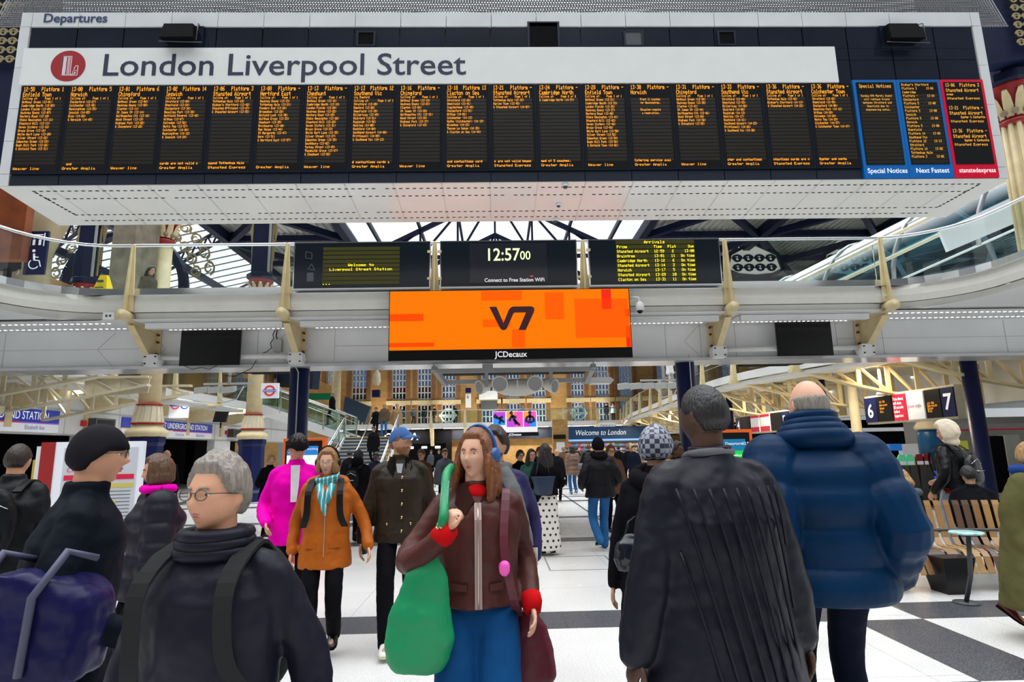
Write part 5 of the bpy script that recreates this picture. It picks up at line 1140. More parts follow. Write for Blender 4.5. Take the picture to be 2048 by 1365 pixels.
mb = MB(); [slab(mb, pl, a, b, z0, z1, .02, .03) for a, b, z0, z1 in ((1.8, 2.7, 2.86, 2.98), (2.85, 3.8, 2.86, 2.98), (1.8, 2.7, 2.22, 2.44), (2.85, 3.8, 2.22, 2.44))]; mb.build('red_band', M('poster_crimson'), t)
text('lettering', '4', .6, pl, .2, 2.4, WTXT, t, d=.03, bold=.01); text('lettering', '5', .6, pl, 5.05, 2.4, WTXT, t, d=.03, bold=.01)
mb = MB(); mb.tube([(11.9, 27.5, 2.95), (11.9, 27.5, 4.0)], .05, 8); mb.build('hanger', WHITE, t)
for (x, y, w_, h_, mt, lab) in ((12.1, 15.0, .2, 4.0, NAVY, 'navy round column at right beside the backpack wearer'), (12.2, 22.4, .22, 4.0, NAVY, 'navy column under the middle of the platform 6 sign'), (12.3, 20.5, .17, 4, CREAMD, 'pale cream column below the number 6 of the platform sign'), (11.4, 29.5, .22, 4, NAVY, 'navy column left of the platform 6 number')):
    mb = MB(); mb.lathe([(w_*1.3, 0), (w_*1.3, .1), (w_, .15), (w_*.9, h_)], (x, y, 0), 20); tag(mb.build('round_column', mt), lab, 'column')
mb = MB(); mb.bar((17.9, 19, 0), (17.9, 19, 4.6), .15); tag(mb.build('lamp_post', DGREY), 'thin dark pole near the right edge by the trains', 'pole')
# platform canopy with tube lights, backdrop
mb = MB(); mb.box(15.2, 48, 13, 50, 4.3, 4.45); struct('wall_canopy', mb, M('canopy_grey', (.35, .36, .35), .6, var=.2))
for k, (x, y, L) in enumerate(((16.2, 17, 1.8), (17.5, 19.0, 1.8), (16, 21.5, 1.8), (19, 24, 2.4), (16, 27, 2.4), (20.5, 21, 2.4), (22, 28, 3), (17.5, 33, 3), (23.5, 33, 3), (19, 40, 3))):
    r = thing('tube_light', 'fluorescent tube light fitting hanging over the platform side at right', 'light', (x, y, 3.95), group='tube lights over the platforms'); mb = MB(); mb.box(x-L/2, x+L/2, y-.05, y+.05, 3.98, 4.05); mb.build('housing', WHITE, r); mb = MB(); mb.box(x-L/2+.05, x+L/2-.05, y-.035, y+.035, 3.94, 3.98); mb.build('tube', TUBE, r)
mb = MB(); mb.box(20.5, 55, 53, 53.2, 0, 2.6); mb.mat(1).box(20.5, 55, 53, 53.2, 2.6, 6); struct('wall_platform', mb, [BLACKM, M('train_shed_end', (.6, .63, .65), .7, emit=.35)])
mb = MB(); mb.box(13.5, 50, 37.5, 37.7, 2.55, 3.05); tag(mb.build('black_fascia_beam', BLACKM), 'black fascia beam across the platforms at right', 'beam')
t = thing('train', 'white and grey train standing at the platform at the right edge', 'train', (24, 25, 0))
mb = MB(); prof = [(0, .5), (0, 2.0), (.15, 2.45), (.6, 2.75), (2.6, 2.75)]
mb.prism([(0, .5), (0, 1.9), (.12, 2.35), (.5, 2.65), (2.7, 2.65), (2.7, .5)], (26, 0, 0), (19.5, 26, 0), (0, 1, 0)); mb.build('body', M('train_white', (.6, .61, .63), .3), t)
mb = MB()
for k in range(7): mb.box(21+k*3.1, 23+k*3.1, 25.97, 26, 1.25, 1.95)
mb.build('window', BLACK, t)
mb = MB(); mb.box(19.5, 45, 25.98, 26, 2.0, 2.12); mb.build('stripe', REDP, t)
for k in range(2):
    mb = MB(); mb.box(25+k*6, 26.3+k*6, 25.95, 26, .6, 2.1); mb.build('door', GREY, t)
t = thing('orange_train', 'dark orange fronted train glimpsed behind the ticket gates', 'train', (19, 40, 0))
mb = MB(); mb.box(17, 22, 38.5, 40, .5, 2.6); mb.build('body', BLACKM, t); mb = MB(); mb.box(17.4, 19.0, 38.45, 38.5, .9, 2.2); mb.build('door', M('door_orange', (.55, .12, .01), .4), t); mb = MB(); mb.box(17.6, 18.1, 38.4, 38.45, 1.4, 2.0); mb.box(18.3, 18.8, 38.4, 38.45, 1.4, 2.0); mb.build('window', BLACK, t)
# white hoarding, blue poster, yellow notice
for nm, lab, cat, px0, px1, py0, py1, Y, mt in (('white_board', 'blank white board behind the ticket gates', 'board', 1808, 1890, 887, 918, 27, SWH), ('blue_poster', 'small blue poster left of the white board', 'poster', 1781, 1803, 888, 902, 27, M('poster_sky', (.02, .2, .7), .4, emit=.3)), ('yellow_notice', 'yellow notice right of the hooded person', 'notice', 1918, 1935, 882, 900, 22, M('notice_yellow', (.7, .75, .05), .5, emit=.1)), ('glass_kiosk_panel', 'grey glazed kiosk panel at the right edge', 'kiosk', 2014, 2038, 870, 905, 20, M('kiosk_grey', (.45, .47, .46), .4)), ('white_kiosk', 'pale kiosk wall behind the backpack wearer', 'kiosk', 1920, 2048, 860, 915, 23, M('kiosk_white', (.35, .36, .35), .5)), ('dark_ticket_machine', 'black ticket machine at right beside the navy column', 'ticket machine', 1972, 2006, 872, 920, 19, BLACKM)):
    a = aY(px0, py1, Y); b = aY(px1, py0, Y); mb = MB(); mb.box(a.x, b.x, Y, Y+.3, (0 if 'kiosk' in nm or 'machine' in nm else a.z), b.z); tag(mb.build(nm, mt), lab, cat)
# ticket gates
GT = M('gate_body', (.09, .085, .075), .35, metal=.5)
def gate(px, Y, top, lab, i):
    p = aY(px, 935, Y); x = p.x; t = thing('ticket_gate', lab, 'ticket gate', (x, Y, 0), group='ticket gates at the platform entrance')
    mb = MB(); mb.prism([(-.14, 0), (.14, 0), (.09, 1.02), (-.09, 1.02)], (0, 1.3, 0), (x, Y, 0)); mb.build('cabinet', GT, t)
    mb = MB(); mb.prism([(-.12, 1.02), (.12, 1.02), (.12, 1.2), (.06, 1.3), (-.06, 1.3), (-.12, 1.2)], (0, .05, 0), (x, Y+.1, 0)); mb.build('indicator', top, t)
    mb = MB(); mb.box(x-.08, x+.08, Y+.085, Y+.1, 1.03, 1.12); mb.build('indicator_label', SWH, t)
    mb = MB(); mb.box(x+.14, x+.5, Y+.6, Y+.62, .45, 1.15); mb.build('paddle', RED if i % 2 else GLASS, t)
GRN = M('gate_green', (.1, .5, .25), .4, emit=.3)
for i, (px, top) in enumerate(((1812, GRN), (1828, GRN), (1847, RED), (1862, RED), (1962, RED), (1978, RED), (1790, DGREY))):
    gate(px, 15.8, top, 'grey ticket gate with ' + ('green' if top is GRN else 'red' if top is RED else 'dark') + ' indicator top behind the bench', i)
mb = MB(); mb.box(9.5, 15, 15.2, 15.5, 0, .004); tag(mb.build('red_floor_strip', RED), 'red strip on the floor in front of the ticket gates', 'floor strip')
t = thing('charity_bottle', 'large blue bottle shaped collection stand with pale cone top near the gates', 'display stand', (13.8, 20, 0)); p = aY(1858, 860, 20)
mb = MB(); mb.lathe([(.36, .8), (.38, 1.9), (.3, 2.05)], (p.x, 20, 0), 20); mb.build('body', M('bottle_blue', (.0, .08, .25), .3), t); mb = MB(); mb.lathe([(.42, 2.02), (.44, 2.1), (.18, 2.5), (.06, 2.75)], (p.x, 20, 0), 20); mb.build('cone', CREAMD, t); mb = MB(); mb.lathe([(.2, 0), (.2, .8)], (p.x, 20, 0), 12); mb.build('stand', NAVY, t)
# bench with bent plywood slats
t = thing('slatted_bench', 'curved bench of bent bronze coloured wooden slats on a black base at right', 'bench', (4.9, 7.1, 0))
BW = [M('slat_light', (.42, .24, .09), .3, var=.2), M('slat_mid', (.28, .15, .06), .3, var=.2), M('slat_dark', (.12, .07, .045), .3, var=.2), M('slat_bronze', (.34, .18, .08), .25, var=.2)]
cxb, cyb, Rb = 4.95, 3.2, 3.85           # gentle curve bulging away from the viewer
prof = [(.30, .20), (.36, .36), (.40, .405), (.47, .425), (.75, .41), (.84, .42), (.89, .49), (.97, .86), (.99, .91)]
k = 0; ang = math.radians(104)
while ang > math.radians(68):
    wd = .022 if k not in (9, 10) else .038
    d = Vector((math.cos(ang), math.sin(ang), 0)); s = Vector((-d.y, d.x, 0)); o = Vector((cxb, cyb, 0)); hw = wd*Rb*.42
    mb = MB(); vs = []
    for off in (0, .012):
        for r, z in prof: q = o + d*(Rb-.55+r) + Vector((0, 0, z)); nrm = Vector((0, 0, -off)) if r < .86 else d*off; vs += [q-s*hw+nrm, q+s*hw+nrm]
    n = len(prof); fs = []
    for i in range(n-1):
        a = 2*i; fs += [(a, a+1, a+3, a+2), (2*n+a, 2*n+a+2, 2*n+a+3, 2*n+a+1), (a, a+2, 2*n+a+2, 2*n+a), (a+1, 2*n+a+1, 2*n+a+3, a+3)]
    fs += [(0, 2*n, 2*n+1, 1), (2*n-2, 2*n-1, 4*n-1, 4*n-2)]
    mb.add(vs, fs); mb.build('slat', BW[(k*7+k//3) % 4], t); ang -= wd+.0035; k += 1
mb = MB()
for rr, z in ((.42, .365), (.92, .57)):
    pts = [(cxb+(Rb-.55+rr)*math.cos(a), cyb+(Rb-.55+rr)*math.sin(a), z) for a in [math.radians(68+36*i/12) for i in range(13)]]; mb.tube(pts, .02, 8)
mb.build('steel_rail', DGREY, t)
for a in (90.5,):
    a = math.radians(a); d = Vector((math.cos(a), math.sin(a), 0)); s = Vector((-d.y, d.x, 0)); o = Vector((cxb, cyb, 0))+d*(Rb-.22)
    vs = [];
    for w, dd, z in ((.12, .13, 0), (.18, .2, .385)):
        vs += [o+s*w+d*dd+Vector((0, 0, z)), o-s*w+d*dd+Vector((0, 0, z)), o-s*w-d*dd+Vector((0, 0, z)), o+s*w-d*dd+Vector((0, 0, z))]
    mb = MB(); mb.add(vs, [(3, 2, 1, 0), (4, 5, 6, 7), (0, 1, 5, 4), (1, 2, 6, 5), (2, 3, 7, 6), (3, 0, 4, 7)]); mb.build('base', BLACK, t)
p = aY(1932, 1064, 6.15); t = thing('side_table', 'small round table with a patterned pale blue top beside the bench', 'table', (p.x, 6.15, 0))
mb = MB(); mb.lathe([(.145, p.z-.02), (.152, p.z-.01), (.145, p.z)], (p.x, 6.15, 0), 32); mb.build('table_top', M('table_blue', (.35, .6, .6), .3, var=.5, vscale=14), t)
mb = MB(); mb.tube([(p.x+.02, 6.15, p.z-.02), (p.x+.02, 6.2, .3), (p.x+.05, 6.35, 0.02)], .022, 10); mb.lathe([(.12, 0), (.12, .015)], (p.x+.05, 6.35, 0), 20); mb.build('leg', DGREY, t)
# orange framed screens and service board
def totem(px0, px1, py0, Y, lab, scr, words, slope=0.0):
    a = aY(px0, py0, Y); b = aY(px1, py0, Y); z1 = a.z; t = thing('information_totem', lab, 'information screen', ((a.x+b.x)/2, Y, 0))
    w = b.x-a.x; pl = Pl((a.x, Y, 0), (1, slope, 0))
    mb = MB(); slab(mb, pl, 0, w, .0, z1, -.16, 0); mb.build('cabinet', M('totem_orange', (.85, .13, .01), .4, emit=.1), t)
    mb = MB(); slab(mb, pl, .04, w-.04, .35, z1-.04, 0, .012); mb.build('bezel', BLACK, t)
    mb = MB(); slab(mb, pl, .07, w-.1, .5, z1-.12, .012, .018); mb.mat(1); slab(mb, pl, .07, w-.1, z1-.26, z1-.12, .018, .022); mb.build('screen', scr, t)
    for s, sz, x, z, mt in words: text('lettering', s, sz, pl, x, z1-z, mt, t, d=.03)
totem(567, 650, 878, 9.6, 'orange framed information screen beside the left navy column', [M('screen_white', (.7, .75, .8), .5, emit=.6), M('screen_blue', (.01, .15, .45), .5, emit=.6)], [('Please report anything\nsuspicious', .05, .1, .18, WTXT)])
totem(1432, 1503, 860, 7.5, 'orange framed departures screen showing green platform 5 behind the dark coated man', [M('screen_green', (.0, .42, .05), .5, emit=.75), M('screen_teal', (.0, .12, .25), .5, emit=.6)], [('Departures', .05, .09, .19, WTXT), ('12:56', .05, .3, .19, WTXT), ('5', .13, .2, .46, WTXT), ('platform', .04, .16, .33, WTXT), ('The 13:00 service to\nNorwich', .03, .1, .54, WTXT)])
t = thing('service_board', 'white and red service information board behind the man at left', 'notice board', (-5.2, 6.2, 0)); 
pl = Pl(Vector((aY(108, 885, 6.2).x, 6.2, 0)), (1, .25, 0)); z1 = aY(108, 885, 6.2).z
mb = MB(); slab(mb, pl, .02, .8, .1, z1, -.1, 0); mb.build('panel', SWH, t); mb = MB(); slab(mb, pl, -.1, .02, .1, z1, -.12, .01); mb.build('red_edge', RED, t); mb = MB(); slab(mb, pl, -.14, -.1, .05, z1-.04, -.2, .0); mb.build('back_panel', WHITE, t)
mb = MB(); slab(mb, pl, .1, .76, .5, z1-.06, 0, .006); mb.mat(1); slab(mb, pl, .12, .74, z1-.38, z1-.33, .006, .01); slab(mb, pl, .12, .74, z1-.98, z1-.93, .006, .01); mb.mat(2); slab(mb, pl, .12, .74, z1-.46, z1-.42, .006, .01); slab(mb, pl, .12, .6, z1-.63, z1-.59, .006, .01); mb.mat(3)
for k in range(12): slab(mb, pl, .12, .72, z1-.5-k*.035, z1-.495-k*.035, .006, .009)
mb.build('poster', [M('poster_pale', (.66, .68, .74), .5), M('poster_crimson'), M('poster_yellow', (.7, .6, .1), .5), DGREY], t)
text('lettering', 'Service', .15, pl, .14, z1-.23, DGREY, t, d=.012); text('lettering', 'Closed or stopped', .06, pl, .14, z1-.3, M('poster_crimson'), t, d=.012)
p = aY(82, 920, 8); mb = MB(); mb.box(p.x-.1, p.x+.03, 8, 8.4, .2, p.z+.0); tag(mb.build('yellow_notice_stand', M('panel_yellow', (.5, .35, .03), .5)), 'yellow notice stand glimpsed behind the service board', 'notice')
# CCTV cluster over the concourse, left and right, hung from the beam
for px, py, Y, lab in ((1330, 772, 20, 'row of grey floodlights hanging in front of the right gallery'), (455, 780, 19, 'grey floodlight cluster hanging over the left gallery')):
    p = aY(px, py, Y); t = thing('floodlight_cluster', lab, 'floodlight', tuple(p)); n = 5 if px > 1000 else 3
    for k in range(n):
        x = p.x-.28*n+k*.42; mb = MB(); mb.add([(x-.2, Y, p.z-.12), (x+.2, Y, p.z-.08), (x+.2, Y, p.z+.12), (x-.2, Y, p.z+.08), (x-.15, Y+.3, p.z-.05), (x+.15, Y+.3, p.z), (x+.15, Y+.3, p.z+.15), (x-.15, Y+.3, p.z+.12)], [(0, 1, 2, 3), (4, 7, 6, 5), (0, 4, 5, 1), (1, 5, 6, 2), (2, 6, 7, 3), (3, 7, 4, 0)]); mb.build('lamp_head', GREY, t)
    mb = MB(); mb.bar((p.x-.8, Y+.1, p.z+.2), (p.x+.8, Y+.1, p.z+.2), .06); mb.tube([(p.x, Y+.1, p.z+.2), (p.x, Y+.1, p.z+2.5)], .05); mb.tube([(p.x-.3, Y, p.z-.1), (p.x-.1, Y, p.z-.4), (p.x+.3, Y, p.z-.3), (p.x+.5, Y, p.z+.1)], .02, 6); mb.build('bracket', GREY, t)
# ============================================================ people
SK = {k: M('skin_'+k, c, .5, var=.06, vscale=18, spec=.35) for k, c in dict(fair=(.68, .37, .25), light=(.6, .30, .18), tan=(.45, .25, .15), brown=(.22, .11, .065), deep=(.075, .035, .022)).items()}
LIP = {k: M('lips_'+k, c, .4) for k, c in dict(fair=(.5, .16, .14), light=(.45, .17, .14), tan=(.33, .13, .1), brown=(.17, .06, .05), deep=(.08, .03, .03)).items()}
EYEW = M('eye_white', (.75, .72, .7), .2); IRIS = M('iris_dark', (.03, .02, .015), .15)
def cloth(name, c, rough=.8, bump=.25, bscale=9, var=.18, **k): k.setdefault('spec', .06 if rough > .5 else .18); return M(name, c, rough, bump=bump, bscale=bscale, var=var, vscale=5, **k)
HAIR = {k: M('hair_'+k, c, .45, bump=.5, bscale=30, var=.35, vscale=20, stretch=(4, 4, .5)) for k, c in dict(black=(.008, .007, .007), dark=(.025, .014, .009), brown=(.10, .045, .02), auburn=(.20, .065, .02), blonde=(.42, .25, .10), grey=(.22, .19, .16), ginger=(.30, .13, .045)).items()}
def sm(x, a, b): t = max(0, min(1, (x-a)/(b-a))); return t*t*(3-2*t)
def gs(x, z, x0, z0, sx, sz): return math.exp(-((x-x0)/sx)**2-((z-z0)/sz)**2)
def head_pt(d, s=1.0, fem=0.0):
    x, y, z = d
    px, py, pz = x*.077, y*.098, z*.12
    if z < 0: px *= 1-.34*(-z)**1.6-.05*fem*(-z)
    if y > 0 and z < -.1: py *= 1-.62*sm(-z, .1, .8)
    if y < 0: py *= 1-.10*sm(-z, .3, 1.0)+ .22*sm(-z, .55, .95)
    if z > 0: px *= 1-.05*z; py *= 1+.03*z
    if y < 0:
        f = sm(-y, .05, .5); b = 0
        b += .013*gs(x, z, 0, .0, .10, .20)+.022*gs(x, z, 0, -.2, .14, .10)+.007*gs(abs(x), z, .14, -.26, .07, .06)
        b -= .011*gs(abs(x), z, .38, .06, .20, .10)
        b += .005*gs(abs(x), z, .36, .24, .25, .08)*(1-fem)
        b += .005*gs(abs(x), z, .55, -.18, .2, .16)
        b += .006*gs(x, z, 0, -.46, .22, .045)+.007*gs(x, z, 0, -.56, .2, .05)-.006*gs(x, z, 0, -.66, .25, .06)-.004*gs(x, z, 0, -.38, .1, .05)
        b += .011*gs(x, z, 0, -.85, .3, .14)
        py -= b*f
    return Vector((px, py, pz))*s
def dirs(n, m):
    for i in range(m+1):
        t = PI*i/m
        for k in range(n):
            a = 2*PI*k/n; yield Vector((math.sin(t)*math.cos(a), math.sin(t)*math.sin(a), -math.cos(t)))
def gridfaces(n, m): return [(i*n+k, i*n+(k+1) % n, (i+1)*n+(k+1) % n, (i+1)*n+k) for i in range(m) for k in range(n)]
def add_head(mb, Mx, s, fem, n=48, m=40):
    mb.add([Mx @ head_pt(d, s, fem) for d in dirs(n, m)], gridfaces(n, m), True)
    for sg in (-1, 1):     # ears
        c = Vector((sg*.077, .012, -.0))*s
        mb.add([Mx @ (c+Vector((sg*math.sin(t)*math.cos(a)*.008+sg*.004*math.sin(t)*math.sin(a), math.sin(t)*math.sin(a)*.017, -math.cos(t)*.031))*s) for t in [PI*i/8 for i in range(9)] for a in [2*PI*k/10 for k in range(10)]], gridfaces(10, 8), True)
def ell(mb, c, rx, ry, rz, n=16, m=12): mb.sphere(c, 1, n, m, (rx, ry, rz))
def limb(mb, pts, rs, n=12):
    # rounded tapered limb through joints
    P = catmull(pts, 5); R = []
    for i in range(len(pts)-1):
        for k in range(5): R.append(rs[i]+(rs[i+1]-rs[i])*(k/5))
    R.append(rs[-1])
    e0 = (P[0]-P[1]).normalized()*R[0]; e1 = (P[-1]-P[-2]).normalized()*R[-1]
    P = [P[0]+e0*.95, P[0]+e0*.6]+P+[P[-1]+e1*.6, P[-1]+e1*.95]; R = [R[0]*.25, R[0]*.75]+R+[R[-1]*.75, R[-1]*.25]
    mb.tube(P, R, n)
def rings(mb, R, n=28, cap=True, pw=2.0):
    # R: (cx, cy, z, rx, ry) stacked super-ellipses; optional sixth value a tilt
    vs = []
    for r in R:
        cx, cy, z, rx, ry = r[:5]; tl = r[5] if len(r) > 5 else 0
        for k in range(n):
            a = 2*PI*k/n; c, s = math.cos(a), math.sin(a)
            x = abs(c)**(2/pw)*math.copysign(rx, c); y = abs(s)**(2/pw)*math.copysign(ry, s)
            vs.append((cx+x, cy+y, z+tl*y/max(ry, .01)))
    fs = [(i*n+k, i*n+(k+1) % n, (i+1)*n+(k+1) % n, (i+1)*n+k) for i in range(len(R)-1) for k in range(n)]
    if cap: fs += [tuple(range(n))[::-1], tuple((len(R)-1)*n+k for k in range(n))]
    mb.add(vs, fs, True)
def solid(mb, name, mat, root, vox=.012, smooth=3, disp=0.0, dscale=.08, world=False):
    o = mb.build(name, mat, root, local=not world)
    r = o.modifiers.new('remesh', 'REMESH'); r.mode = 'VOXEL'; r.voxel_size = vox; r.use_smooth_shade = True
    if smooth: s = o.modifiers.new('smooth', 'SMOOTH'); s.factor = .5; s.iterations = smooth
    if disp:
        tn = 'folds_%.3f' % dscale
        tx = bpy.data.textures.get(tn)
        if not tx: tx = bpy.data.textures.new(tn, 'CLOUDS'); tx.noise_scale = dscale; tx.noise_depth = 2
        d = o.modifiers.new('folds', 'DISPLACE'); d.texture = tx; d.strength = disp; d.mid_level = .5; d.texture_coords = 'LOCAL'
    return o
def ik(a, b, l1, l2, pole):
    a, b = Vector(a), Vector(b); d = b-a; L = d.length
    if L > (l1+l2)*.999: b = a+d*((l1+l2)*.999/L); d = b-a; L = d.length
    x = (l1*l1-l2*l2+L*L)/(2*L); h = math.sqrt(max(0, l1*l1-x*x)); u = d.normalized(); p = Vector(pole); p = (p-u*p.dot(u)).normalized()
    return a+u*x+p*h, b
def hand(mb, w, d, palm_n, s=1.0, curl=.35, side=1):
    # w wrist, d pointing direction, palm_n palm normal, side: thumb side sign
    d = Vector(d).normalized(); nrm = Vector(palm_n); nrm = (nrm-d*nrm.dot(d)).normalized(); t = d.cross(nrm)*side
    w = Vector(w); K = .085*s
    for k in range(4):
        u = (1.5-k)/1.5; base = w+t*u*.028*s
        kn = base*1.0+d*(K-.006*abs(u)*s)
        mb.tube([w+t*u*.014*s-d*.01*s, w+t*u*.024*s+d*K*.5, kn], [.013*s, .0135*s, .0105*s], 8)
        L = (.072, .082, .076, .06)[k]*s*.95; a = curl; p = kn; q = [p]
        for j, fr in enumerate((.45, .32, .23)):
            a2 = a*(1+j*.9); v = d*math.cos(a2)+nrm*math.sin(a2); p = p+v*L*fr; q.append(p)
        mb.tube(q+[q[-1]+(q[-1]-q[-2])*.15], [.0098*s, .0092*s, .0083*s, .0072*s, .003*s], 8)
    ell(mb, w+d*K*.5, .0, 0, 0) if False else None
    th = w+t*.022*s+d*.018*s
    q = [th, th+(t*.75+d*.65).normalized()*.035*s+nrm*.006*s, th+(t*.55+d*.85).normalized()*.062*s+nrm*.016*s, th+(t*.35+d*.95).normalized()*.085*s+nrm*.024*s]
    mb.tube(q, [.014*s, .0115*s, .0098*s, .0065*s], 8)
def build_hair(root, Mx, s, style, mat, det, fem):
    n, m = (56, 44) if det else (24, 18)
    vs = []
    for d in dirs(n, m):
        x, y, z = d; p = head_pt(d, s, fem*0)
        # hairline height as a function of azimuth
        az = math.atan2(abs(x), -y)       # 0 front .. pi back
        if style in ('short', 'crop', 'bald', 'fade'): line = .62-.55*sm(az, .7, 1.35)-.55*sm(az, 1.5, 2.3)
        elif style in ('bob', 'long', 'bun'): line = .66-.75*sm(az, .75, 1.15)-.5*sm(az, 1.2, 2.2)
        else: line = .5-.7*sm(az, .8, 1.6)
        if style == 'bald': line = max(line, -.6); cov = sm(z, line-.05, line+.08)*sm(.45-z, 0, .2)*sm(az, 1.2, 1.6)
        else: cov = sm(z, line-.08, line+.10)
        th = dict(short=.020, crop=.008, fade=.012, bald=.006, bob=.026, long=.022, bun=.016).get(style, .02)
        nz = noise.noise(Vector((x*5, y*5, z*1.5))*1.6)*.35+noise.noise(Vector((x*14, y*14, z*3)))*.15 if det else 0
        if style == 'short': th *= 1+.5*max(0, z)+nz
        else: th *= 1+nz*.6
        q = p.normalized(); vs.append(Mx @ (p+q*s*(th*cov-.012*(1-cov))))
    mb = MB(); mb.add(vs, gridfaces(n, m), True)
    if style == 'bob':
        for sg in (-1, 1):
            for k in range(9):
                a = k/8; az = .95+a*2.1; b = Vector((sg*math.sin(az)*.082, -math.cos(az)*.09, .02))*s
                mb.tube([Mx @ q for q in (b*1.0, b*1.12+Vector((0, 0, -.06))*s, b*1.1+Vector((0, 0, -.095))*s, b*.98+Vector((0, 0, -.118))*s)], [.018*s, .022*s, .02*s, .008*s], 8)
    if style == 'bun': mb.sphere(Mx @ (Vector((0, .1, .05))*s), .05*s)
    o = solid(mb, 'hair', mat, root, .006 if det else .02, 2 if det else 1) if style in ('bob', 'bun') else mb.build('hair', mat, root, local=True)
    return o
def locks(root, Mx, s, pts_list, mat, det, rs=(.02, .026, .024, .008)):
    mb = MB()
    for P in pts_list:
        mb.tube(catmull(P, 4), [rs[min(int(i/(4*(len(P)-1))*3.99), 3)]*s for i in range(4*(len(P)-1)+1)], 8)
    return solid(mb, 'long_hair', mat, root, .01 if det else .02, 2, .012, .02)
def person(label, at_, H=1.75, yaw=0, skin='light', hair=('short', 'dark'), head=(0, 0), lean=0.0, stride=.0, lead=1,
           top=None, legs=None, shoes=None, arms=(None, None), det=1, fem=0.0, top_kind='jacket', hem=.47, sleeve=.062, bulk=0.0,
           group=None, face=True, z=0.0, legw=.0, seated=False, extra=None, sh=1.0, collar=.06, hands=True, skirt=None, heel=.35, hipdrop=0, split=None):
    """faces -Y before the yaw is applied; arms: wrist targets (x, y, z) as fractions of H measured from the feet; stride in metres"""
    root = thing('person', label, 'person', (at_[0], at_[1], z), yaw, group)
    vox = {2: .0065, 1: .011, 0: .03}[det]; cvox = {2: .011, 1: .016, 0: .034}[det]
    S = H/1.75
    hz = (.525-hipdrop)*H
    if stride: hz -= stride*stride*.12
    if seated: hz = .5
    ly = -math.tan(lean)     # forward lean
    def up(x, y, zf): return Vector((x, y+(zf*H-hz)*ly if zf*H > hz else y, zf*H+(hz-.525*H)))
    # skeleton
    hipL = {s: Vector((s*.052*H, 0, hz)) for s in (-1, 1)}
    th, shn = .245*H, .245*H
    ank = {}; knee = {}; toe = {}
    for s in (-1, 1):
        f = 1 if s == lead else -1
        if seated: ank[s] = Vector((s*.07*H, -.42, .06*S)); pole = (0, -1, 1)
        else:
            ank[s] = Vector((s*.045*H, -f*stride*.5, .05*H+(0 if f > 0 else stride*heel))); pole = (s*.08, -1, 0)
        knee[s], ank[s] = ik(hipL[s], ank[s], th, shn, pole)
        toe[s] = (0 if (f > 0 or seated) else min(.9, stride*1.3))
    shd = {s: up(s*.103*H*sh, 0, .800) for s in (-1, 1)}
    nb = up(0, .008, .845); hcz = up(0, -.012, .932); hs = S*(.98-.03*fem)
    arm = {}
    for s, a in zip((-1, 1), arms):
        if a is None: a = (s*.145, -.02-.02*random.random(), .48)
        tgt = Vector((a[0]*H, a[1]*H, a[2]*H)); pole = Vector(a[3]) if len(a) > 3 else Vector((s*.35, .8, -.25))
        el, wr = ik(shd[s], tgt, .172*H, .150*H, pole); arm[s] = (el, wr, a)
    # ---- body: one continuous surface
    mb = MB(); t = 1
    for s in (-1, 1):
        limb(mb, [hipL[s], knee[s], ank[s]], [.068*S, .045*S, .032*S]); limb(mb, [shd[s]-Vector((s*.012, 0, .01)), arm[s][0], arm[s][1]], [.036*S, .032*S, .025*S])
        fd = Vector((0, -math.cos(toe[s]), -math.sin(toe[s]))); limb(mb, [ank[s]+Vector((0, .02, -.01)), ank[s]+fd*.13*S+Vector((0, 0, -.03))], [.032*S, .026*S], 8)
    o0 = up(0, 0, .55)
    R = [(0, 0, hz-.03*H, .075*H, .045*H)]
    for zf, rx, ry in ((.56, .08, .052), (.62, .07, .048), (.70, .08, .056), (.77, .085, .056), (.81, .065, .042), (.84, .036, .034), (.855, .033, .034), (.9, .031, .033)):
        p = up(0, 0, zf); R.append((0, p.y, p.z, rx*H, ry*H))
    rings(mb, R, 20)
    Mx = Matrix.Translation(hcz) @ Matrix.Rotation(head[0], 4, 'Z') @ Matrix.Rotation(head[1], 4, 'X')
    add_head(mb, Mx, hs, fem, *((64, 56) if det == 2 else (40, 32) if det else (20, 16)))
    if hands:
        for s in (-1, 1):
            el, wr, a = arm[s]; d = (wr-el).normalized(); k = a[4] if len(a) > 4 else None
            pn = Vector(k[0]) if k else Vector((-s, 0, 0)); dd = Vector(k[1]) if k and len(k) > 1 else d
            crl = k[2] if k and len(k) > 2 else .4
            if det: hand(mb, wr+dd.normalized()*.012, dd, pn, S*(1-.1*fem), crl, s if not k or len(k) < 4 else k[3])
            else: limb(mb, [wr, wr+d*.12*S], [.03*S, .022*S], 8)
    solid(mb, 'body', SK[skin], root, vox, 1 if det == 2 else 2)
    # ---- face details
    if face and det:
        def fp(x, z_, off=0): d = Vector((x, -math.sqrt(max(0, 1-x*x-z_*z_)), z_)); p = head_pt(d, hs, fem); return p+Vector((0, -off, 0))
        for s in (-1, 1):
            c = fp(s*.38, .06)+Vector((0, .0075, 0)); mb = MB(); mb.sphere(Mx @ c, .0125*hs, 16, 12, (1.15, .9, .7)); mb.mat(1); mb.sphere(Mx @ (c+Vector((0, -.0085*hs, 0))), .0052*hs, 12, 8, (1, .8, 1)); mb.build('eye', [EYEW, IRIS], root, local=True)
            mb = MB(); mb.tube([Mx @ fp(s*x, z_, .002) for x, z_ in ((.2, .2), (.36, .25), (.55, .2))], [.003*hs, .0038*hs, .0018*hs], 8); mb.build('eyebrow', HAIR[hair[1]] if hair and hair[1] in HAIR else HAIR['dark'], root, local=True)
        mb = MB()
        for zz, r in ((-.455, .0042), (-.525, .005)): mb.tube([Mx @ fp(x, zz+(.02*abs(x)/.2), -.001) for x in (-.24, -.12, 0, .12, .24)], [.001*hs, r*hs*.9, r*hs, r*hs*.9, .001*hs], 8)
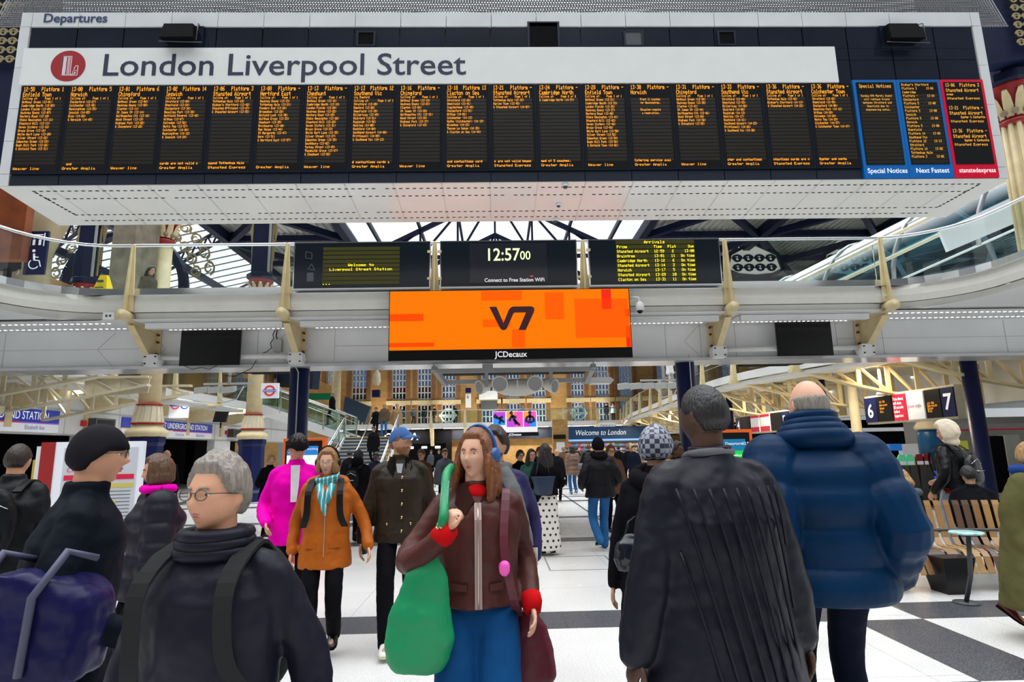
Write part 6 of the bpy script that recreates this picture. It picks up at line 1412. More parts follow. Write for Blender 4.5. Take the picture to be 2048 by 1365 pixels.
        mb.build('lips', LIP[skin], root, local=True)
    elif face:
        mb = MB(); c = Vector((0, -.087, .008))*hs
        mb.box(0, 0, 0, 0, 0, 0) if False else mb.sphere(Mx @ (c+Vector((-.03, 0, 0))*hs), .012*hs, 8, 6); mb.sphere(Mx @ (c+Vector((.03, 0, 0))*hs), .012*hs, 8, 6); mb.build('eyes', IRIS, root, local=True)
    if hair: build_hair(root, Mx, hs, hair[0], HAIR[hair[1]], det > 0, fem)
    # ---- clothes
    if legs is not None and skirt is None:
        mb = MB()
        for s in (-1, 1):
            e_ = ank[s]+(ank[s]-knee[s]).normalized()*.03
            limb(mb, [hipL[s]+Vector((0, 0, .02)), knee[s], e_], [.086*S+legw*.4, .066*S+legw*.9, .053*S+legw], 16)
        rings(mb, [(0, 0, hz-.05*H, .092*H, .06*H), (0, 0, hz+.01*H, .102*H, .068*H), (0, up(0, 0, .58).y, hz+.07*H, .09*H, .062*H)], 20)
        solid(mb, 'trousers', legs, root, cvox, 3, .012 if det else 0, .09)
    if skirt is not None:
        mb = MB(); RR_ = []
        for k, (zf, rx, ry) in enumerate(((.045, .125, .10), (.15, .118, .095), (.3, .108, .088), (.42, .102, .08), (.5, .1, .075), (.56, .088, .068), (.6, .08, .06))): RR_.append((0, 0, zf*H, rx*H, ry*H))
        rings(mb, RR_, 40, pw=2.2); o = solid(mb, 'wide_trousers', skirt, root, cvox, 2, .03, .12)
    if shoes is not None:
        for s in (-1, 1):
            a = ank[s]; tl = toe[s]; Rm = Matrix.Translation(a) @ Matrix.Rotation(tl, 4, 'X')
            mb = MB(); vs = []
            prof = [(.045, -.05, .02, .022), (.05, -.05, .034, .04), (.02, -.048, .038, .045), (-.04, -.05, .04, .038), (-.1, -.052, .046, .026), (-.15, -.055, .042, .02), (-.185, -.057, .024, .014)]
            n = 16
            for y, zb0, w, h in prof:
                for k in range(n):
                    c, q = math.cos(2*PI*k/n), math.sin(2*PI*k/n); vs.append(Rm @ Vector((c*w*S, y*S, (zb0+h+(q*h if q > 0 else q*h))*S)))
            mb.add(vs, gridfaces(n, len(prof)-1)+[tuple(range(n))[::-1], tuple(n*(len(prof)-1)+k for k in range(n))], True); sho = mb.build('shoe', shoes, root, local=True)
            if det:
                mb = MB(); vs = []
                for y, zb0, w, h in prof:
                    for x_, z_ in ((-w*1.02, -.052), (w*1.02, -.052), (w*1.02, -.034), (-w*1.02, -.034)): vs.append(Rm @ Vector((x_*S, y*1.03*S, z_*S)))
                mb.add(vs, [(i*4+k, i*4+(k+1) % 4, i*4+4+(k+1) % 4, i*4+4+k) for i in range(6) for k in range(4)]+[(0, 1, 2, 3), (24, 25, 26, 27)]); mb.build('sole', BLACKM if shoes is not MATS.get('white_trainer') else MATS['shoe_sole'], sho, local=True)
    if top is not None:
        mb = MB(); b = bulk
        R = []
        zs = [hem, hem+.012] + [hem+(.80-hem)*k/(26 if top_kind == 'puffer' else 9) for k in range(1, 27 if top_kind == 'puffer' else 10)]
        def width(zf):
            tab = [(.0, .150, .125), (.30, .130, .110), (.42, .120, .100), (.52, .111, .088), (.60, .10, .074), (.68, .107, .080), (.75, .116, .082), (.785, .112, .074), (.815, .082, .056)]
            if top_kind == 'coat': tab = [(.0, .19, .15), (.30, .16, .12), (.42, .14, .10), (.52, .124, .09), (.60, .112, .082), (.68, .113, .084), (.75, .12, .084), (.785, .117, .077), (.815, .088, .058)]
            for (a, x0, y0), (c, x1, y1) in zip(tab[:-1], tab[1:]):
                if a <= zf <= c: f = (zf-a)/(c-a); return x0+(x1-x0)*f, y0+(y1-y0)*f
            return tab[-1][1:]
        for zf in zs:
            rx, ry = width(zf); p = up(0, 0, max(zf, .0)); q = 0
            if top_kind == 'puffer': q = .03*abs(math.sin((zf-hem)/.09*PI))**.6-.012
            zz = zf*H if zf < .525 else p.z
            b2 = b*(1-sm(zf, .72, .82)*.75); R.append((0, p.y, zz, rx*H*sh+b2+q, ry*H+b2*.9+q))
        for zf, rx, ry in ((.825, .064*sh, .052), (.84, .045, .043), (.85, .038, .04), (.85+collar*.45, .037, .04)):
            p = up(0, .006, zf); R.append((0, p.y, p.z, rx*H+b*.3, ry*H+b*.3))
        rings(mb, R, 32)
        for s in (-1, 1):
            el, wr, a = arm[s]; p0 = shd[s]+Vector((-s*.014, 0, -.004)); limb(mb, [up(s*.02*H, .012, .828), shd[s]+Vector((-s*.01, 0, .012))], [.048*S+b*.3, .046*S+b*.35], 10)
            if top_kind == 'puffer':
                N = 22; P = []; Q = []
                for k in range(N+1):
                    f = k/N; P.append(p0+(el-p0)*(f*2) if f < .5 else el+(wr-el)*((f-.5)*2)); Q.append((sleeve+b*.8)*S*(1-.22*f)+.02*abs(math.sin(f*PI*4.5))**.6)
                P = [v for v in P]; P[11] = P[11]*.5+(P[10]+P[12])*.25
                mb.tube(P, Q, 14); mb.sphere(p0, (sleeve+b)*S*1.02)
            else: limb(mb, [p0, el, wr], [(sleeve*.92+b*.3)*S, (sleeve*.86+b*.35)*S, (sleeve*.7+b*.3)*S], 16)
        o = solid(mb, {'jacket': 'jacket', 'puffer': 'puffer_jacket', 'coat': 'long_coat', 'blazer': 'blazer'}[top_kind], top, root, cvox*(.8 if top_kind == 'puffer' else 1), 1 if top_kind == 'puffer' else 3, (.0 if top_kind == 'puffer' else .022) if det else 0, .11)
        if split:           # open neckline or front strip lies in front of the chest
            pass
    info = dict(root=root, Mx=Mx, S=S, hs=hs, up=up, shd=shd, arm=arm, H=H, ank=ank, hz=hz, knee=knee, width=(.1*H+bulk, .074*H+bulk), det=det)
    return info
def child(mb, name, mat, I): return mb.build(name, mat, I['root'], local=True)
def glasses(I, mat=None):
    Mx, s = I['Mx'], I['hs']; mb = MB(); r = .021
    for sg in (-1, 1):
        mb.tube([Mx @ (Vector((sg*.031+math.cos(a)*r*1.1, -.103, .007+math.sin(a)*r*.8))*s) for a in [2*PI*k/16 for k in range(17)]], .0017, 6)
        mb.tube([Mx @ (Vector(v)*s) for v in ((sg*.054, -.1, .012), (sg*.074, -.06, .012), (sg*.08, .012, .008))], .0017, 6)
    mb.tube([Mx @ (Vector(v)*s) for v in ((-.01, -.106, .012), (0, -.109, .014), (.01, -.106, .012))], .0017, 6)
    child(mb, 'glasses', mat or DGREY, I)
def hatshell(I, name, mat, th=.016, line=.12, back=-.35, brim=None, det=True, panels=False):
    Mx, s = I['Mx'], I['hs']; n, m = 40, 30; vs = []
    for d in dirs(n, m):
        az = math.atan2(abs(d.x), -d.y); ln_ = line+(back-line)*sm(az, .9, 2.2); cov = sm(d.z, ln_-.03, ln_+.05); p = head_pt(d, s, 0)
        if d.y < 0: p = p*1.0
        vs.append(Mx @ (p+p.normalized()*(th*cov-.012*(1-cov))))
    mb = MB(); mb.add(vs, gridfaces(n, m), True); h = child(mb, name, mat, I)
    if brim:
        mb = MB(); P = []
        for r in (0, 1):
            for k in range(13):
                a = PI*(-.5+k/12); x = math.sin(a)*.085; y = -.075-math.cos(a)*.035-r*math.cos(a)*.075; P.append(Mx @ (Vector((x, y, .055-r*.018-.02*abs(math.sin(a))))*s))
        q = [p+Vector((0, 0, .006)) for p in P]; nn = 13
        mb.add(P+q, [(k, k+1, nn+k+1, nn+k) for k in range(12)]+[(2*nn+k, 3*nn+k, 3*nn+k+1, 2*nn+k+1) for k in range(12)]+[(nn+k, nn+k+1, 3*nn+k+1, 3*nn+k) for k in range(12)], True); mb.build('brim', brim, h, local=True)
    return h
def headphones(I, mat, lab):
    r = thing('headphones', lab, 'headphones', tuple(I['root'].matrix_basis @ (I['Mx'] @ Vector((0, 0, 0))))); Mw = I['root'].matrix_basis; Mx, s = I['Mx'], I['hs']
    def w(v): return Mw @ (Mx @ (Vector(v)*s))
    mb = MB(); mb.tube([w((math.cos(a)*.101, .015, .012+math.sin(a)*.142)) for a in [PI*k/20 for k in range(21)]], .0085, 10); mb.build('headband', mat, r)
    for sg in (-1, 1):
        mb = MB(); ax = (w((sg*1, .0, 0))-w((0, 0, 0))).normalized(); mb.lathe([(.028, -.012), (.038, -.006), (.041, .006), (.038, .02), (.028, .027)], w((sg*.088, .012, -.002)), 24, True, ax); mb.build('ear_cup', mat, r)
    return r
def wp(I, v): return I['root'].matrix_basis @ Vector(v)
def refresh(): bpy.context.view_layer.update()
def backpack(I, mat, lab, w=.15, h=.42, straps=True, zf=.68, d=.15):
    rt = I['root'].matrix_basis; S = I['S']; c = I['up'](0, .1*S+I['width'][1]*.0, zf); c.y += I['width'][1]+d*.42-.1*S+.02
    r = thing('backpack', lab, 'backpack', tuple(rt @ c)); r.rotation_euler = I['root'].rotation_euler
    mb = MB(); R = []
    for k in range(13):
        f = k/12; e_ = math.sin(PI*min(1, max(0, f*.94+.03)))**.35; R.append((0, 0, -h/2+h*f, w*e_, d*.5*e_))
    rings(mb, R, 28, pw=3); o = solid(mb, 'bag', mat, r, .014, 2, .008, .06)
    mb = MB(); R = [(0, d*.42, -h*.36+h*.4*k/8, w*.72*math.sin(PI*(k*.9+.4)/8)**.3, d*.2) for k in range(9)]; rings(mb, R, 20, pw=3); mb.build('front_pocket', mat, r, local=True)
    mb = MB(); mb.tube([(-w*.6, d*.63, h*.0), (w*.6, d*.63, h*.0)], .004, 6); mb.tube([(-w*.8, d*.35, h*.22), (0, d*.45, h*.36), (w*.8, d*.35, h*.22)], .004, 6); mb.build('zip', CHROME, r, local=True)
    mb = MB(); mb.tube([(-.03, 0, h*.48), (-.02, 0, h*.56), (.02, 0, h*.56), (.03, 0, h*.48)], .008, 8); mb.build('grab_handle', mat, r, local=True)
    if straps:
        H = I['H']
        for s in (-1, 1):
            P = [I['up'](s*.06*H, 0, .80)-c+Vector((0, I['width'][1]*1.02, 0)), I['up'](s*.068*H, 0, .845)-c+Vector((0, .02, 0)), I['up'](s*.075*H, 0, .79)-c+Vector((0, -I['width'][1]*1.08, 0)), I['up'](s*.08*H, 0, .68)-c+Vector((0, -I['width'][1]*1.14, 0)), I['up'](s*.1*H, 0, .62)-c+Vector((0, -I['width'][1]*.8, 0))]
            C_ = catmull(P, 5); mb = MB(); vs = []
            for q in C_: vs += [q+Vector((-.026, 0, 0)), q+Vector((.026, 0, 0)), q+Vector((.026, .0, .012)), q+Vector((-.026, 0, .012))]
            mb.add(vs, [(i*4+k, i*4+(k+1) % 4, i*4+4+(k+1) % 4, i*4+4+k) for i in range(len(C_)-1) for k in range(4)]); mb.build('strap', mat, r, local=True)
    return r
BLK = cloth('black_wool', (.006, .006, .008)); BLK2 = cloth('black_nylon', (.005, .006, .008), .45); NVC = cloth('dark_navy_cloth', (.006, .008, .02)); JEAN = cloth('blue_denim', (.03, .13, .33), .85); JEAND = cloth('deep_blue_denim', (.006, .055, .17), .85)
LJEAN = cloth('pale_denim', (.3, .38, .45)); BTR = cloth('black_trousers', (.005, .005, .007)); SHB = M('black_leather_shoe', (.008, .008, .009), .3); SHW = M('white_trainer', (.7, .72, .68), .5); M('shoe_sole', (.6, .6, .4), .5)
def at_px(px, py, Y): p = aY(px, py, Y); return (p.x, Y)
def back(k=0): return PI+k      # walking away from the viewer
# ---- foreground ---------------------------------------------------------
# woman in brown leather jacket
p = aY(958, 1000, 2.95)
BRN = cloth('brown_waxed_leather', (.075, .022, .018), .42, bump=.3)
hwd = aY(886, 1066, 2.70); RT = Vector((p.x-.01, 2.95, 0)); hl = (hwd-RT)/1.735
I = person('woman in brown leather jacket and blue jeans walking forward with a green bag', (p.x-.01, 2.95), 1.735, .06, 'fair', ('long', 'auburn'), (-.5, -.05), 0, .42, 1, BRN, JEAND, SHW, ((hl.x, hl.y, hl.z, (-.8, .25, -.8), ((.4, .3, -.2), (.25, -.1, .9), 1.15, -1)), (.142, -.03, .53, (.1, .8, -.25))), 2, .8, 'jacket', .545, .062, .008, legw=.03, collar=.03)
hp = headphones(I, M('headphone_blue', (.01, .09, .3), .35), 'blue over ear headphones worn by the woman in the brown leather jacket')
locks(I['root'], I['Mx'], I['hs'], [[(sg*.072, -.005+k*.02, .06), (sg*(.092+.004*k), -.01+k*.022, -.03), (sg*(.10+.006*k), .0+k*.02, -.12), (sg*(.105+.008*k), -.03+k*.018, -.22)] for sg in (-1, 1) for k in range(5)]+[[(x, .085, .05), (x*1.2, .1, -.06), (x*1.4, .1, -.18)] for x in (-.05, 0, .05)], HAIR['auburn'], True) if False else None
def hair_locks(I, mat, Ls, r=(.018, .024, .022, .007), vox=.009):
    mb = MB(); Mx, s = I['Mx'], I['hs']
    for P in Ls:
        n = 4*(len(P)-1)+1; rr = []
        for i in range(n): f = i/(n-1)*3; k = min(2, int(f)); rr.append((r[k]+(r[k+1]-r[k])*(f-k))*s)
        mb.tube([Mx @ (q*s) for q in catmull(P, 4)], rr, 8)
    return solid(mb, 'long_hair', mat, I['root'], vox, 2, .014, .018)
def LH(length, out=.0, front=True, z0=.03):
    L = []
    for sg in (-1, 1):
        for k in range(7):
            az = (1.15 if front else 1.7)+k*.32; x, y = math.sin(az)*.084, -math.cos(az)*.098
            L.append([(sg*x*.95, y*.95, z0), (sg*x*(1.1+out), y*1.08, z0-length*.33), (sg*x*(1.15+out*2), y*1.05+.004*k, z0-length*.7), (sg*x*(1.0+out*2), y*.9+random.uniform(-.02, .02), z0-length*random.uniform(.9, 1.05))])
    return L
hair_locks(I, HAIR['auburn'], LH(.27, .08))
S = I['S']; w_ = I['up'](0, 0, .7)
mb = MB()       # zip, collar and neckline follow the chest
zp = [(0, I['up'](0, 0, z_).y-(.074 if z_ < .65 else .080)*I['H']-.026-(.006 if .64 < z_ < .78 else 0), I['up'](0, 0, z_).z) for z_ in (.55, .6, .66, .72, .77)]
zp.append((0, I['up'](0, 0, .81).y-.055*I['H']-.03, I['up'](0, 0, .81).z))
vs = []
for q in zp: vs += [(q[0]-.016, q[1], q[2]), (q[0]+.016, q[1], q[2]), (q[0]+.016, q[1]+.02, q[2]), (q[0]-.016, q[1]+.02, q[2])]
mb.add(vs, [(i*4+k, i*4+(k+1) % 4, i*4+4+(k+1) % 4, i*4+4+k) for i in range(len(zp)-1) for k in range(4)]); child(mb, 'zip_tape', M('zip_tape', (.36, .24, .22), .5), I)
mb = MB(); mb.tube([(q[0], q[1]-.003, q[2]) for q in zp], .004, 6); mb.tube([(0, zp[-1][1]-.008, zp[-1][2]-.01), (0, zp[-1][1]-.012, zp[-1][2]-.05)], .006, 6); child(mb, 'zip', M('zip_brass', (.6, .5, .42), .3, metal=.8), I)
cw = cloth('brown_cord_collar', (.035, .012, .009)); 
for sg in (-1, 1):
    mb = MB(); b = I['up'](0, 0, .845); mb.add([(sg*.012, b.y-.105, b.z-.06), (sg*.05, b.y-.125, b.z-.115), (sg*.10, b.y-.085, b.z-.07), (sg*.085, b.y-.0, b.z+.015), (sg*.05, b.y-.05, b.z+.02)], [(0, 1, 2, 3, 4)]); o = child(mb, 'collar', cw, I); md = o.modifiers.new('thick', 'SOLIDIFY'); md.thickness = .012
mb = MB(); b = I['up'](0, 0, .83); mb.sphere((0, b.y-.052, b.z+.005), 1, 20, 14, (.052, .038, .045)); child(mb, 'red_sweater', cloth('red_knit', (.55, .006, .008)), I)
REDK = MATS['red_knit']
for s in (-1, 1):
    el, wr, a = I['arm'][s]; d = (wr-el).normalized(); mb = MB(); mb.tube([wr-d*.05, wr-d*.01, wr+d*.035], [.048, .05, .036], 16); child(mb, 'knit_cuff', REDK, I)
for sg in (-1, 1): mb = MB(); b = I['up'](0, 0, .6); mb.bar((sg*.05, b.y-.144, b.z), (sg*.13, b.y-.122, b.z+.005), .012, .028); child(mb, 'pocket_flap', BRN, I)
refresh()
el, wr, a = I['arm'][-1]
hw = aY(886, 1040, 2.665)
# green hobo bag over her right shoulder
GRB = M('green_leather', (.0, .24, .085), .5, bump=.05, var=.1)
t = thing('handbag', 'large slouchy green bag hanging from the shoulder of the woman in brown leather', 'bag', tuple(wp(I, (-.33, -.1, .8))))
sp_ = aY(893, 950, 2.83)
c = aY(833, 1222, 2.74); mb = MB(); R = []
for zf, rx, off in ((-.25, .06, .01), (-.245, .10, .01), (-.2, .135, .01), (-.12, .15, .01), (-.02, .138, .015), (.07, .108, .03), (.15, .09, .04), (.21, .05, .055), (.245, .03, .065)): R.append((c.x+off, c.y, c.z+zf, rx, max(.024, rx*.38)))
rings(mb, R, 32, pw=2.1); o = solid(mb, 'bag', GRB, t, .01, 3, .02, .1, world=True)
top_ = Vector((c.x+.068, c.y, c.z+.235)); mb = MB()
mb.tube(catmull([top_+Vector((0, 0, -.02)), top_+Vector((.02, -.01, .07)), hw, hw*.5+sp_*.5, sp_, sp_+Vector((.015, .1, .03))], 5), [.02]*26, 12); mb.build('strap', GRB, t)
mb = MB()
for k in range(9): q = top_+(hw-top_)*(k/10); mb.tube([q+Vector((-.003, 0, -.004)), q+Vector((.003, 0, .004))], .026-.0003*k, 14)
mb.build('brass_rings', M('brass', (.65, .5, .25), .25, metal=1), t)
mb = MB()
for k in range(16): q = hw.lerp(sp_, .3+k*.035)+Vector((.0, -.014, .0)); mb.bar(q+Vector((-.017, -.006, 0)), q+Vector((.017, -.006, .004)), .005)
mb.build('strap_lacing', M('pale_green_lace', (.3, .65, .5), .5), t)
t = thing('handbag', 'dark red bag hanging on the other side of the woman in brown leather', 'bag', tuple(wp(I, (.3, .05, .75))))
c = wp(I, (.235, .06, .70)); mb = MB(); R = [(c.x, c.y, c.z+z_, rx, rx*.45) for z_, rx in ((-.2, .05), (-.19, .09), (-.12, .13), (0, .12), (.1, .09), (.17, .04))]; rings(mb, R, 28); solid(mb, 'bag', M('wine_leather', (.10, .004, .016), .5), t, .01, 2, .015, .08, world=True)
s1 = wp(I, I['shd'][1]+Vector((-.045, -.07, .055))); s2 = wp(I, I['up'](.115, 0, .7)+Vector((0, -.165, 0))); s3 = wp(I, I['up'](.155, 0, .57)+Vector((0, -.15, 0)))
mb = MB(); P = catmull([wp(I, I['shd'][1]+Vector((-.04, .05, .06))), s1, s2, s3, c+Vector((-.04, -.03, .15))], 5); vs = []
for q in P: vs += [q+Vector((-.019, 0, 0)), q+Vector((.019, 0, 0)), q+Vector((.019, .008, 0)), q+Vector((-.019, .008, 0))]
mb.add(vs, [(i*4+k, i*4+(k+1) % 4, i*4+4+(k+1) % 4, i*4+4+k) for i in range(len(P)-1) for k in range(4)]); mb.build('strap', MATS['wine_leather'], t)
mb = MB(); q = s2+Vector((0, -.012, -.08)); mb.lathe([(.004, -.006), (.026, 0), (.004, .006)], q, 16, True, (0, -1, 0)); mb.sphere(q+Vector((0, -.004, -.012)), .024, sc=(1, .3, 1.2)); mb.build('pink_charm', M('hot_pink_charm', (.9, .1, .5), .4), t)
# woman in the orange coat
p = aZ(650, 1325, 0)
ORC = cloth('orange_rust_coat', (.42, .10, .008), .5, bump=.2)
I = person('woman in a rust orange parka and turquoise scarf walking forward', (p.x-.06, 5.25), 1.66, .12, 'fair', ('bob', 'ginger'), (-.1, .06), 0, .22, -1, ORC, BTR, SHB, ((-.16, .0, .50), (.215, -.06, .52)), 2, .8, 'jacket', .42, .06, .02, legw=.005)
refresh()
headphones(I, BLACK, 'black over ear headphones worn by the woman in the orange parka')
glasses(I, STEEL)
mb = MB(); b = I['up'](0, 0, .84)
for k in range(5):
    rr = .085-.006*k; zz = b.z+.03-.02*k; mb.tube([(math.cos(a)*rr, b.y-.01+math.sin(a)*rr*.9, zz-.02*math.sin(a+1)*-1) for a in [2*PI*j/16 for j in range(17)]], .02, 8)
mb.tube([(-.05, b.y-.08, b.z-.03), (-.03, b.y-.13, b.z-.1), (.0, b.y-.155, b.z-.2), (.01, b.y-.16, b.z-.27)], [.03, .034, .028, .01], 8); mb.tube([(.05, b.y-.08, b.z-.03), (.035, b.y-.13, b.z-.1), (.02, b.y-.155, b.z-.17)], [.03, .034, .02], 8)
SCF = bpy.data.materials.new('turquoise_check_scarf'); SCF.use_nodes = True; n_ = SCF.node_tree.nodes; L_ = SCF.node_tree.links; tc = n_.new('ShaderNodeTexCoord'); wv = n_.new('ShaderNodeTexWave'); wv.inputs['Scale'].default_value = 9; wv.inputs['Distortion'].default_value = 3; cr = n_.new('ShaderNodeValToRGB'); cr.color_ramp.elements[0].color = (.0, .32, .36, 1); cr.color_ramp.elements[1].color = (.75, .75, .7, 1); cr.color_ramp.elements[1].position = .95; e1 = cr.color_ramp.elements.new(.72); e1.color = (.02, .42, .45, 1); e2 = cr.color_ramp.elements.new(.8); e2.color = (.5, .05, .1, 1); L_.new(tc.outputs['Object'], wv.inputs['Vector']); L_.new(wv.outputs[0], cr.inputs[0]); L_.new(cr.outputs[0], n_['Principled BSDF'].inputs['Base Color'])
child(mb, 'scarf', SCF, I)
mb = MB(); mb.tube([(math.cos(a)*.14, b.y+.03+math.sin(a)*.10, b.z-.02+.03*math.sin(a)) for a in [PI*(-.15+1.3*j/14) for j in range(15)]], .045, 10); child(mb, 'hood', ORC, I)
for sg in (-1, 1):
    mb = MB(); q = I['up'](0, 0, .535); mb.bar((sg*.05, q.y-.155, q.z), (sg*.14, q.y-.132, q.z+.005), .01, .04); child(mb, 'pocket_flap', ORC, I)
mb = MB(); mb.tube([(.012, I['up'](0, 0, z_).y-I['H']*(.08 if z_ > .6 else .084)-.028, z_*I['H']-.02) for z_ in (.44, .5, .56, .62, .68, .75)], .004, 6); child(mb, 'zip', M('zip_brass'), I)
backpack(I, BLK2, 'black rucksack strap bag on the back of the woman in the orange parka', .12, .36)
# tall man in waxed jacket with blue cap
p = aZ(768, 1278, 0)
WAX = cloth('dark_waxed_brown', (.028, .018, .011), .45, bump=.35)
I = person('tall bearded man in dark waxed jacket and blue cap walking between two women', (aY(800, 1000, 5.5).x, 5.5), 1.86, .1, 'light', ('fade', 'ginger'), (1.0, -.05), 0, .5, -1, WAX, BTR, SHW, ((-.165, -.05, .475, (-.3, .8, -.2)), None), 2, 0, 'jacket', .46, .066, .018, legw=.005)
hatshell(I, 'cap', cloth('cap_blue', (.06, .13, .33), .8), .014, .25, -.1, MATS['cap_blue'])
mb = MB(); Mx, s = I['Mx'], I['hs']; vs = []
for d in dirs(32, 24):
    p_ = head_pt(d, s); cv = sm(-d.z, .25, .45)*sm(-d.y, -.25, .05); cv *= 1-.9*gs(d.x, d.z, 0, -.5, .2, .07)*(d.y < 0); vs.append(Mx @ (p_+p_.normalized()*(.009*cv-.012*(1-cv))))
mb.add(vs, gridfaces(32, 24), True); child(mb, 'beard', HAIR['ginger'], I)
mb = MB(); b = I['up'](0, 0, .80); mb.prism([(-.03, .06), (.03, .06), (.004, -.1), (-.004, -.1)], (0, .02, 0), (0, b.y-.135, b.z)); child(mb, 'shirt', cloth('pale_shirt', (.55, .56, .6)), I)
for sg in (-1, 1):
    mb = MB(); b = I['up'](0, 0, .845); mb.add([(sg*.02, b.y-.115, b.z-.10), (sg*.055, b.y-.14, b.z-.14), (sg*.11, b.y-.09, b.z-.06), (sg*.09, b.y, b.z+.03), (sg*.055, b.y-.06, b.z+.03)], [(0, 1, 2, 3, 4)]); o = child(mb, 'collar', cloth('black_cord', (.008, .006, .005)), I); md = o.modifiers.new('t', 'SOLIDIFY'); md.thickness = .014
mb = MB()
for z_ in (.53, .59, .65, .71, .77): q = I['up'](0, 0, z_); mb.tube([(.02, q.y-I['H']*.082-.026, q.z-.012), (.03, q.y-I['H']*.082-.028, q.z+.012)], .008, 8)
for sg in (-1, 1): q = I['up'](0, 0, .56); mb.tube([(sg*.1, q.y-.15, q.z-.01), (sg*.1, q.y-.152, q.z+.012)], .008, 8)
child(mb, 'brass_toggle', M('brass'), I)
mb = MB(); el, wr, a = I['arm'][-1]; 
refresh(); q = wp(I, wr); mb.box(q.x+.02, q.x+.055, q.y-.1, q.y-.02, q.z-.1, q.z-.03); tag(mb.build('phone', BLACK), 'black phone in the hand of the tall man in the blue cap', 'phone')
# man behind with grey scarf
PUR = cloth('violet_navy_jacket', (.03, .025, .10), .5)
p = aY(1010, 900, 4.3)
I = person('dark haired bearded man in violet jacket and grey fringed scarf behind the headphones woman', (p.x-.07, 4.3), 1.78, .0, 'light', ('short', 'dark'), (-.5, 0), 0, .3, 1, PUR, BTR, SHB, (None, (.15, .03, .50)), 1, 0, 'jacket', .43, .058, .01)
mb = MB(); Mx, s = I['Mx'], I['hs']; vs = []
for d in dirs(28, 20):
    p_ = head_pt(d, s); cv = sm(-d.z, .25, .45)*sm(-d.y, -.2, .1); cv *= 1-.9*gs(d.x, d.z, 0, -.5, .2, .07); vs.append(Mx @ (p_+p_.normalized()*(.005*cv-.012*(1-cv))))
mb.add(vs, gridfaces(28, 20), True); child(mb, 'beard', HAIR['dark'], I)
GRS = cloth('grey_wool_scarf', (.15, .15, .155)); mb = MB(); b = I['up'](0, 0, .85)
for k in range(4): mb.tube([(math.cos(a)*(.1-.004*k), b.y-.0+math.sin(a)*.09, b.z+.01-.024*k) for a in [2*PI*j/16 for j in range(17)]], .026, 8)
mb.tube(catmull([(.06, b.y-.08, b.z-.03), (.12, b.y-.14, b.z-.14), (.17, b.y-.17, b.z-.34), (.21, b.y-.17, b.z-.52)], 4), [.05]*12+[.045], 10)
solid(mb, 'scarf', GRS, I['root'], .012, 2, .015, .06)
mb = MB()
for k in range(12): x = .17+k*.009; mb.tube([(x, b.y-.17, b.z-.52), (x+random.uniform(-.02, .03), b.y-.18, b.z-.62-random.random()*.03)], .004, 5)
child(mb, 'fringe', M('cream_fringe', (.55, .5, .4), .8), I)
# big man in dark overcoat, right
COAT = cloth('black_pleated_overcoat', (.0075, .008, .014), .45, bump=.15, spec=.2)
n_ = COAT.node_tree.nodes; L_ = COAT.node_tree.links
p = aY(1425, 900, 2.35)
I = person('man in a long dark shiny overcoat with cropped hair seen from behind', (p.x+.0, 2.4), 1.87, back(.25), 'deep', ('crop', 'black'), (.25, .05), -.0, .3, 1, COAT, BTR, SHB, ((-.17, .02, .47), (.19, .0, .48)), 2, 0, 'coat', .12, .074, .04, sh=1.08, face=True, collar=.05)
b = I['up'](0, 0, .86); mb = MB(); mb.tube([(math.cos(a)*.085, b.y+math.sin(a)*.085, b.z-.01+.012*math.sin(a)) for a in [2*PI*j/20 for j in range(21)]], .016, 8); child(mb, 'shirt_collar', cloth('grey_collar', (.12, .12, .13)), I)
mb = MB()
for k in range(10):       # pressed seams run from the shoulder down across the back
    P = []
    for j in range(16):
        f = j/15; x = .27-.05*k - .17*f; z_ = .785-.44*f
        rx, ry = .27+.02*f, .196+.03*f-.02*max(0, .15-f)*4
        if abs(x) < .23: P.append((x, ry*math.sqrt(1-(x/rx)**2)+.004, z_*I['H']))
    if len(P) > 3: mb.tube(P, .006, 6)
child(mb, 'back_seam', COAT, I)
# man in blue puffer
PUF = cloth('deep_blue_puffer', (.001, .02, .062), .45, bump=.06, spec=.1)
p = aY(1640, 900, 2.85)
I = person('balding man in a thick deep blue puffer jacket with high collar seen from behind', (p.x+.0, 2.9), 1.94, back(-.1), 'fair', ('bald', 'grey'), (.1, .1), 0, .3, 1, PUF, NVC, SHB, ((-.15, -.02, .53, (-.1, .8, -.25)), (.155, -.03, .53, (.1, .8, -.25))), 2, 0, 'puffer', .475, .07, .052, collar=.05, sh=1.1)
mb = MB(); b = I['up'](0, 0, .85)
for k, (rx, ry, r_) in enumerate(((.135, .125, .05), (.12, .115, .04), (.105, .105, .03), (.1, .1, .022))): zz = b.z+.0+.036*k; mb.tube([(math.cos(a)*rx, b.y-.01+math.sin(a)*ry, zz+.015*math.sin(a)) for a in [2*PI*j/24 for j in range(25)]], r_, 10)
child(mb, 'high_collar', PUF, I)
